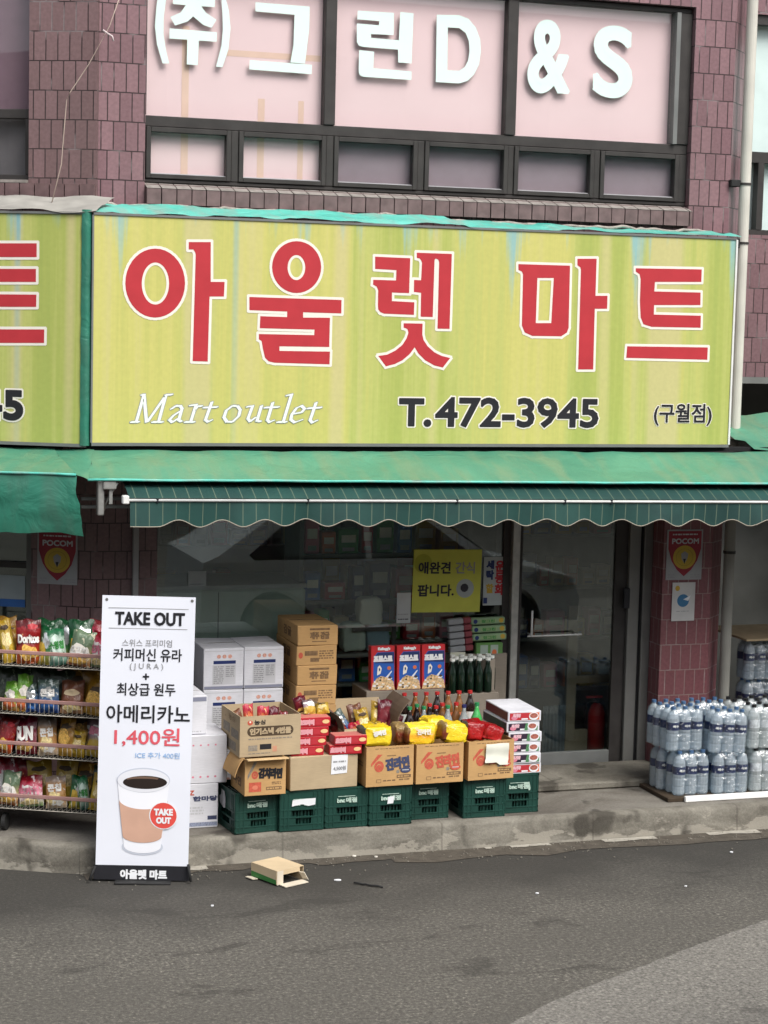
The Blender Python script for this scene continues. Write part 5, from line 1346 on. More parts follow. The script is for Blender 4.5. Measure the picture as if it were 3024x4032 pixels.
for x in (xl_+0.01, xr_-0.01):
    b = MB(); b.box(x-0.012, RY+0.345, LZ+0.06, x+0.012, RY+0.37, levels[0]+0.1, RUBBER, 0.003); b.build('post', rk)
    b = MB(); b.box(x-0.012, RY+0.01, LZ+0.06, x+0.012, RY+0.36, LZ+0.085, RUBBER, 0.003); b.build('foot', rk)
wx = atL(15, 3250, RY+0.03).x
for x in (wx, xr_-0.05):
    b = MB(); b.M = Matrix.Translation((x, RY+0.06, LZ+0.055)) @ Matrix.Rotation(R(90), 4, 'Y'); b.cyl(0, 0, -0.012, 0.012, 0.054, RUBBER, 20); b.build('wheel', rk)
CHIP = mat('crisp_print', (0.72, 0.42, 0.10), 0.4, var=0.45, scale=70); CHIP2 = mat('pale_crisp_print', (0.75, 0.58, 0.28), 0.4, var=0.4, scale=70); SLV = mat('foil_silver', (0.55, 0.56, 0.56), 0.2, metal=0.6, var=0.2, scale=40)
BST.update({'bag_red': [(.5, .25, .36, .17, CHIP, .18), (.66, .84, .2, .07, RED, .1)], 'bag_green': [(.3, .35, .22, .26, MUSTARD, .15), (.62, .62, .26, .2, SLV, .2)], 'bag_white_teal': [(.5, .55, .3, .3, mat('pale_mint_print', (0.5, 0.62, 0.54), 0.4), .08)],
 'bag_cream': [(.5, .42, .42, .2, CREAM, .12), (.45, .16, .38, .11, CHIP, .2)], 'bag_red_pink': [(.5, .46, .42, .2, WC, .2), (.5, .14, .36, .1, CHIP2, .2)], 'bag_yellow': [(.5, .5, .34, .2, CHIP2, .2), (.5, .8, .3, .06, BROWN, .1)],
 'bag_gold': [(.5, .45, .34, .22, CHIP, .2), (.55, .72, .3, .07, BROWN, .2)], 'bag_tan': [(.45, .3, .38, .2, CHIP2, .2), (.6, .18, .25, .12, WC, .25)], 'bag_bag_lime': [], 'bag_lime': [(.45, .2, .38, .15, ORANGE, .2), (.5, .55, .3, .15, CREAM, .15)],
 'bag_blue': [(.5, .6, .32, .16, SLV, .2), (.5, .2, .3, .12, BLUE, .1)], 'bag_brown': [(.5, .18, .38, .14, CHIP2, .2), (.5, .62, .34, .1, BEIGE, .05)], 'bag_purple': [(.5, .65, .42, .18, WC, .2), (.5, .25, .4, .2, MUSTARD, .12)],
 'bag_maroon': [(.5, .56, .44, .22, MAROON, .1), (.5, .2, .36, .12, CHIP, .2)], 'bag_orange': [(.5, .5, .3, .28, ORANGE, .15), (.4, .3, .2, .18, CREAM, .2)]})
bags = {}
def put_bag(kind, word, loc, rot, sc, label, group):
    key = (kind, word)
    if key not in bags:
        bags[key] = bag(BM[kind], seed=len(bags)*2.7+1, words=BW_.get(word, ())); o = bags[key]; tag(o, label, 'snack bag', group)
    else: o = dup(bags[key]); tag(o, label, 'snack bag', group)
    o.location = loc; o.rotation_euler = rot; o.scale = sc if isinstance(sc, (tuple, list)) else (sc, sc, sc)
    return o
G_S = 'snack bags on the wire rack'
shelf_names = ['top', 'second', 'third', 'bottom']
rows = [
 [('yellow', '', 40, 0.55, 1.03, 'narrow yellow'), ('red', 'red', 112, 1.0, 1.0, 'big dark red'), ('green', '', 182, .8, .92, 'green and yellow'), ('teal', 'teal', 232, .72, .88, 'white and green striped'), ('cream', 'cream', 305, .98, .80, 'cream and olive'), ('pink', 'pink', 385, .95, .86, 'red and pink')],
 [('lime', '', 40, .85, .72, 'lime green'), ('lime', '', 85, .6, .92, 'taller lime green'), ('blue', '', 128, .6, .62, 'small blue'), ('blue', 'blue', 190, .9, .75, 'blue and silver'), ('brown', '', 278, .95, .80, 'plain brown'), ('gold', '', 365, 1.05, .85, 'mustard brown')],
 [('red', '', 8, .80, .88, 'dark red'), ('maroon', 'sun', 106, .98, .93, 'maroon with big white letters'), ('tan', 'tan', 188, .80, .88, 'tan and silver'), ('gold', '', 250, .78, 1.0, 'golden'), ('yellow', '', 305, .60, .62, 'small yellow'), ('purple', 'purple', 375, 1.1, .95, 'grey and purple')],
 [('cream', 'cream', 32, .85, .80, 'cream and teal'), ('pink', 'pink', 122, 1.1, .78, 'red bag with pink letters'), ('tan', 'tan', 222, .85, .76, 'tan orange'), ('green', '', 298, .62, .80, 'green and gold'), ('teal', 'teal', 336, .45, .75, 'narrow white and teal'), ('yellow', '', 380, .72, .84, 'yellow and orange')]]
for si, (z, row) in enumerate(zip(levels, rows)):
    py = (2575, 2765, 2934, 3141)[si]
    for (kind, word, px, sw_, sh_, lab) in row:
        p = atL(px, py+20, RY+0.07); w = Lw(p.x, RY+(0.058 if word == 'sun' else 0.078)+rnd.uniform(-0.008, 0.012), z-0.082)
        put_bag(kind, word, w, (R(-12+rnd.uniform(-6, 6)), R(rnd.uniform(-11, 11)), -LA+R(rnd.uniform(-22, 22))), (sw_*0.92, 0.9, sh_*rnd.uniform(0.98, 1.12)), f'{lab} snack bag in the front row of the {shelf_names[si]} rack shelf', G_S)
    backs = [['gold', 'gold', 'green', 'green', 'green', 'pink'], ['olive', 'olive', 'olive', 'olive', 'gold', 'gold'], ['maroon', 'red', 'tan', 'tan', 'gold', 'purple'], ['pink', 'red', 'yellow', 'yellow', 'gold', 'olive']][si]
    for j, kind in enumerate(backs):
        px = 30+j*72; p = atL(px, py, RY+0.2); w = Lw(p.x+rnd.uniform(-0.01, 0.01), RY+0.19+rnd.uniform(-0.02, 0.03), z-0.082)
        put_bag(kind, '', w, (R(-14+rnd.uniform(-4, 4)), R(rnd.uniform(-8, 8)), -LA+R(rnd.uniform(-15, 15))), (0.95, 0.8, rnd.uniform(0.98, 1.12)), f'{kind} bag, {("first","second","third","fourth","fifth","sixth")[j]} from the left in the back row of the {shelf_names[si]} shelf', G_S)

# ------------------------------------------------------------------ packs in and on the cartons
def put_at(kind, word, px, py, Y, z, hpx, wf, tilt, yaw, roll, label, group, scx=1.0):
    p = at(px, py, Y)
    return put_bag(kind, word, (p.x, Y, z if z is not None else p.z), (R(tilt), R(roll), R(yaw)), (wf, 0.75, hpx), label, group)
G_C = 'snack packs standing in the tan snack carton'
yy = T2[0].y+0.10; zb = T2[0].z+0.10
put_at('orange', '', 985, 2850, yy, zb, 0.86, 0.42, -6, 8, -3, 'magenta and orange snack pack at the left of the tan snack carton', G_C)
put_at('orange', '', 1030, 2850, yy, zb, 0.80, 0.45, -4, -6, 3, 'bright orange snack pack in the middle of the tan snack carton', G_C)
put_at('maroon', '', 1072, 2850, yy+0.02, zb, 0.76, 0.45, -8, 10, 6, 'maroon snack pack right of the orange one in the tan snack carton', G_C)
put_at('pink', '', 1105, 2855, yy+0.03, zb, 0.62, 0.35, -8, 0, 9, 'low pink snack pack in the right corner of the tan snack carton', G_C)
put_at('brown', '', 950, 2860, yy+0.16, zb, 0.6, 0.6, -20, 0, -20, 'brown pack slumped at the back of the tan snack carton', G_C)
G_T = 'snack packs lying on the red cake boxes'
zt = Z3+RBH*4
put_at('purple', '', 1222, 2840, A3.y+0.13, zt+0.0, 0.40, 0.55, -35, 20, 10, 'crumpled white and pink pack on the tall pile of red cake boxes', G_T)
put_at('yellow', '', 1272, 2840, A3.y+0.12, zt+0.0, 0.34, 0.50, -45, -15, -10, 'crumpled yellow pack on the tall pile of red cake boxes', G_T)
put_at('maroon', '', 1190, 2840, A3.y+0.20, zt+0.0, 0.42, 0.50, -10, 0, -14, 'dark pack behind the crumpled white one', G_T)

# hidden-row cartons that carry the goods behind
def plain(label, x0, x1, y0, y1, z0, z1, m, group=None, name='cardboard_box'):
    return carton(name, label, 'box', (x0, y0, z0), 0, x1-x0, y1-y0, z1-z0, m, group=group)
G_B = 'plain cartons stacked behind the front row'
X_ = lambda px, Y=-0.6: at(px, 2850, Y).x
plain('grey brown carton behind the plain tan carton, under the open snack carton', X_(1270), X_(1590)+0.02, -0.64, -0.24, LZ+0.001, 0.56, CB_GREY, G_B)
plain('grey brown carton behind the noodle cartons, under the sauce bottles', X_(1610)+0.02, X_(1960), -0.64, -0.24, LZ+0.001, 0.60, CB_GREY, G_B)
plain('dark carton carrying the cereal boxes, against the shop window', at(1440, 2700, -0.2).x, at(1745, 2700, -0.2).x, -0.225, 0.11, LZ+0.001, 0.90, CB_GREY, G_B)
plain('dark carton under the tray of green bottles, against the shop window', at(1752, 2700, -0.2).x, at(1960, 2700, -0.2).x, -0.225, 0.12, LZ+0.001, 0.86, CB_GREY, G_B)

# open carton with curled flaps, full of bags
xa, xb = at(1345, 2850, -0.62).x, at(1560, 2850, -0.62).x
zc0 = 0.562; hc = 0.17
fk = carton('cardboard_box', 'open carton with curled flaps overflowing with yellow and maroon packs behind the cake boxes', 'box', (xa, -0.62, zc0), 0, xb-xa, 0.34, hc, CB_TAN, opened=True, group=G_ROW,
            flaps=[((0, -0.06, hc), (0, 0.34, hc), (-0.15, -0.1, 1), 0.25, (-1.5, -0.1, -0.7), mat('dark_flap', (0.16, 0.115, 0.08), 0.8, var=0.15)), ((xb-xa, 0.34, hc), (xb-xa, -0.02, hc), (0.1, 0, 1), 0.21, (0.9, 0, -0.2), mat('dark_flap', (0.16, 0.115, 0.08), 0.8, var=0.15)),
                   ((0, 0.34, hc), (xb-xa, 0.34, hc), (0, 0.2, 0.95), 0.14, (0, 0.4, 0), CB_TAN), ((xb-xa, -0.002, hc), (0, -0.002, hc), (0, -0.8, 0.2), 0.09, (0, 0, -0.9), CB_TAN)])
G_F = 'packs in the open carton with curled flaps'
spec = [('yellow', 1450, -0.50, 0.05, .60, .85, -20, -8), ('yellow', 1485, -0.42, 0.10, .6, .75, -12, 6), ('maroon', 1515, -0.46, 0.08, .72, .9, -15, 8), ('maroon', 1535, -0.53, 0.03, .6, .8, -20, 14),
        ('yellow', 1475, -0.56, 0.02, .55, .66, -25, 0), ('orange', 1425, -0.55, 0.02, .5, .68, -25, -20), ('red', 1385, -0.54, 0.02, .6, .86, -15, -34), ('blue', 1370, -0.46, 0.08, .55, .72, -8, -30),
        ('brown', 1410, -0.42, 0.08, .6, .78, -10, -8), ('red', 1350, -0.42, 0.13, .5, .6, 0, -55)]
adj = ['pale yellow pack at the front left of the pile', 'yellow pack sticking up highest', 'maroon pack sticking up at the back', 'maroon pack leaning on the right flap', 'small yellow pack low in front', 'orange pack beside the small yellow one',
       'long red pack leaning left', 'blue white pack behind the long red one', 'brown pack in the middle of the back', 'red pack poking out over the left flap']
for (kind, px, Y, dz, sx_, sz_, tl, ro), ad_ in zip(spec, adj):
    put_at(kind, '', px, 2850, Y, zc0+0.02+dz, sz_, sx_, tl, rnd.uniform(-20, 20), ro, ad_+' in the curled-flap carton', G_F)

# wrapped noodle multipacks (soft blocks)
def soft(w, d, h, m_top, m_side, seed, band=None, name='noodle_pack'):
    mb = MB(); nu, nv = 34, 20
    vs = []; uv = []
    def sp(c, e): return math.copysign(abs(c)**e, c)
    for i in range(nu):
        a = 2*math.pi*i/nu
        for j in range(nv+1):
            f = -math.pi/2+math.pi*j/nv
            x = sp(math.cos(f), .35)*sp(math.cos(a), .35); y = sp(math.cos(f), .35)*sp(math.sin(a), .35); z = sp(math.sin(f), .35)
            p = Vector((x*w/2, y*d/2, z*h/2)); k = noise.noise_vector(p*30+Vector((seed, 0, 0)))*0.012+noise.noise_vector(p*75+Vector((seed, 4, 0)))*0.007
            vs.append(p+k+Vector((0, 0, h/2))); uv.append((x*0.5+0.5, z*0.5+0.5))
    for i in range(nu):
        for j in range(nv):
            f = (i*(nv+1)+j, ((i+1) % nu)*(nv+1)+j, ((i+1) % nu)*(nv+1)+j+1, i*(nv+1)+j+1)
            c = sum((vs[k] for k in f), Vector())/4
            if c.x < -w*0.38: m = m_side
            elif band and abs(c.z-h*0.5) < h*0.055 and c.y < 0: m = band
            else: m = m_top
            mb.add([vs[k] for k in f], [(0, 1, 2, 3)], m, False, [uv[k] for k in f])
    # weld
    key = {}; nv_ = []; rm = []
    for v in mb.v:
        k = (round(v.x, 6), round(v.y, 6), round(v.z, 6))
        if k not in key: key[k] = len(nv_); nv_.append(v)
        rm.append(key[k])
    mb.v = nv_; mb.f = [[rm[i] for i in f] for f in mb.f]
    F2 = []; 
    for i, f in enumerate(mb.f):
        if len(set(f)) < 4 and len(set(f)) >= 3:
            seen = []; us = []
            for q_, u_ in zip(f, mb.uv[i]):
                if q_ not in seen: seen.append(q_); us.append(u_)
            mb.f[i] = seen; mb.uv[i] = us
    mb.smooth = set(range(len(mb.f)))
    return mb.build(name)
YB = bagmat('wrap_yellow', [(0, (0.85, 0.66, 0.04)), (0.5, (0.88, 0.68, 0.06)), (1, (0.80, 0.60, 0.04))], (0.9, 0.75, 0.30), 0.63, 4)
YO = bagmat('wrap_amber', [(0, (1.1, 0.70, 0.05)), (0.45, (1.0, 0.48, 0.05)), (0.6, (1.1, 0.7, 0.12)), (1, (1.1, 0.78, 0.08))], (0.95, 0.55, 0.25), 0.60, 4)
RB_ = bagmat('wrap_red', [(0, (0.45, 0.02, 0.02)), (0.5, (0.50, 0.03, 0.03)), (1, (0.36, 0.015, 0.02))], (0.60, 0.10, 0.10), 0.66, 4)
DKS = bagmat('wrap_dark_side', [(0, (0.10, 0.09, 0.08)), (0.5, (0.04, 0.04, 0.045)), (1, (0.12, 0.12, 0.10))], (0.4, 0.4, 0.36), 0.62, 6)
BRS = bagmat('wrap_brown_side', [(0, (0.30, 0.16, 0.06)), (0.5, (0.25, 0.05, 0.03)), (1, (0.36, 0.26, 0.12))], (0.45, 0.30, 0.14), 0.62, 6)
G_N = 'noodle multipacks resting on the noodle cartons'
def npack(px0, px1, ztop_, a, h_, mt, ms, lab, seed, band=None, h=0.125, d=0.16, rot=(0, 0, 0), dy=0.10):
    Y = a.y+dy; x0, x1 = at(px0, 2900, Y-d/2).x, at(px1, 2900, Y-d/2).x
    o = soft(x1-x0, d, h, mt, ms, seed, band); tag(o, lab, 'noodle pack', G_N)
    o.location = ((x0+x1)/2, Y, CZ+h_-0.006); o.rotation_euler = rot; return o
o = npack(1428, 1547, 0, a4, h4, YB, DKS, 'lemon yellow noodle multipack with a dark band on the left noodle carton', 3, BLACK, 0.13)
b = MB(); b.text('진라면', -0.03, 0.078, 0.05, 0.108, 0.088, WC, 0.003, rot=0.15); b.build('lettering', o)
o = npack(1600, 1718, 0, a5, h5, YO, BRS, 'amber noodle multipack on the left of the middle noodle carton', 7, None, 0.125)
b = MB(); b.text('진라면', -0.03, 0.07, 0.06, 0.105, 0.088, WC, 0.002); b.build('lettering', o)
npack(1740, 1840, 0, a5, h5, YB, BRS, 'crumpled yellow noodle multipack leaning at the right of the middle noodle carton', 12, None, 0.125, rot=(0, R(7), R(5)))
npack(1838, 1915, 0, a6, h6, RB_, DKS, 'dark red noodle multipack on the left of the right noodle carton', 17, None, 0.125, rot=(0, 0, R(-4)), dy=0.12)
npack(1898, 1975, 0, a6, h6, RB_, RB_, 'bright red noodle multipack slumping to the right on the right noodle carton', 22, YELLOW, 0.10, rot=(0, R(16), R(4)), dy=0.10)
npack(1560, 1612, 0, a5, h5, BRS, BRS, 'brown noodle pack wedged between the two yellow packs', 27, None, 0.12, rot=(0, 0, 0), dy=0.16)
npack(1680, 1760, 0, a5, h5, YB, YB, 'yellow pack lying behind the crumpled yellow one', 31, None, 0.14, rot=(0, 0, R(10)), dy=0.22)

# bottles
def bottle(body, cap, label, H=0.26, r=0.036, cr=0.013, name='sauce_bottle'):
    t = thing(name, 'x', 'bottle')
    mb = MB(); mb.lathe(0, 0, [(0, 0), (r*.9, 0), (r, 0.008), (r, H*.52), (r*.93, H*.62), (r*.55, H*.76), (cr, H*.86), (cr, H*.93), (0, H*.93)], body, 16); mb.build('glass_body' if False else 'body', t)
    mb = MB(); mb.lathe(0, 0, [(0, H*.925), (cr*1.25, H*.925), (cr*1.25, H), (0, H)], cap, 12, False); mb.build('cap', t)
    if label: mb = MB(); mb.lathe(0, 0, [(r*1.012, H*.12), (r*1.012, H*.46)], label, 16, True); mb.build('label', t)
    return t
SOY = mat('soy_dark_plastic', (0.022, 0.012, 0.010), 0.12, 0.8); CLR = plastic_mat('clear_bottle', (0.42, 0.46, 0.46), 0.35); SPR = mat('sprite_green_plastic', (0.06, 0.42, 0.10), 0.12, 0.7)
REDC = mat('red_cap', (0.48, 0.03, 0.03), 0.4); GRC = mat('green_cap', (0.03, 0.24, 0.09), 0.4); NVC = mat('navy_cap', (0.03, 0.03, 0.12), 0.4); WHC = mat('white_cap', (0.72, 0.74, 0.70), 0.4); AMB = mat('amber_sauce', (0.24, 0.10, 0.03), 0.15, 0.7); DGB = mat('dark_green_bottle', (0.006, 0.018, 0.010), 0.2, 0.6)
G_BT = 'sauce bottles behind the noodle multipacks'
kinds = {'soyg': bottle(SOY, GRC, REDC), 'soyr': bottle(SOY, REDC, WHC), 'clr': bottle(CLR, GRC, None), 'beer': bottle(CLR, NVC, AMB), 'spr': bottle(SPR, GRC, None, 0.27, 0.040), 'amb': bottle(AMB, REDC, ORANGE)}
used = set()
zb = 0.604
def put_bot(k, px, Y, lab, z=None, s_=1.0, group=G_BT):
    t = kinds[k] if k not in used else dup(kinds[k]); used.add(k)
    X = at(px, 2830, Y).x; t.location = (X, Y, zb if z is None else z); t.rotation_euler = (0, 0, rnd.uniform(0, 6)); t.scale = (s_, s_, s_); t['label'] = lab; t['group'] = group
for k, px, lab in (('soyg', 1612, 'dark soy bottle with a green cap, leftmost in the front row of bottles'), ('clr', 1668, 'clear bottle between two dark soy bottles in the front row'), ('soyr', 1716, 'dark soy bottle with a red cap in the middle of the front row'),
                   ('clr', 1762, 'clear bottle right of the middle soy bottle in the front row'), ('beer', 1826, 'clear bottle with navy cap and amber label beside the green soda'), ('spr', 1876, 'bright green soda bottle at the right end of the bottles')):
    put_bot(k, px, -0.60, lab)
put_bot('soyg', 1640, -0.52, 'dark soy bottle set just behind the leftmost pair'); put_bot('soyr', 1690, -0.52, 'dark bottle with red cap behind the clear bottle'); put_bot('amb', 1740, -0.52, 'amber bottle behind the middle of the front row'); put_bot('amb', 1795, -0.52, 'amber bottle behind the navy capped bottle')
for j in range(7): put_bot('amb' if j % 3 else 'soyr', 1590+j*43, -0.41, f'orange red bottle in the raised back row, number {j+1} from the left', 0.66, 1.0, 'orange red bottles in the raised back row')
# cereal boxes
def cereal():
    t = thing('cereal_box', 'x', 'box'); W, D, H = 0.170, 0.06, 0.305
    mb = MB(); mb.box(0, 0, 0, W, D, H, mat('cereal_red', (0.50, 0.035, 0.04), 0.3), 0.002); bo = mb.build('body', t)
    mb = MB(); CB = mat('cereal_blue', (0.03, 0.11, 0.42), 0.3)
    mb.poly([(0.02, 0.03), (W-0.004, 0.02), (W-0.004, H*0.86), (0.045, H*0.86), (0.02, H*0.76), (0.015, H*0.4)], 0.0005, CB)
    mb.poly([(0.03, H*0.62), (W-0.006, H*0.60), (W-0.006, H*0.85), (0.05, H*0.85), (0.03, H*0.78)], 0.001, NAVY)
    mb.text("Kellogg's", 0.05, H*0.895, 0.135, H*0.965, 0.001, WHITE, 0.0022)
    mb.text('프로스트', 0.02, H*0.66, 0.15, H*0.77, 0.0018, WHITE, 0.004)
    FL = mat('cereal_flakes', (0.62, 0.42, 0.22), 0.6, var=0.5, scale=70); r2 = random.Random(4)
    mb.poly([(0.0, 0.003), (W, 0.003), (W-0.01, H*0.20), (W*0.78, H*0.27), (W*0.6, H*0.30), (W*0.42, H*0.33), (W*0.25, H*0.28), (0.01, H*0.16)], 0.0018, FL)
    for _ in range(24):
        x, z = r2.uniform(0.02, W-0.02), r2.uniform(0.01, H*0.30); mb.ell(x, z, r2.uniform(.006, .013), r2.uniform(.004, .009), 0.0022+_*0.00003, [WHITE, BEIGE, CREAM, BROWN][_ % 4], seg=9)
    mb.poly([(W*0.25, H*0.34), (W*0.40, H*0.38), (W*0.45, H*0.50), (W*0.36, H*0.57), (W*0.28, H*0.53), (W*0.26, H*0.44)], 0.0015, CREAM); mb.poly([(W*0.33, H*0.43), (W*0.39, H*0.46), (W*0.37, H*0.51), (W*0.32, H*0.50)], 0.0022, NAVY)
    mb.ell(W*0.76, H*0.50, 0.014, 0.013, 0.0015, ORANGE, seg=12); mb.poly([(W*0.62, H*0.3), (W*0.86, H*0.44), (W*0.88, H*0.42), (W*0.70, H*0.28)], 0.0024, WHITE)
    mb.build('printing', bo); return t
ce = cereal()
for i, (px, lab) in enumerate(((1463, 'blue and red cereal box, left of the three'), (1565, 'blue and red cereal box, middle of the three'), (1663, 'blue and red cereal box, right of the three'))):
    t = ce if i == 0 else dup(ce); p = at(px, 2640, -0.32); t.location = (p.x, -0.23, 0.902); t.rotation_euler = (R(-4), 0, R(1)); t['label'] = lab+' standing behind the bottles'; t['group'] = 'cereal boxes standing behind the bottles'
    t.location = (at(px, 2640, -0.22).x, -0.22, 0.903)
# green bottles with white caps
kinds['grn'] = bottle(DGB, WHC, None, 0.24, 0.030, 0.015, 'green_bottle'); G_G = 'green bottles with white caps in the carton tray'
j = 0
for r_i, Y in enumerate((-0.20, -0.13, -0.06)):
    for px in range(1775, 1935, 35):
        put_bot('grn', px+(r_i % 2)*14, Y, f'dark green bottle, {("first","second","third","fourth","fifth")[(px-1775)//35]} from the left in the {("front", "middle", "back")[r_i]} row', 0.864, 1.0, G_G)
b = MB(); xt = at(1940, 2700, -0.2).x
carton('cardboard_box', 'brown carton flap standing right of the green bottles', 'box', (xt-0.05, -0.20, 0.862), 0.5, 0.09, 0.22, 0.22, CB_GREY, opened=True)

# ------------------------------------------------------------------ white cartons and brown cartons
def wfront(mb, w, h):
    for k in (0.30, 0.44, 0.58): mb.ell(w*k+0.02, h*0.80, 0.014, 0.013, 0.001, mat('peach_print', (0.62, 0.33, 0.26), 0.6, var=0.4, scale=120), seg=14)
    blk(mb, w*0.24, h*0.62, w*0.80, h*0.70, NAVY); blk(mb, w*0.22, h*0.12, w*0.80, h*0.60, LGREY, 0.0008)
    lines(mb, w*0.25, h*0.14, w*0.50, h*0.58, 9, GREYP, 0.0016, 21); lines(mb, w*0.55, h*0.30, w*0.77, h*0.58, 6, GREYP, 0.0016, 22)
    blk(mb, 0.004, h*0.02, w-0.004, h*0.085, mat('slate_band', (0.22, 0.23, 0.30), 0.6)); blk(mb, 0.004, h*0.925, w-0.004, h*0.94, LGREY)
def wside(mb, w, h): blk(mb, 0.004, h*0.02, w-0.004, h*0.085, mat('slate_band', (0.22, 0.23, 0.30), 0.6)); lines(mb, w*0.3, h*0.3, w*0.7, h*0.6, 3, LGREY, 0.001, 5)
G_W = 'white cartons piled against the shop window'
yW = -0.30
xs_ = [at(801, 2640, yW).x, at(960, 2640, yW).x, at(1116, 2640, yW).x]; hW = 0.278
zT = at(960, 2549, yW).z
for c_ in range(2):
    z = zT-hW; n_ = 0
    while z > LZ-0.05 and n_ < 4:
        hh = hW
        if z < LZ: hh = z+hW-LZ-0.002; z = LZ+0.001
        lab = f"white printed carton, {('topmost', 'second from the top', 'third from the top', 'lowest')[n_]} of the {('left', 'right')[c_]} pile against the window"
        carton('white_carton', lab, 'box', (xs_[c_]+0.002, yW, z), 0, xs_[c_+1]-xs_[c_]-0.004, 0.42, hh-0.002, CB_WHITE, wfront, wside, group=G_W)
        z -= hW; n_ += 1
def w2front(mb, w, h):
    for k in range(4): mb.ell(w*(0.45+0.12*k), h*0.80, 0.007, 0.006, 0.001, PINK, seg=8); mb.ell(w*(0.45+0.12*k), h*0.14, 0.008, 0.007, 0.001, PINK, seg=8)
def w3front(mb, w, h):
    mb.text('Z', w*0.50, h*0.76, w*0.58, h*0.86, 0.001, PR_RD, 0.002); mb.text('라면 한마당', w*0.25, h*0.62, w*0.98, h*0.72, 0.001, PR_NV, 0.0025); lines(mb, w*0.3, h*0.30, w*0.75, h*0.50, 3, LGREY, 0.001, 8); blk(mb, w*0.82, h*0.18, w*0.98, h*0.27, PR_NV)
    blk(mb, 0.004, h*0.04, w-0.004, h*0.13, mat('slate_band2', (0.25, 0.28, 0.38), 0.6, var=0.4, scale=120))
def w1front(mb, w, h):
    blk(mb, 0.004, h*0.86, w-0.004, h*0.97, mat('slate_band', (0.22, 0.23, 0.30), 0.6)); mb.ell(w*0.65, h*0.2, 0.02, 0.02, 0.001, PR_NV, (0.015, 0.015)); lines(mb, w*0.3, h*0.05, w*0.9, h*0.1, 1, LGREY, 0.001, 8)
yL = atz(848, 3257, LZ).y; xR = atz(848, 3257, LZ).x
z1 = at(870, 3082, yL).z; z2 = at(890, 2891, yL).z; z3_ = at(815, 2742, yL).z
G_W2 = 'white cartons piled behind the banner'
carton('white_carton', 'white carton with navy lettering at the bottom of the pile behind the banner', 'box', (xR-0.36, yL, LZ+0.001), 0, 0.375, 0.34, z1-LZ-0.003, CB_WHITE, w3front, wside, group=G_W2)
carton('white_carton', 'white carton with rows of pink dots in the middle of the pile behind the banner', 'box', (at(893, 3070, yL).x-0.40, yL, z1+0.001), 0, 0.40, 0.36, z2-z1-0.003, CB_WHITE, w2front, None, group=G_W2)
carton('white_carton', 'white carton with a grey top band, highest of the pile behind the banner', 'box', (at(818, 2870, yL).x-0.36, yL+0.03, z2+0.001), 0, 0.36, 0.36, z3_-z2-0.003, CB_WHITE, w1front, None, group=G_W2)
def bfrontA(mb, w, h):
    blk(mb, w*0.30, h*0.78, w*0.80, h*0.88, PR_BR); mb.text('제주 감귤', w*0.32, h*0.34, w*0.78, h*0.68, 0.001, PR_BR, 0.003); blk(mb, w*0.36, h*0.18, w*0.72, h*0.23, PR_BR)
def bfrontB(mb, w, h):
    mb.ell(w*0.10, h*0.52, w*0.055, h*0.16, 0.001, PR_RD, seg=14); blk(mb, w*0.20, h*0.50, w*0.52, h*0.74, PR_BR); lines(mb, w*0.56, h*0.3, w*0.92, h*0.78, 4, PR_BR, 0.001, 31); blk(mb, w*0.34, h*0.18, w*0.56, h*0.38, PR_BR)
yB = -0.36; xb0, xb1 = at(1170, 2600, yB).x, at(1328, 2600, yB).x
zt_ = at(1250, 2463, yB).z; hb = (zt_-at(1250, 2775, yB).z)/4
z = zt_-hb; k = 0; ordn = ['topmost', 'second from the top', 'third from the top', 'fourth from the top', 'fifth from the top', 'sixth from the top', 'seventh from the top', 'eighth from the top', 'ninth from the top']
while z > LZ and k < 9:
    dx = (0.0, -0.004, 0.001, -0.005)[k % 4]
    carton('cardboard_box', f'brown carton, {ordn[k]} of the tall brown stack by the window', 'box', (xb0+dx, yB, z), 0, xb1-xb0, 0.52, hb-0.0015, CB_ORANGE, bfrontB if k % 2 else bfrontA, (lambda mb, w, h: (mb.text('감귤', w*0.35, h*0.3, w*0.7, h*0.75, 0.001, PR_BR, 0.003))), group='tall stack of brown cartons')
    z -= hb; k += 1
zlast = z+hb
if zlast-LZ > 0.02: carton('cardboard_box', 'thin brown carton at the foot of the tall brown stack', 'box', (xb0, yB, LZ+0.001), 0, xb1-xb0, 0.52, zlast-LZ-0.003, CB_ORANGE, group='tall stack of brown cartons')

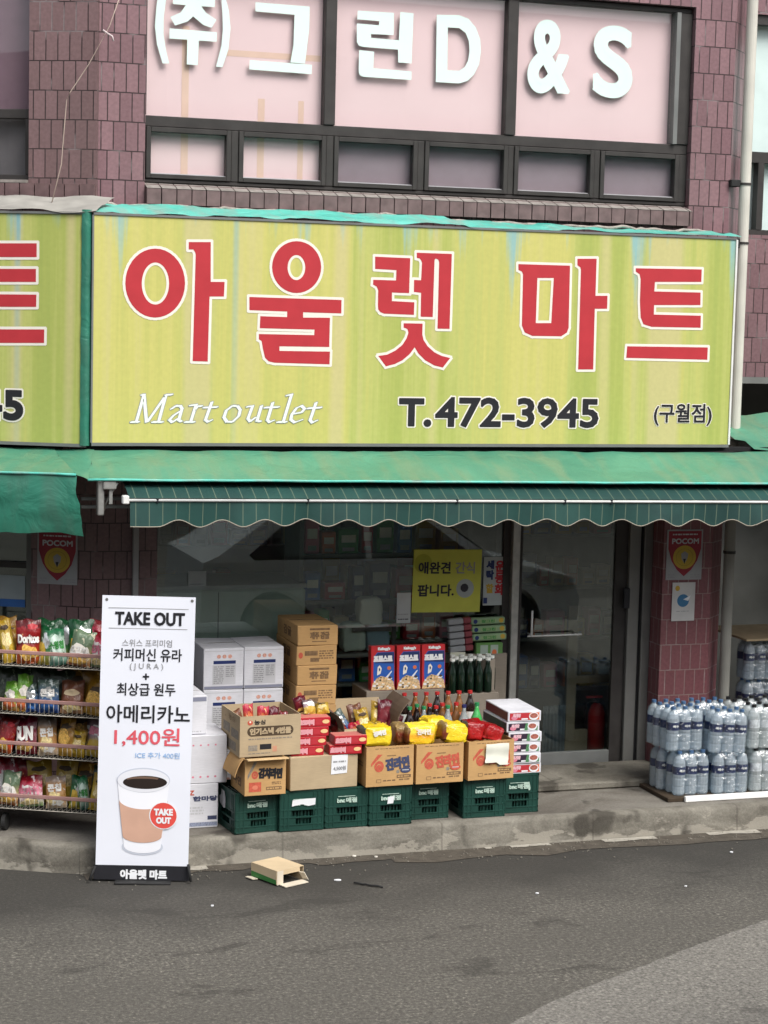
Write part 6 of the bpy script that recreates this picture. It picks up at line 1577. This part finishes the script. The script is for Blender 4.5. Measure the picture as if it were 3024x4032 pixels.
# ------------------------------------------------------------------ water
WAT = plastic_mat('water_bottle_plastic', (0.62, 0.70, 0.75), 0.52, 0.06); WAT2 = plastic_mat('clear_water_plastic', (0.74, 0.78, 0.78), 0.52, 0.06)
NVL = mat('navy_label', (0.015, 0.03, 0.10), 0.35); BLC = mat('light_blue_cap', (0.07, 0.14, 0.26), 0.4); BKC = mat('black_cap', (0.02, 0.02, 0.02), 0.4); CLL = mat('clear_label', (0.62, 0.66, 0.68), 0.4, var=0.3, scale=60)
WRAP = film_mat('shrink_wrap', 0.15, 0.10)
def water_pack(body, cap, label, kind):
    t = thing('water_pack', 'x', 'water pack'); r = 0.0455; H = 0.305
    for i in range(3):
        for j in range(2):
            mb = MB(); x, y = r+i*2*r, r+j*2*r
            mb.lathe(x, y, [(0, 0), (r*.85, 0), (r*.98, 0.01), (r*.98, 0.05), (r*.94, 0.06), (r*.98, 0.07), (r*.98, 0.11), (r*.93, 0.12), (r*.98, 0.13), (r*.98, 0.205), (r*.96, 0.225), (r*.74, 0.255), (0.016, 0.275), (0.014, 0.29), (0, 0.29)], body, 14, False); bo = mb.build('bottle', t)
            mb = MB(); mb.lathe(x, y, [(0, 0.284), (0.0165, 0.284), (0.0165, 0.303), (0, 0.303)], cap, 12, False); mb.build('cap', bo)
            mb = MB(); mb.lathe(x, y, [(r*1.0, 0.145), (r*1.0, 0.200)], label, 16, True)
            if j == 0 and kind == 'navy': 
                tm = MB(); tm.text('석수', x-0.022, 0.165, x+0.022, 0.183, 0.0, WHC, 0.001, warp=lambda p: Vector((p.x, y-r*1.0-0.0015+0.4*(p.x-x)**2/r+p.y, p.z))); tm.build('lettering', bo)
            mb.build('label', bo)
    mb = MB()   # loose plastic film around the six
    P = []
    W, D = 6*r, 4*r; rr = r
    for cx_, cy_, a0 in ((W-rr, rr, -90), (W-rr, D-rr, 0), (rr, D-rr, 90), (rr, rr, 180)):
        for q_ in range(0, 91, 15): P.append((cx_+(rr+0.002)*math.cos(R(a0+q_)), cy_+(rr+0.002)*math.sin(R(a0+q_))))
    vs = []; lv = [(0.004, 1), (0.08, 1), (0.15, 1.0), (0.215, 1.0), (0.255, 0.97), (0.280, 0.90), (0.293, 0.70)]
    for k_, (z, s_) in enumerate(lv):
        for i, (x, y) in enumerate(P):
            q_ = 1+0.02*math.sin(i*2.1+k_); vs.append((W/2+(x-W/2)*(s_ if k_ > 3 else q_ if k_ else 1), D/2+(y-D/2)*(s_ if k_ > 3 else q_ if k_ else 1), z))
    n = len(P); mb.add(vs, [(k_*n+i, k_*n+(i+1) % n, (k_+1)*n+(i+1) % n, (k_+1)*n+i) for k_ in range(len(lv)-1) for i in range(n)], WRAP, True)
    mb.build('film', t)
    return t
wpA = water_pack(WAT, BLC, NVL, 'navy'); wpB = water_pack(WAT2, BKC, CLL, 'clear')
G_P = 'packs of water bottles stacked by the red tiled pier'
pal = thing('pallet', 'low dark pallet with a white foam edge strip under the water packs', 'pallet', (0, 0, 0))
pz = LZ+0.03
c0 = atz(2700, 3150, LZ+0.02)
b = MB(); b.box(c0.x-0.12, c0.y+0.03, LZ+0.001, c0.x+2.6, -0.05, pz, mat('old_wet_board', (0.05, 0.035, 0.022), 0.8, var=0.3), 0.003); b.build('deck', pal)
b = MB(); b.box(c0.x, c0.y, LZ+0.002, c0.x+2.6, c0.y+0.028, pz+0.012, mat('foam_strip', (0.80, 0.80, 0.78), 0.6), 0.004); b.build('edge_strip', pal)
first = {'A': wpA, 'B': wpB}; usedw = set()
def put_water(k, x, y, z, rz, lab, tilt=0, group=G_P):
    t = first[k] if k not in usedw else dup(first[k]); usedw.add(k); t.location = (x, y, z); t.rotation_euler = (0, R(tilt), R(rz)); t['label'] = lab; t['group'] = group
y0 = c0.y+0.05
xw = atz(2615, 3118, pz).x
pw = 0.273
# lower layer, front and behind
put_water('A', xw+0.02, y0+0.02, pz+0.001, 3, 'water pack with navy labels, bottom left corner of the pile')
put_water('A', xw+0.305, y0+0.005, pz+0.001, 0, 'water pack with navy labels, bottom layer, second from the left')
put_water('B', xw+0.60, y0+0.01, pz+0.001, 0, 'clear water pack with pale labels, bottom layer, right of the navy ones')
put_water('B', xw+0.90, y0+0.01, pz+0.001, 0, 'clear water pack with pale labels, bottom layer, at the right photo edge')
for j in range(4): put_water('A' if j < 2 else 'B', xw-0.02+0.29*j, y0+0.21, pz+0.001, 0, f'bottom layer water pack behind the front row, {("first","second","third","fourth")[j]} from the left')
zl = pz+0.308
put_water('A', xw-0.03, y0+0.045, zl, 2, 'water pack with navy labels, top layer, left end', 0)
put_water('A', xw+0.262, y0+0.0, zl-0.012, -4, 'water pack with navy labels, top layer, sagging to the right', 3.0)
put_water('B', xw+0.57, y0+0.01, zl, 0, 'clear water pack with black caps, top layer, right of the navy ones')
put_water('B', xw+0.87, y0+0.01, zl, 0, 'clear water pack with black caps, top layer, at the right photo edge')
for j in range(4): put_water('A' if j < 2 else 'B', xw-0.05+0.29*j, y0+0.22, zl, 0, f'top layer water pack behind the front row, {("first","second","third","fourth")[j]} from the left')
# the darker stack in the passage
xq = at(2905, 2650, 0.25).x
for l in range(3):
    for j in range(3): put_water('A', xq+0.03+0.29*j, 0.18, LZ+0.001+0.306*l-0.20*0, 0, f'shaded passage water pack, {("left","middle","right")[j]} column, {("lowest","middle","top")[l]} layer', 0, 'water packs stacked in the shaded passage')
zz_ = LZ+0.306*3
b = MB(); b.box(xq-0.02, 0.10, zz_+0.004, xq+1.3, 0.75, zz_+0.02, CB_TAN, 0.003); tag(b.build('board'), 'brown board lying on the water packs in the shaded passage', 'board')

# ------------------------------------------------------------------ notices
def pocom(loc, rz, w, h, label):
    t = thing('wall_poster', label, 'poster', loc, rz)
    mb = MB(); mb.box(0, -0.004, 0, w, 0, h, mat('poster_grey', (0.34, 0.34, 0.35), 0.5)); bo = mb.build('sheet', t)
    mb = MB(); SH = mat('shield_red', (0.26, 0.02, 0.035), 0.45); GD = mat('shield_gold', (0.50, 0.34, 0.04), 0.4)
    mb.poly([(w*0.04, h*0.97), (w*0.04, h*0.62), (w*0.14, h*0.38), (w*0.30, h*0.20), (w*0.5, h*0.07), (w*0.70, h*0.20), (w*0.86, h*0.38), (w*0.96, h*0.62), (w*0.96, h*0.97)], 0.005, SH)
    mb.text('POCOM', w*0.14, h*0.72, w*0.88, h*0.82, 0.006, LGREY, 0.002); lines(mb, w*0.15, h*0.88, w*0.85, h*0.93, 1, LGREY, 0.006, 3)
    mb.ell(w*0.5, h*0.45, w*0.32, h*0.235, 0.006, GD); mb.ell(w*0.5, h*0.45, w*0.24, h*0.175, 0.007, mat('shield_gold_dark', (0.34, 0.22, 0.03), 0.4), (w*0.225, h*0.165))
    mb.poly([(w*0.40, h*0.52), (w*0.5, h*0.57), (w*0.60, h*0.52), (w*0.58, h*0.42), (w*0.5, h*0.32), (w*0.42, h*0.42)], 0.007, GREYP); mb.poly([(w*0.46, h*0.42), (w*0.54, h*0.42), (w*0.5, h*0.31)], 0.008, BLACK)
    lines(mb, w*0.05, h*0.03, w*0.24, h*0.13, 2, GREYP, 0.005, 1); lines(mb, w*0.68, h*0.03, w*0.96, h*0.12, 2, GREYP, 0.005, 2); mb.build('printing', bo)
p0 = at(2620, 2284, -0.002); p1 = at(2768, 2084, -0.002)
pocom((p0.x, -0.002, p0.z), 0, p1.x-p0.x, p1.z-p0.z, 'red shield security poster with a gold seal on the red tiled pier by the door')
p0 = atL(147, 2297, -0.002); p1 = atL(306, 2105, -0.002)
pocom(tuple(Lw(p0.x, -0.002, p0.z)), -LA, p1.x-p0.x, p1.z-p0.z+0.02, 'red shield security poster with a gold seal on the dark wall above the snack rack')
p0 = at(2642, 2446, -0.006); p1 = at(2738, 2292, -0.006)
t = thing('notice_card', 'small white card with a blue round mark under the shield poster by the door', 'notice', (p0.x, -0.006, p0.z)); w_, h_ = p1.x-p0.x, p1.z-p0.z
b = MB(); b.box(0, -0.004, 0, w_, 0, h_, mat('card_white', (0.56, 0.55, 0.54), 0.5), 0.001); bo = b.build('sheet', t)
b = MB(); b.ell(w_*0.48, h_*0.53, w_*0.26, h_*0.165, 0.005, mat('mark_blue', (0.05, 0.17, 0.32), 0.5)); b.poly([(w_*0.48, h_*0.56), (w_*0.80, h_*0.66), (w_*0.70, h_*0.52)], 0.0065, WHITE); b.ell(w_*0.22, h_*0.85, w_*0.10, h_*0.07, 0.005, MUSTARD); lines(b, w_*0.2, h_*0.24, w_*0.75, h_*0.27, 1, GREYP, 0.005, 2); b.build('printing', bo)

def glass_sheet(name, label, cat, x0, y0, x1, y1, m, fn, Y=GY+0.026, rot=0.0):
    a = at(x0, y1, Y); c = at(x1, y0, Y); t = thing(name, label, cat, (a.x, Y, a.z)); t.rotation_euler = (0, rot, 0); w, h = c.x-a.x, c.z-a.z
    mb = MB(); mb.box(0, -0.002, 0, w, 0, h, m); bo = mb.build('sheet', t)
    mb = MB(); fn(mb, w, h); mb.build('printing', bo)
INK = mat('marker_ink', (0.03, 0.03, 0.04), 0.5); SILV = mat('silver_disc', (0.36, 0.40, 0.40), 0.4)
def fy(mb, w, h):
    mb.text('애완견', w*0.08, h*0.62, w*0.54, h*0.80, 0.003, INK, 0.003); mb.text('간식', w*0.62, h*0.62, w*0.90, h*0.80, 0.003, GREYP, 0.002)
    mb.text('팝니다.', w*0.08, h*0.26, w*0.60, h*0.44, 0.003, INK, 0.003); mb.ell(w*0.77, h*0.38, w*0.13, h*0.15, 0.003, SILV); mb.ell(w*0.76, h*0.39, w*0.06, h*0.07, 0.004, INK, seg=9)
    mb.ell(w*0.14, h*0.78, w*0.13, h*0.15, 0.0024, mat('olive_shade', (0.40, 0.42, 0.05), 0.6))
glass_sheet('window_poster', 'olive yellow handwritten poster on the shop window near the door', 'poster', 1620, 2160, 1895, 2412, YPOSTER, fy, GY+0.022, R(0.8))
def fr2(mb, w, h):
    mb.text('세', w*0.14, h*0.76, w*0.46, h*0.92, 0.003, NAVY, 0.004); mb.text('탁', w*0.14, h*0.54, w*0.46, h*0.72, 0.003, NAVY, 0.004); mb.text('할', w*0.14, h*0.26, w*0.46, h*0.44, 0.003, MUSTARD, 0.003)
    for k_, s_ in enumerate('운동화'): mb.text(s_, w*0.56, h*(0.70-0.24*k_), w*0.94, h*(0.91-0.24*k_), 0.003, RED, 0.004)
    blk(mb, w*0.02, h*0.04, w*0.2, h*0.16, NAVY, 0.003)
glass_sheet('window_poster', 'narrow white poster with red and navy letters between the yellow poster and the door', 'poster', 1900, 2192, 1990, 2384, mat('dull_poster_white', (0.42, 0.46, 0.46), 0.5), fr2, GY+0.022)
def fn3(mb, w, h): lines(mb, w*0.1, h*0.26, w*0.85, h*0.32, 1, GREYP, 0.003, 3); lines(mb, w*0.1, h*0.1, w*0.85, h*0.16, 1, INK, 0.003, 4)
glass_sheet('price_note', 'small white price note at the lower left of the yellow poster', 'notice', 1560, 2333, 1618, 2454, mat('dull_note', (0.46, 0.48, 0.47), 0.5), fn3, GY+0.024)
glass_sheet('price_note', 'small blank grey note stuck high on the left of the shop window', 'notice', 740, 2248, 812, 2308, mat('grey_note', (0.30, 0.33, 0.32), 0.5), fn3, GY+0.024)
glass_sheet('price_note', 'cream price note under the red packets by the window edge', 'notice', 1772, 2567, 1832, 2630, mat('cream_note', (0.52, 0.52, 0.42), 0.5), fn3, -0.0)

# packets hung just outside the glass at the right of the window
RK = mat('dull_red_packet', (0.22, 0.05, 0.06), 0.5); SK = mat('dull_silver_packet', (0.30, 0.31, 0.32), 0.4); GK = mat('dull_green_packet', (0.12, 0.26, 0.08), 0.45); GK2 = mat('pale_green_packet', (0.26, 0.38, 0.22), 0.45)
pr = None
for i in range(5):
    a = at(1766+i*2, 2438+i*27+26, GY-0.06); c = at(1858, 2438+i*27, GY-0.06)
    if pr is None:
        t = thing('packet', 'x', 'packet'); mb = MB(); W = c.x-a.x; mb.box(0, 0, 0, W*0.66, 0.05, 0.042, SK, 0.006); mb.build('silver_end', t); mb = MB(); mb.box(W*0.66, 0, 0, W, 0.05, 0.042, RK, 0.006); mb.build('red_end', t); pr = t
    else: t = dup(pr)
    t.location = (a.x, GY-0.06, a.z); t.rotation_euler = (0, R(-5), 0); t['label'] = f'silver and red packet, {("topmost", "second", "third", "fourth", "lowest")[i]} of the five stacked right of the window'; t['group'] = 'silver and red packets stacked at the window'
b = MB(); p0 = at(1766, 2575, GY-0.02); p1 = at(1985, 2640, GY-0.02)
b.box(p0.x, 0.135, LZ+0.001, p1.x, 0.165, p0.z-0.0, CB_GREY); tag(b.build('backing_panel'), 'dark panel behind the bottles holding up the packets at the window', 'panel')
pr = None
for i in range(3):
    a = at(1856+i*3, 2432+i*32+30, GY-0.06); c = at(1990, 2432+i*32, GY-0.06)
    if pr is None:
        t = thing('packet', 'x', 'packet'); W = c.x-a.x; mb = MB(); mb.box(0, 0, 0, W, 0.05, 0.048, GK2, 0.008); mb.build('wrapper', t)
        mb = MB(); mb.ell(W*0.12, 0.024, 0.016, 0.016, 0.001, NAVY, seg=14); blk(mb, W*0.25, 0.012, W*0.72, 0.036, mat('dull_lime', (0.30, 0.42, 0.20), 0.5)); mb.text('참그린', W*0.3, 0.014, W*0.68, 0.034, 0.002, GREENP, 0.001); mb.ell(W*0.88, 0.026, 0.018, 0.018, 0.001, MUSTARD, seg=14); mb.build('printing', t); pr = t
    else: t = dup(pr)
    t.location = (a.x, GY-0.06, a.z); t.rotation_euler = (0, R(-1.5), 0); t['label'] = f'pale green packet, {("topmost", "middle", "lowest")[i]} of the three by the door post'; t['group'] = 'pale green packets stacked at the window'
a = at(1872, 2632, GY-0.06); c = at(1981, 2530, GY-0.06); W, H_ = c.x-a.x, c.z-a.z
t = thing('packet', 'upright green twin packet under the pale green ones by the door post', 'packet', (a.x, GY-0.06, a.z)); mb = MB(); mb.box(0, 0, 0, W, 0.05, H_, GK, 0.006); mb.build('wrapper', t)
mb = MB(); blk(mb, W*0.16, H_*0.1, W*0.44, H_*0.92, mat('dull_mint', (0.34, 0.42, 0.36), 0.5)); blk(mb, W*0.54, H_*0.1, W*0.82, H_*0.92, mat('dull_mint', (0.34, 0.42, 0.36), 0.5)); mb.ell(W*0.68, H_*0.62, 0.018, 0.022, 0.002, ORANGE, seg=12); mb.build('printing', t)

# ------------------------------------------------------------------ dim things inside the shop
a = at(600, 2500, 0.45); c = at(1205, 2325, 0.45)
fz_ = thing('freezer', 'pale grey green chest cabinet seen through the shop window', 'freezer', (a.x, 0.45, LZ+0.02)); W = c.x-a.x; H_ = c.z-LZ
b = MB(); b.box(0, 0, 0, W, 0.6, H_, FREEZER, 0.02); b.build('body', fz_)
b = MB(); b.box(-0.005, -0.01, H_+0.001, W+0.005, 0.61, H_+0.03, LGREY, 0.005); b.box(W*0.42, -0.004, 0.1, W*0.425, 0.0, H_-0.02, STEEL); b.build('lid', fz_)
b = MB(); xk = at(1195, 2400, 1.1).x; b.box(0, 0, 0, 0.30, 0.4, at(1195, 2270, 1.1).z-LZ, FREEZER, 0.01); kk = b.build('cabinet'); kk.location = (xk, 1.1, LZ+0.02); tag(kk, 'narrow pale cabinet end behind the chest cabinet in the shop', 'cabinet')
mb = MB(); mb.rect(0.12, 0.3, 0.24, kk.dimensions.z-0.25, 0.002, BLACK); mb.build('dark_opening', kk)
def shelf_unit(label, x0, x1, y, levels, seed, gname):
    t = thing('shelf_unit', label, 'shelf', (x0, y, LZ+0.02)); W = x1-x0; top = levels[-1]+0.35
    for x in (0, W-0.03): mb = MB(); mb.box(x, 0.0, 0, x+0.03, 0.4, top, ALU_D); mb.build('upright', t)
    for z in levels: mb = MB(); mb.box(0.031, 0.0, z-0.025, W-0.031, 0.4, z, ALU_D); mb.build('shelf', t)
    r2 = random.Random(seed); cols = [('orange', ORANGE), ('yellow', MUSTARD), ('blue', BLUE), ('green', GREENP), ('red', RED), ('white', LGREY), ('brown', BEIGE), ('pink', PINK), ('navy', NAVY)]
    pro = {}
    for li, z in enumerate(levels):
        x = 0.05; k_ = 1
        while x < W-0.16:
            w = r2.uniform(0.08, 0.16); h = r2.uniform(0.12, 0.26); nm, cm = r2.choice(cols)
            if nm not in pro:
                g = thing('grocery_pack', 'x', 'packet'); mb = MB(); mb.box(0, 0, 0, 0.1, 0.12, 0.2, cm, 0.006); bo = mb.build('body', g); mb = MB(); mb.rect(0.015, 0.09, 0.085, 0.15, 0.001, CREAM); mb.rect(0.02, 0.02, 0.08, 0.05, 0.001, GREYP); mb.build('printing', bo); pro[nm] = g
            else: g = dup(pro[nm])
            g.location = (x0+x, y+0.02+r2.uniform(0, 0.03), LZ+0.02+z+0.001); g.scale = (w/0.1, 1, h/0.2); g['label'] = f'{nm} grocery pack, place {k_} on level {li+1} of the {gname}'; g['group'] = 'groceries on the dim shelves inside the shop'
            x += w+r2.uniform(0.01, 0.05); k_ += 1
shelf_unit('shelf of groceries deep inside the shop behind the chest cabinet', 2.75, 4.6, 2.3, [0.5, 0.95, 1.4], 3, 'left inner shelf')
shelf_unit('shelf of groceries behind the yellow poster inside the shop', 3.95, 5.15, 0.8, [0.45, 0.85, 1.25], 5, 'middle inner shelf')
shelf_unit('shelf of groceries seen through the door glass', 5.6, 6.6, 1.1, [0.4, 0.8, 1.2, 1.6], 8, 'right inner shelf')
shelf_unit('tall shelf of groceries close behind the shop window glass', 3.72, 5.02, 0.50, [0.62, 0.92, 1.22, 1.55], 12, 'window side shelf')
for i, (px, py, c_, lb_) in enumerate(((1385, 2500, FREEZER, 'pale plump sack left of the pair behind the glass'), (1478, 2500, mat('dull_blue_sack', (0.30, 0.42, 0.50), 0.5), 'bluish plump sack right of the pair behind the glass'), (1450, 2400, CREAM, 'cream plump sack above the pair behind the glass'))):
    o = soft(0.17, 0.14, 0.20, c_, c_, 40+i, None, 'grocery_sack'); p = at(px, py+60, 0.38); o.location = (p.x, 0.38, p.z); tag(o, lb_, 'sack', 'plump sacks on the ledge behind the shop window')
b = MB(); p = at(1430, 2562, 0.38); b.box(p.x-0.28, 0.29, p.z-0.03, p.x+0.28, 0.47, p.z-0.004, ALU_D); p2 = at(1450, 2462, 0.38); b.box(p2.x-0.14, 0.29, p2.z-0.03, p2.x+0.14, 0.47, p2.z-0.004, ALU_D)
b.box(p.x-0.27, 0.46, LZ+0.02, p.x-0.24, 0.475, p2.z, ALU_D); b.box(p.x+0.24, 0.46, LZ+0.02, p.x+0.27, 0.475, p2.z, ALU_D); b.box(p.x-0.24, 0.462, p2.z-0.03, p.x+0.24, 0.472, p2.z-0.01, ALU_D); tag(b.build('sack_stand'), 'two tier metal stand for the sacks behind the shop window', 'stand')
# fire extinguisher
p = at(2345, 2925, 0.5)
fe = thing('fire_extinguisher', 'red fire extinguisher standing inside the glass door', 'extinguisher', (p.x, 0.5, LZ+0.02))
b = MB(); b.lathe(0, 0, [(0, 0), (0.06, 0), (0.065, 0.02), (0.065, 0.32), (0.045, 0.38), (0.02, 0.40), (0, 0.40)], mat('extinguisher_red', (0.50, 0.02, 0.02), 0.3), 18); b.build('cylinder', fe)
b = MB(); b.lathe(0, 0, [(0.018, 0.40), (0.018, 0.44), (0, 0.44)], BLACK, 10, False); b.box(-0.09, -0.012, 0.44, 0.04, 0.012, 0.455, RED); b.tube([(-0.02, 0, 0.42), (-0.09, 0, 0.40), (-0.10, 0, 0.2)], 0.009, BLACK); b.build('valve', fe)
cb = at(2140, 2780, 0.36); ce_ = at(2228, 2780, 0.36)
b = MB(); vs = []; nn = 20
for i in range(nn+1):
    x = cb.x+(ce_.x-cb.x)*i/nn
    for z in (LZ+0.05, cb.z): vs.append((x, 0.36+0.01*math.sin(i*1.9), z))
b.add(vs, [(2*i, 2*i+2, 2*i+3, 2*i+1) for i in range(nn)], mat('slate_blue_cloth', (0.05, 0.065, 0.085), 0.8), True); tag(b.build('cloth_screen'), 'dark slate blue cloth hanging low behind the left of the door glass', 'cloth')
b = MB(); fx0, fx1 = at(2232, 2700, 0.42).x, at(2268, 2700, 0.42).x; TIM = mat('dim_timber', (0.16, 0.125, 0.09), 0.7)
b.box(fx0, 0.42, LZ+0.02, fx1, 0.46, 1.35, TIM); b.box(fx1+0.001, 0.42, at(2300, 2690, 0.42).z, at(2420, 2690, 0.42).x, 0.46, at(2300, 2660, 0.42).z, TIM); b.box(fx1+0.001, 0.42, LZ+0.02, at(2320, 2690, 0.42).x, 0.46, 0.42, TIM); tag(b.build('timber_stand'), 'dim timber stand just inside the shop door', 'stand')

# ------------------------------------------------------------------ litter on the road
ca = atz(960, 3420, 0)
p = atz(1195, 3468, 0.0)
lt = thing('empty_box', 'small overturned cardboard box with an open torn end lying on the road by the kerb', 'box', (p.x, p.y, 0.004), R(24))
W, D, H_ = 0.21, 0.25, 0.092
b = MB(); th = 0.003
b.box(-W, 0, H_-th, 0, D, H_, BEIGE); b.box(-W, 0.003, 0.008, -W+th, D, H_-th, BEIGE); b.box(-th, 0.003, 0.0, 0, D, H_-th, BEIGE); b.box(-W+th, D-th, 0, -th, D, H_-th, BEIGE)
b.box(-W+th, 0, 0.004, -W+0.05, th, H_-th, mat('pale_board', (0.62, 0.55, 0.44), 0.8)); b.box(-W+0.05, 0, H_-0.03, -0.03, th, H_-th, BEIGE)
bo = b.build('shell', lt)
b = MB(); b.add([(-W-0.0008, 0.005, 0.008), (-W-0.0008, D-0.002, 0.008), (-W-0.0008, D-0.002, 0.042), (-W-0.0008, 0.005, 0.035)], [(0, 3, 2, 1)], mat('green_side_print', (0.05, 0.20, 0.05), 0.6)); b.build('printing', bo)
b = MB(); add_flap(b, (-W+0.02, 0, 0.008), (-0.01, 0, 0.008), (0, -1, -0.05), 0.06, (0, 0, 0.03), mat('pale_board', (0.62, 0.55, 0.44), 0.8)); b.build('flap', lt)
b = MB(); add_flap(b, (-0.035, 0, H_-0.03), (-0.002, 0, 0.01), (0.4, -0.8, 0), 0.035, (0, 0, 0), mat('pale_board', (0.62, 0.55, 0.44), 0.8)); b.build('flap', lt)
b = MB(); add_flap(b, (-W-0.002, D, 0.006), (-W-0.002, D-0.07, 0.006), (-1, 0.1, 0.1), 0.04, (0, 0, 0), mat('pale_board', (0.62, 0.55, 0.44), 0.8)); b.build('flap', lt)
def scrap(px, py, w, d, lab, m=WHITE, rz=0):
    p = atz(px, py, 0.006); mb = MB(); r2 = random.Random(int(px)); k = 9; P = [((0.8+0.4*r2.random())*w*math.cos(2*math.pi*i/k), (0.8+0.4*r2.random())*d*math.sin(2*math.pi*i/k)) for i in range(k)]
    mb.prism(P, 0, 0.006, m); o = mb.build('paper_scrap'); o.location = (p.x, p.y, 0.005); o.rotation_euler = (0, 0, rz); tag(o, lab, 'litter', 'scraps of litter on the road')
scrap(1330, 3466, 0.022, 0.010, 'white paper scrap on the road right of the overturned box', rz=-0.2); scrap(1396, 3371, 0.013, 0.012, 'cream scrap at the foot of the kerb under the fourth crate', CREAM); scrap(2115, 3518, 0.012, 0.008, 'tiny white scrap on the road below the door step')
scrap(2880, 3356, 0.012, 0.009, 'white scrap by the gutter below the water packs'); scrap(836, 3567, 0.009, 0.009, 'white fleck on the road below the banner'); scrap(2700, 3490, 0.008, 0.006, 'pale fleck on the road at the right'); scrap(1000, 3428, 0.015, 0.012, 'white scrap at the left corner of the overturned box'); scrap(1480, 3374, 0.010, 0.008, 'cream fleck at the kerb right of the cream scrap', CREAM)
b = MB(); p = atz(1420, 3490, 0); r2 = random.Random(3)
P = [(p.x-0.03+0.02*i+0.01*r2.random(), p.y+0.05-0.018*i, 0.008+0.006*r2.random()) for i in range(8)]
b.tube(P, 0.006, RUBBER, 6); tag(b.build('rag_strip'), 'short black strip of rubber lying on the road', 'litter')

# ------------------------------------------------------------------ across the street: parked car (mirrored in the shop glass) and facing houses
PAINT = mat('white_car_paint', (0.62, 0.64, 0.65), 0.25, 0.6, coat=0.5, var=0.02)
car = thing('parked_car', 'white hatchback parked across the road, seen mirrored in the shop door', 'car', (8.3, -6.35, 0), math.pi)
prof = [(0.02, 0.32), (0.0, 0.55), (0.08, 0.78), (0.95, 0.98), (1.60, 1.42), (2.2, 1.52), (3.2, 1.48), (3.85, 1.05), (4.02, 0.98), (4.05, 0.40), (3.95, 0.30)]
def archp(cx): return [(cx+0.37*math.cos(R(q_)), 0.33+0.37*math.sin(R(q_))) for q_ in range(0, 181, 15)]
body_poly = prof+archp(3.28)+archp(0.80)
b = MB()
loops = [[Vector((x, z, 0)) for x, z in body_poly]]; tr = tessellate_polygon(loops)
n = len(body_poly)
def wy(z): return 0.86 if z < 0.95 else 0.86-(z-0.95)*0.35
vs = [(x, -wy(z), z) for x, z in body_poly]+[(x, wy(z), z) for x, z in body_poly]
fs = [tuple(t_) for t_ in tr]+[tuple(n+i for i in t_)[::-1] for t_ in tr]+[(i, (i+1) % n, n+(i+1) % n, n+i) for i in range(n)]
b.add(vs, fs, PAINT); co = b.build('body', car)
for (cx, sgn) in ((0.80, -1), (0.80, 1), (3.28, -1), (3.28, 1)):
    b = MB(); b.M = Matrix.Translation((cx, sgn*0.76, 0.33)) @ Matrix.Rotation(R(90), 4, 'X'); b.lathe(0, 0, [(0, -0.1), (0.31, -0.1), (0.33, -0.06), (0.33, 0.06), (0.31, 0.1), (0, 0.1)], RUBBER, 28); wo2 = b.build('wheel', car)
    b = MB(); b.M = Matrix.Translation((cx, sgn*0.865, 0.33)) @ Matrix.Rotation(R(90), 4, 'X'); b.lathe(0, 0, [(0, -0.006), (0.21, -0.006), (0.21, 0.006), (0, 0.006)], ALU, 20, False); b.build('rim', wo2)
GL2 = mat('car_window', (0.01, 0.012, 0.014), 0.05, 0.8)
for sgn in (-1, 1):
    for P in ([(1.15, 1.0), (1.68, 1.38), (2.28, 1.44), (2.28, 1.0)], [(2.34, 1.0), (2.34, 1.44), (3.1, 1.40), (3.55, 1.05), (3.5, 1.0)]):
        b = MB(); vs = [(x, sgn*(wy(z)+0.004), z) for x, z in P]; b.add(vs, [(0, 1, 2, 3) if len(P) == 4 else (0, 1, 2, 3, 4)], GL2); b.build('side_window', car)
    b = MB(); b.add([(x, sgn*(0.866), z) for x, z in ((0.06, 0.66), (0.30, 0.62), (0.62, 0.76), (0.5, 0.84), (0.12, 0.78))], [(0, 1, 2, 3, 4)], ALU); b.build('headlight', car)
b = MB(); b.add([(1.0, -0.80, 1.01), (1.0, 0.80, 1.01), (1.58, 0.68, 1.415), (1.58, -0.68, 1.415)], [(0, 3, 2, 1)], GL2); ws = b.build('windscreen', car); ws.location = (-0.012, 0, 0.012)
hs_ = thing('building', 'unseen plain grey row of houses facing the shop across the road', 'building', (0, -24, 0))  # unseen row, put in to block the low sky
GRW = concrete('render_grey', (0.14, 0.135, 0.125), (0.19, 0.18, 0.17), (0.23, 0.22, 0.20), 0.6)
b = MB(); b.box(-30, -6, 0, 45, 0, 9.5, GRW); hb_ = b.build('wall', hs_)
for fl in range(3):
    for k_ in range(24):
        b = MB(); x = -29+k_*3.05; b.box(x, 0.0, 0.9+fl*3, x+1.7, 0.03, 2.4+fl*3, GL2); b.build('window', hs_)
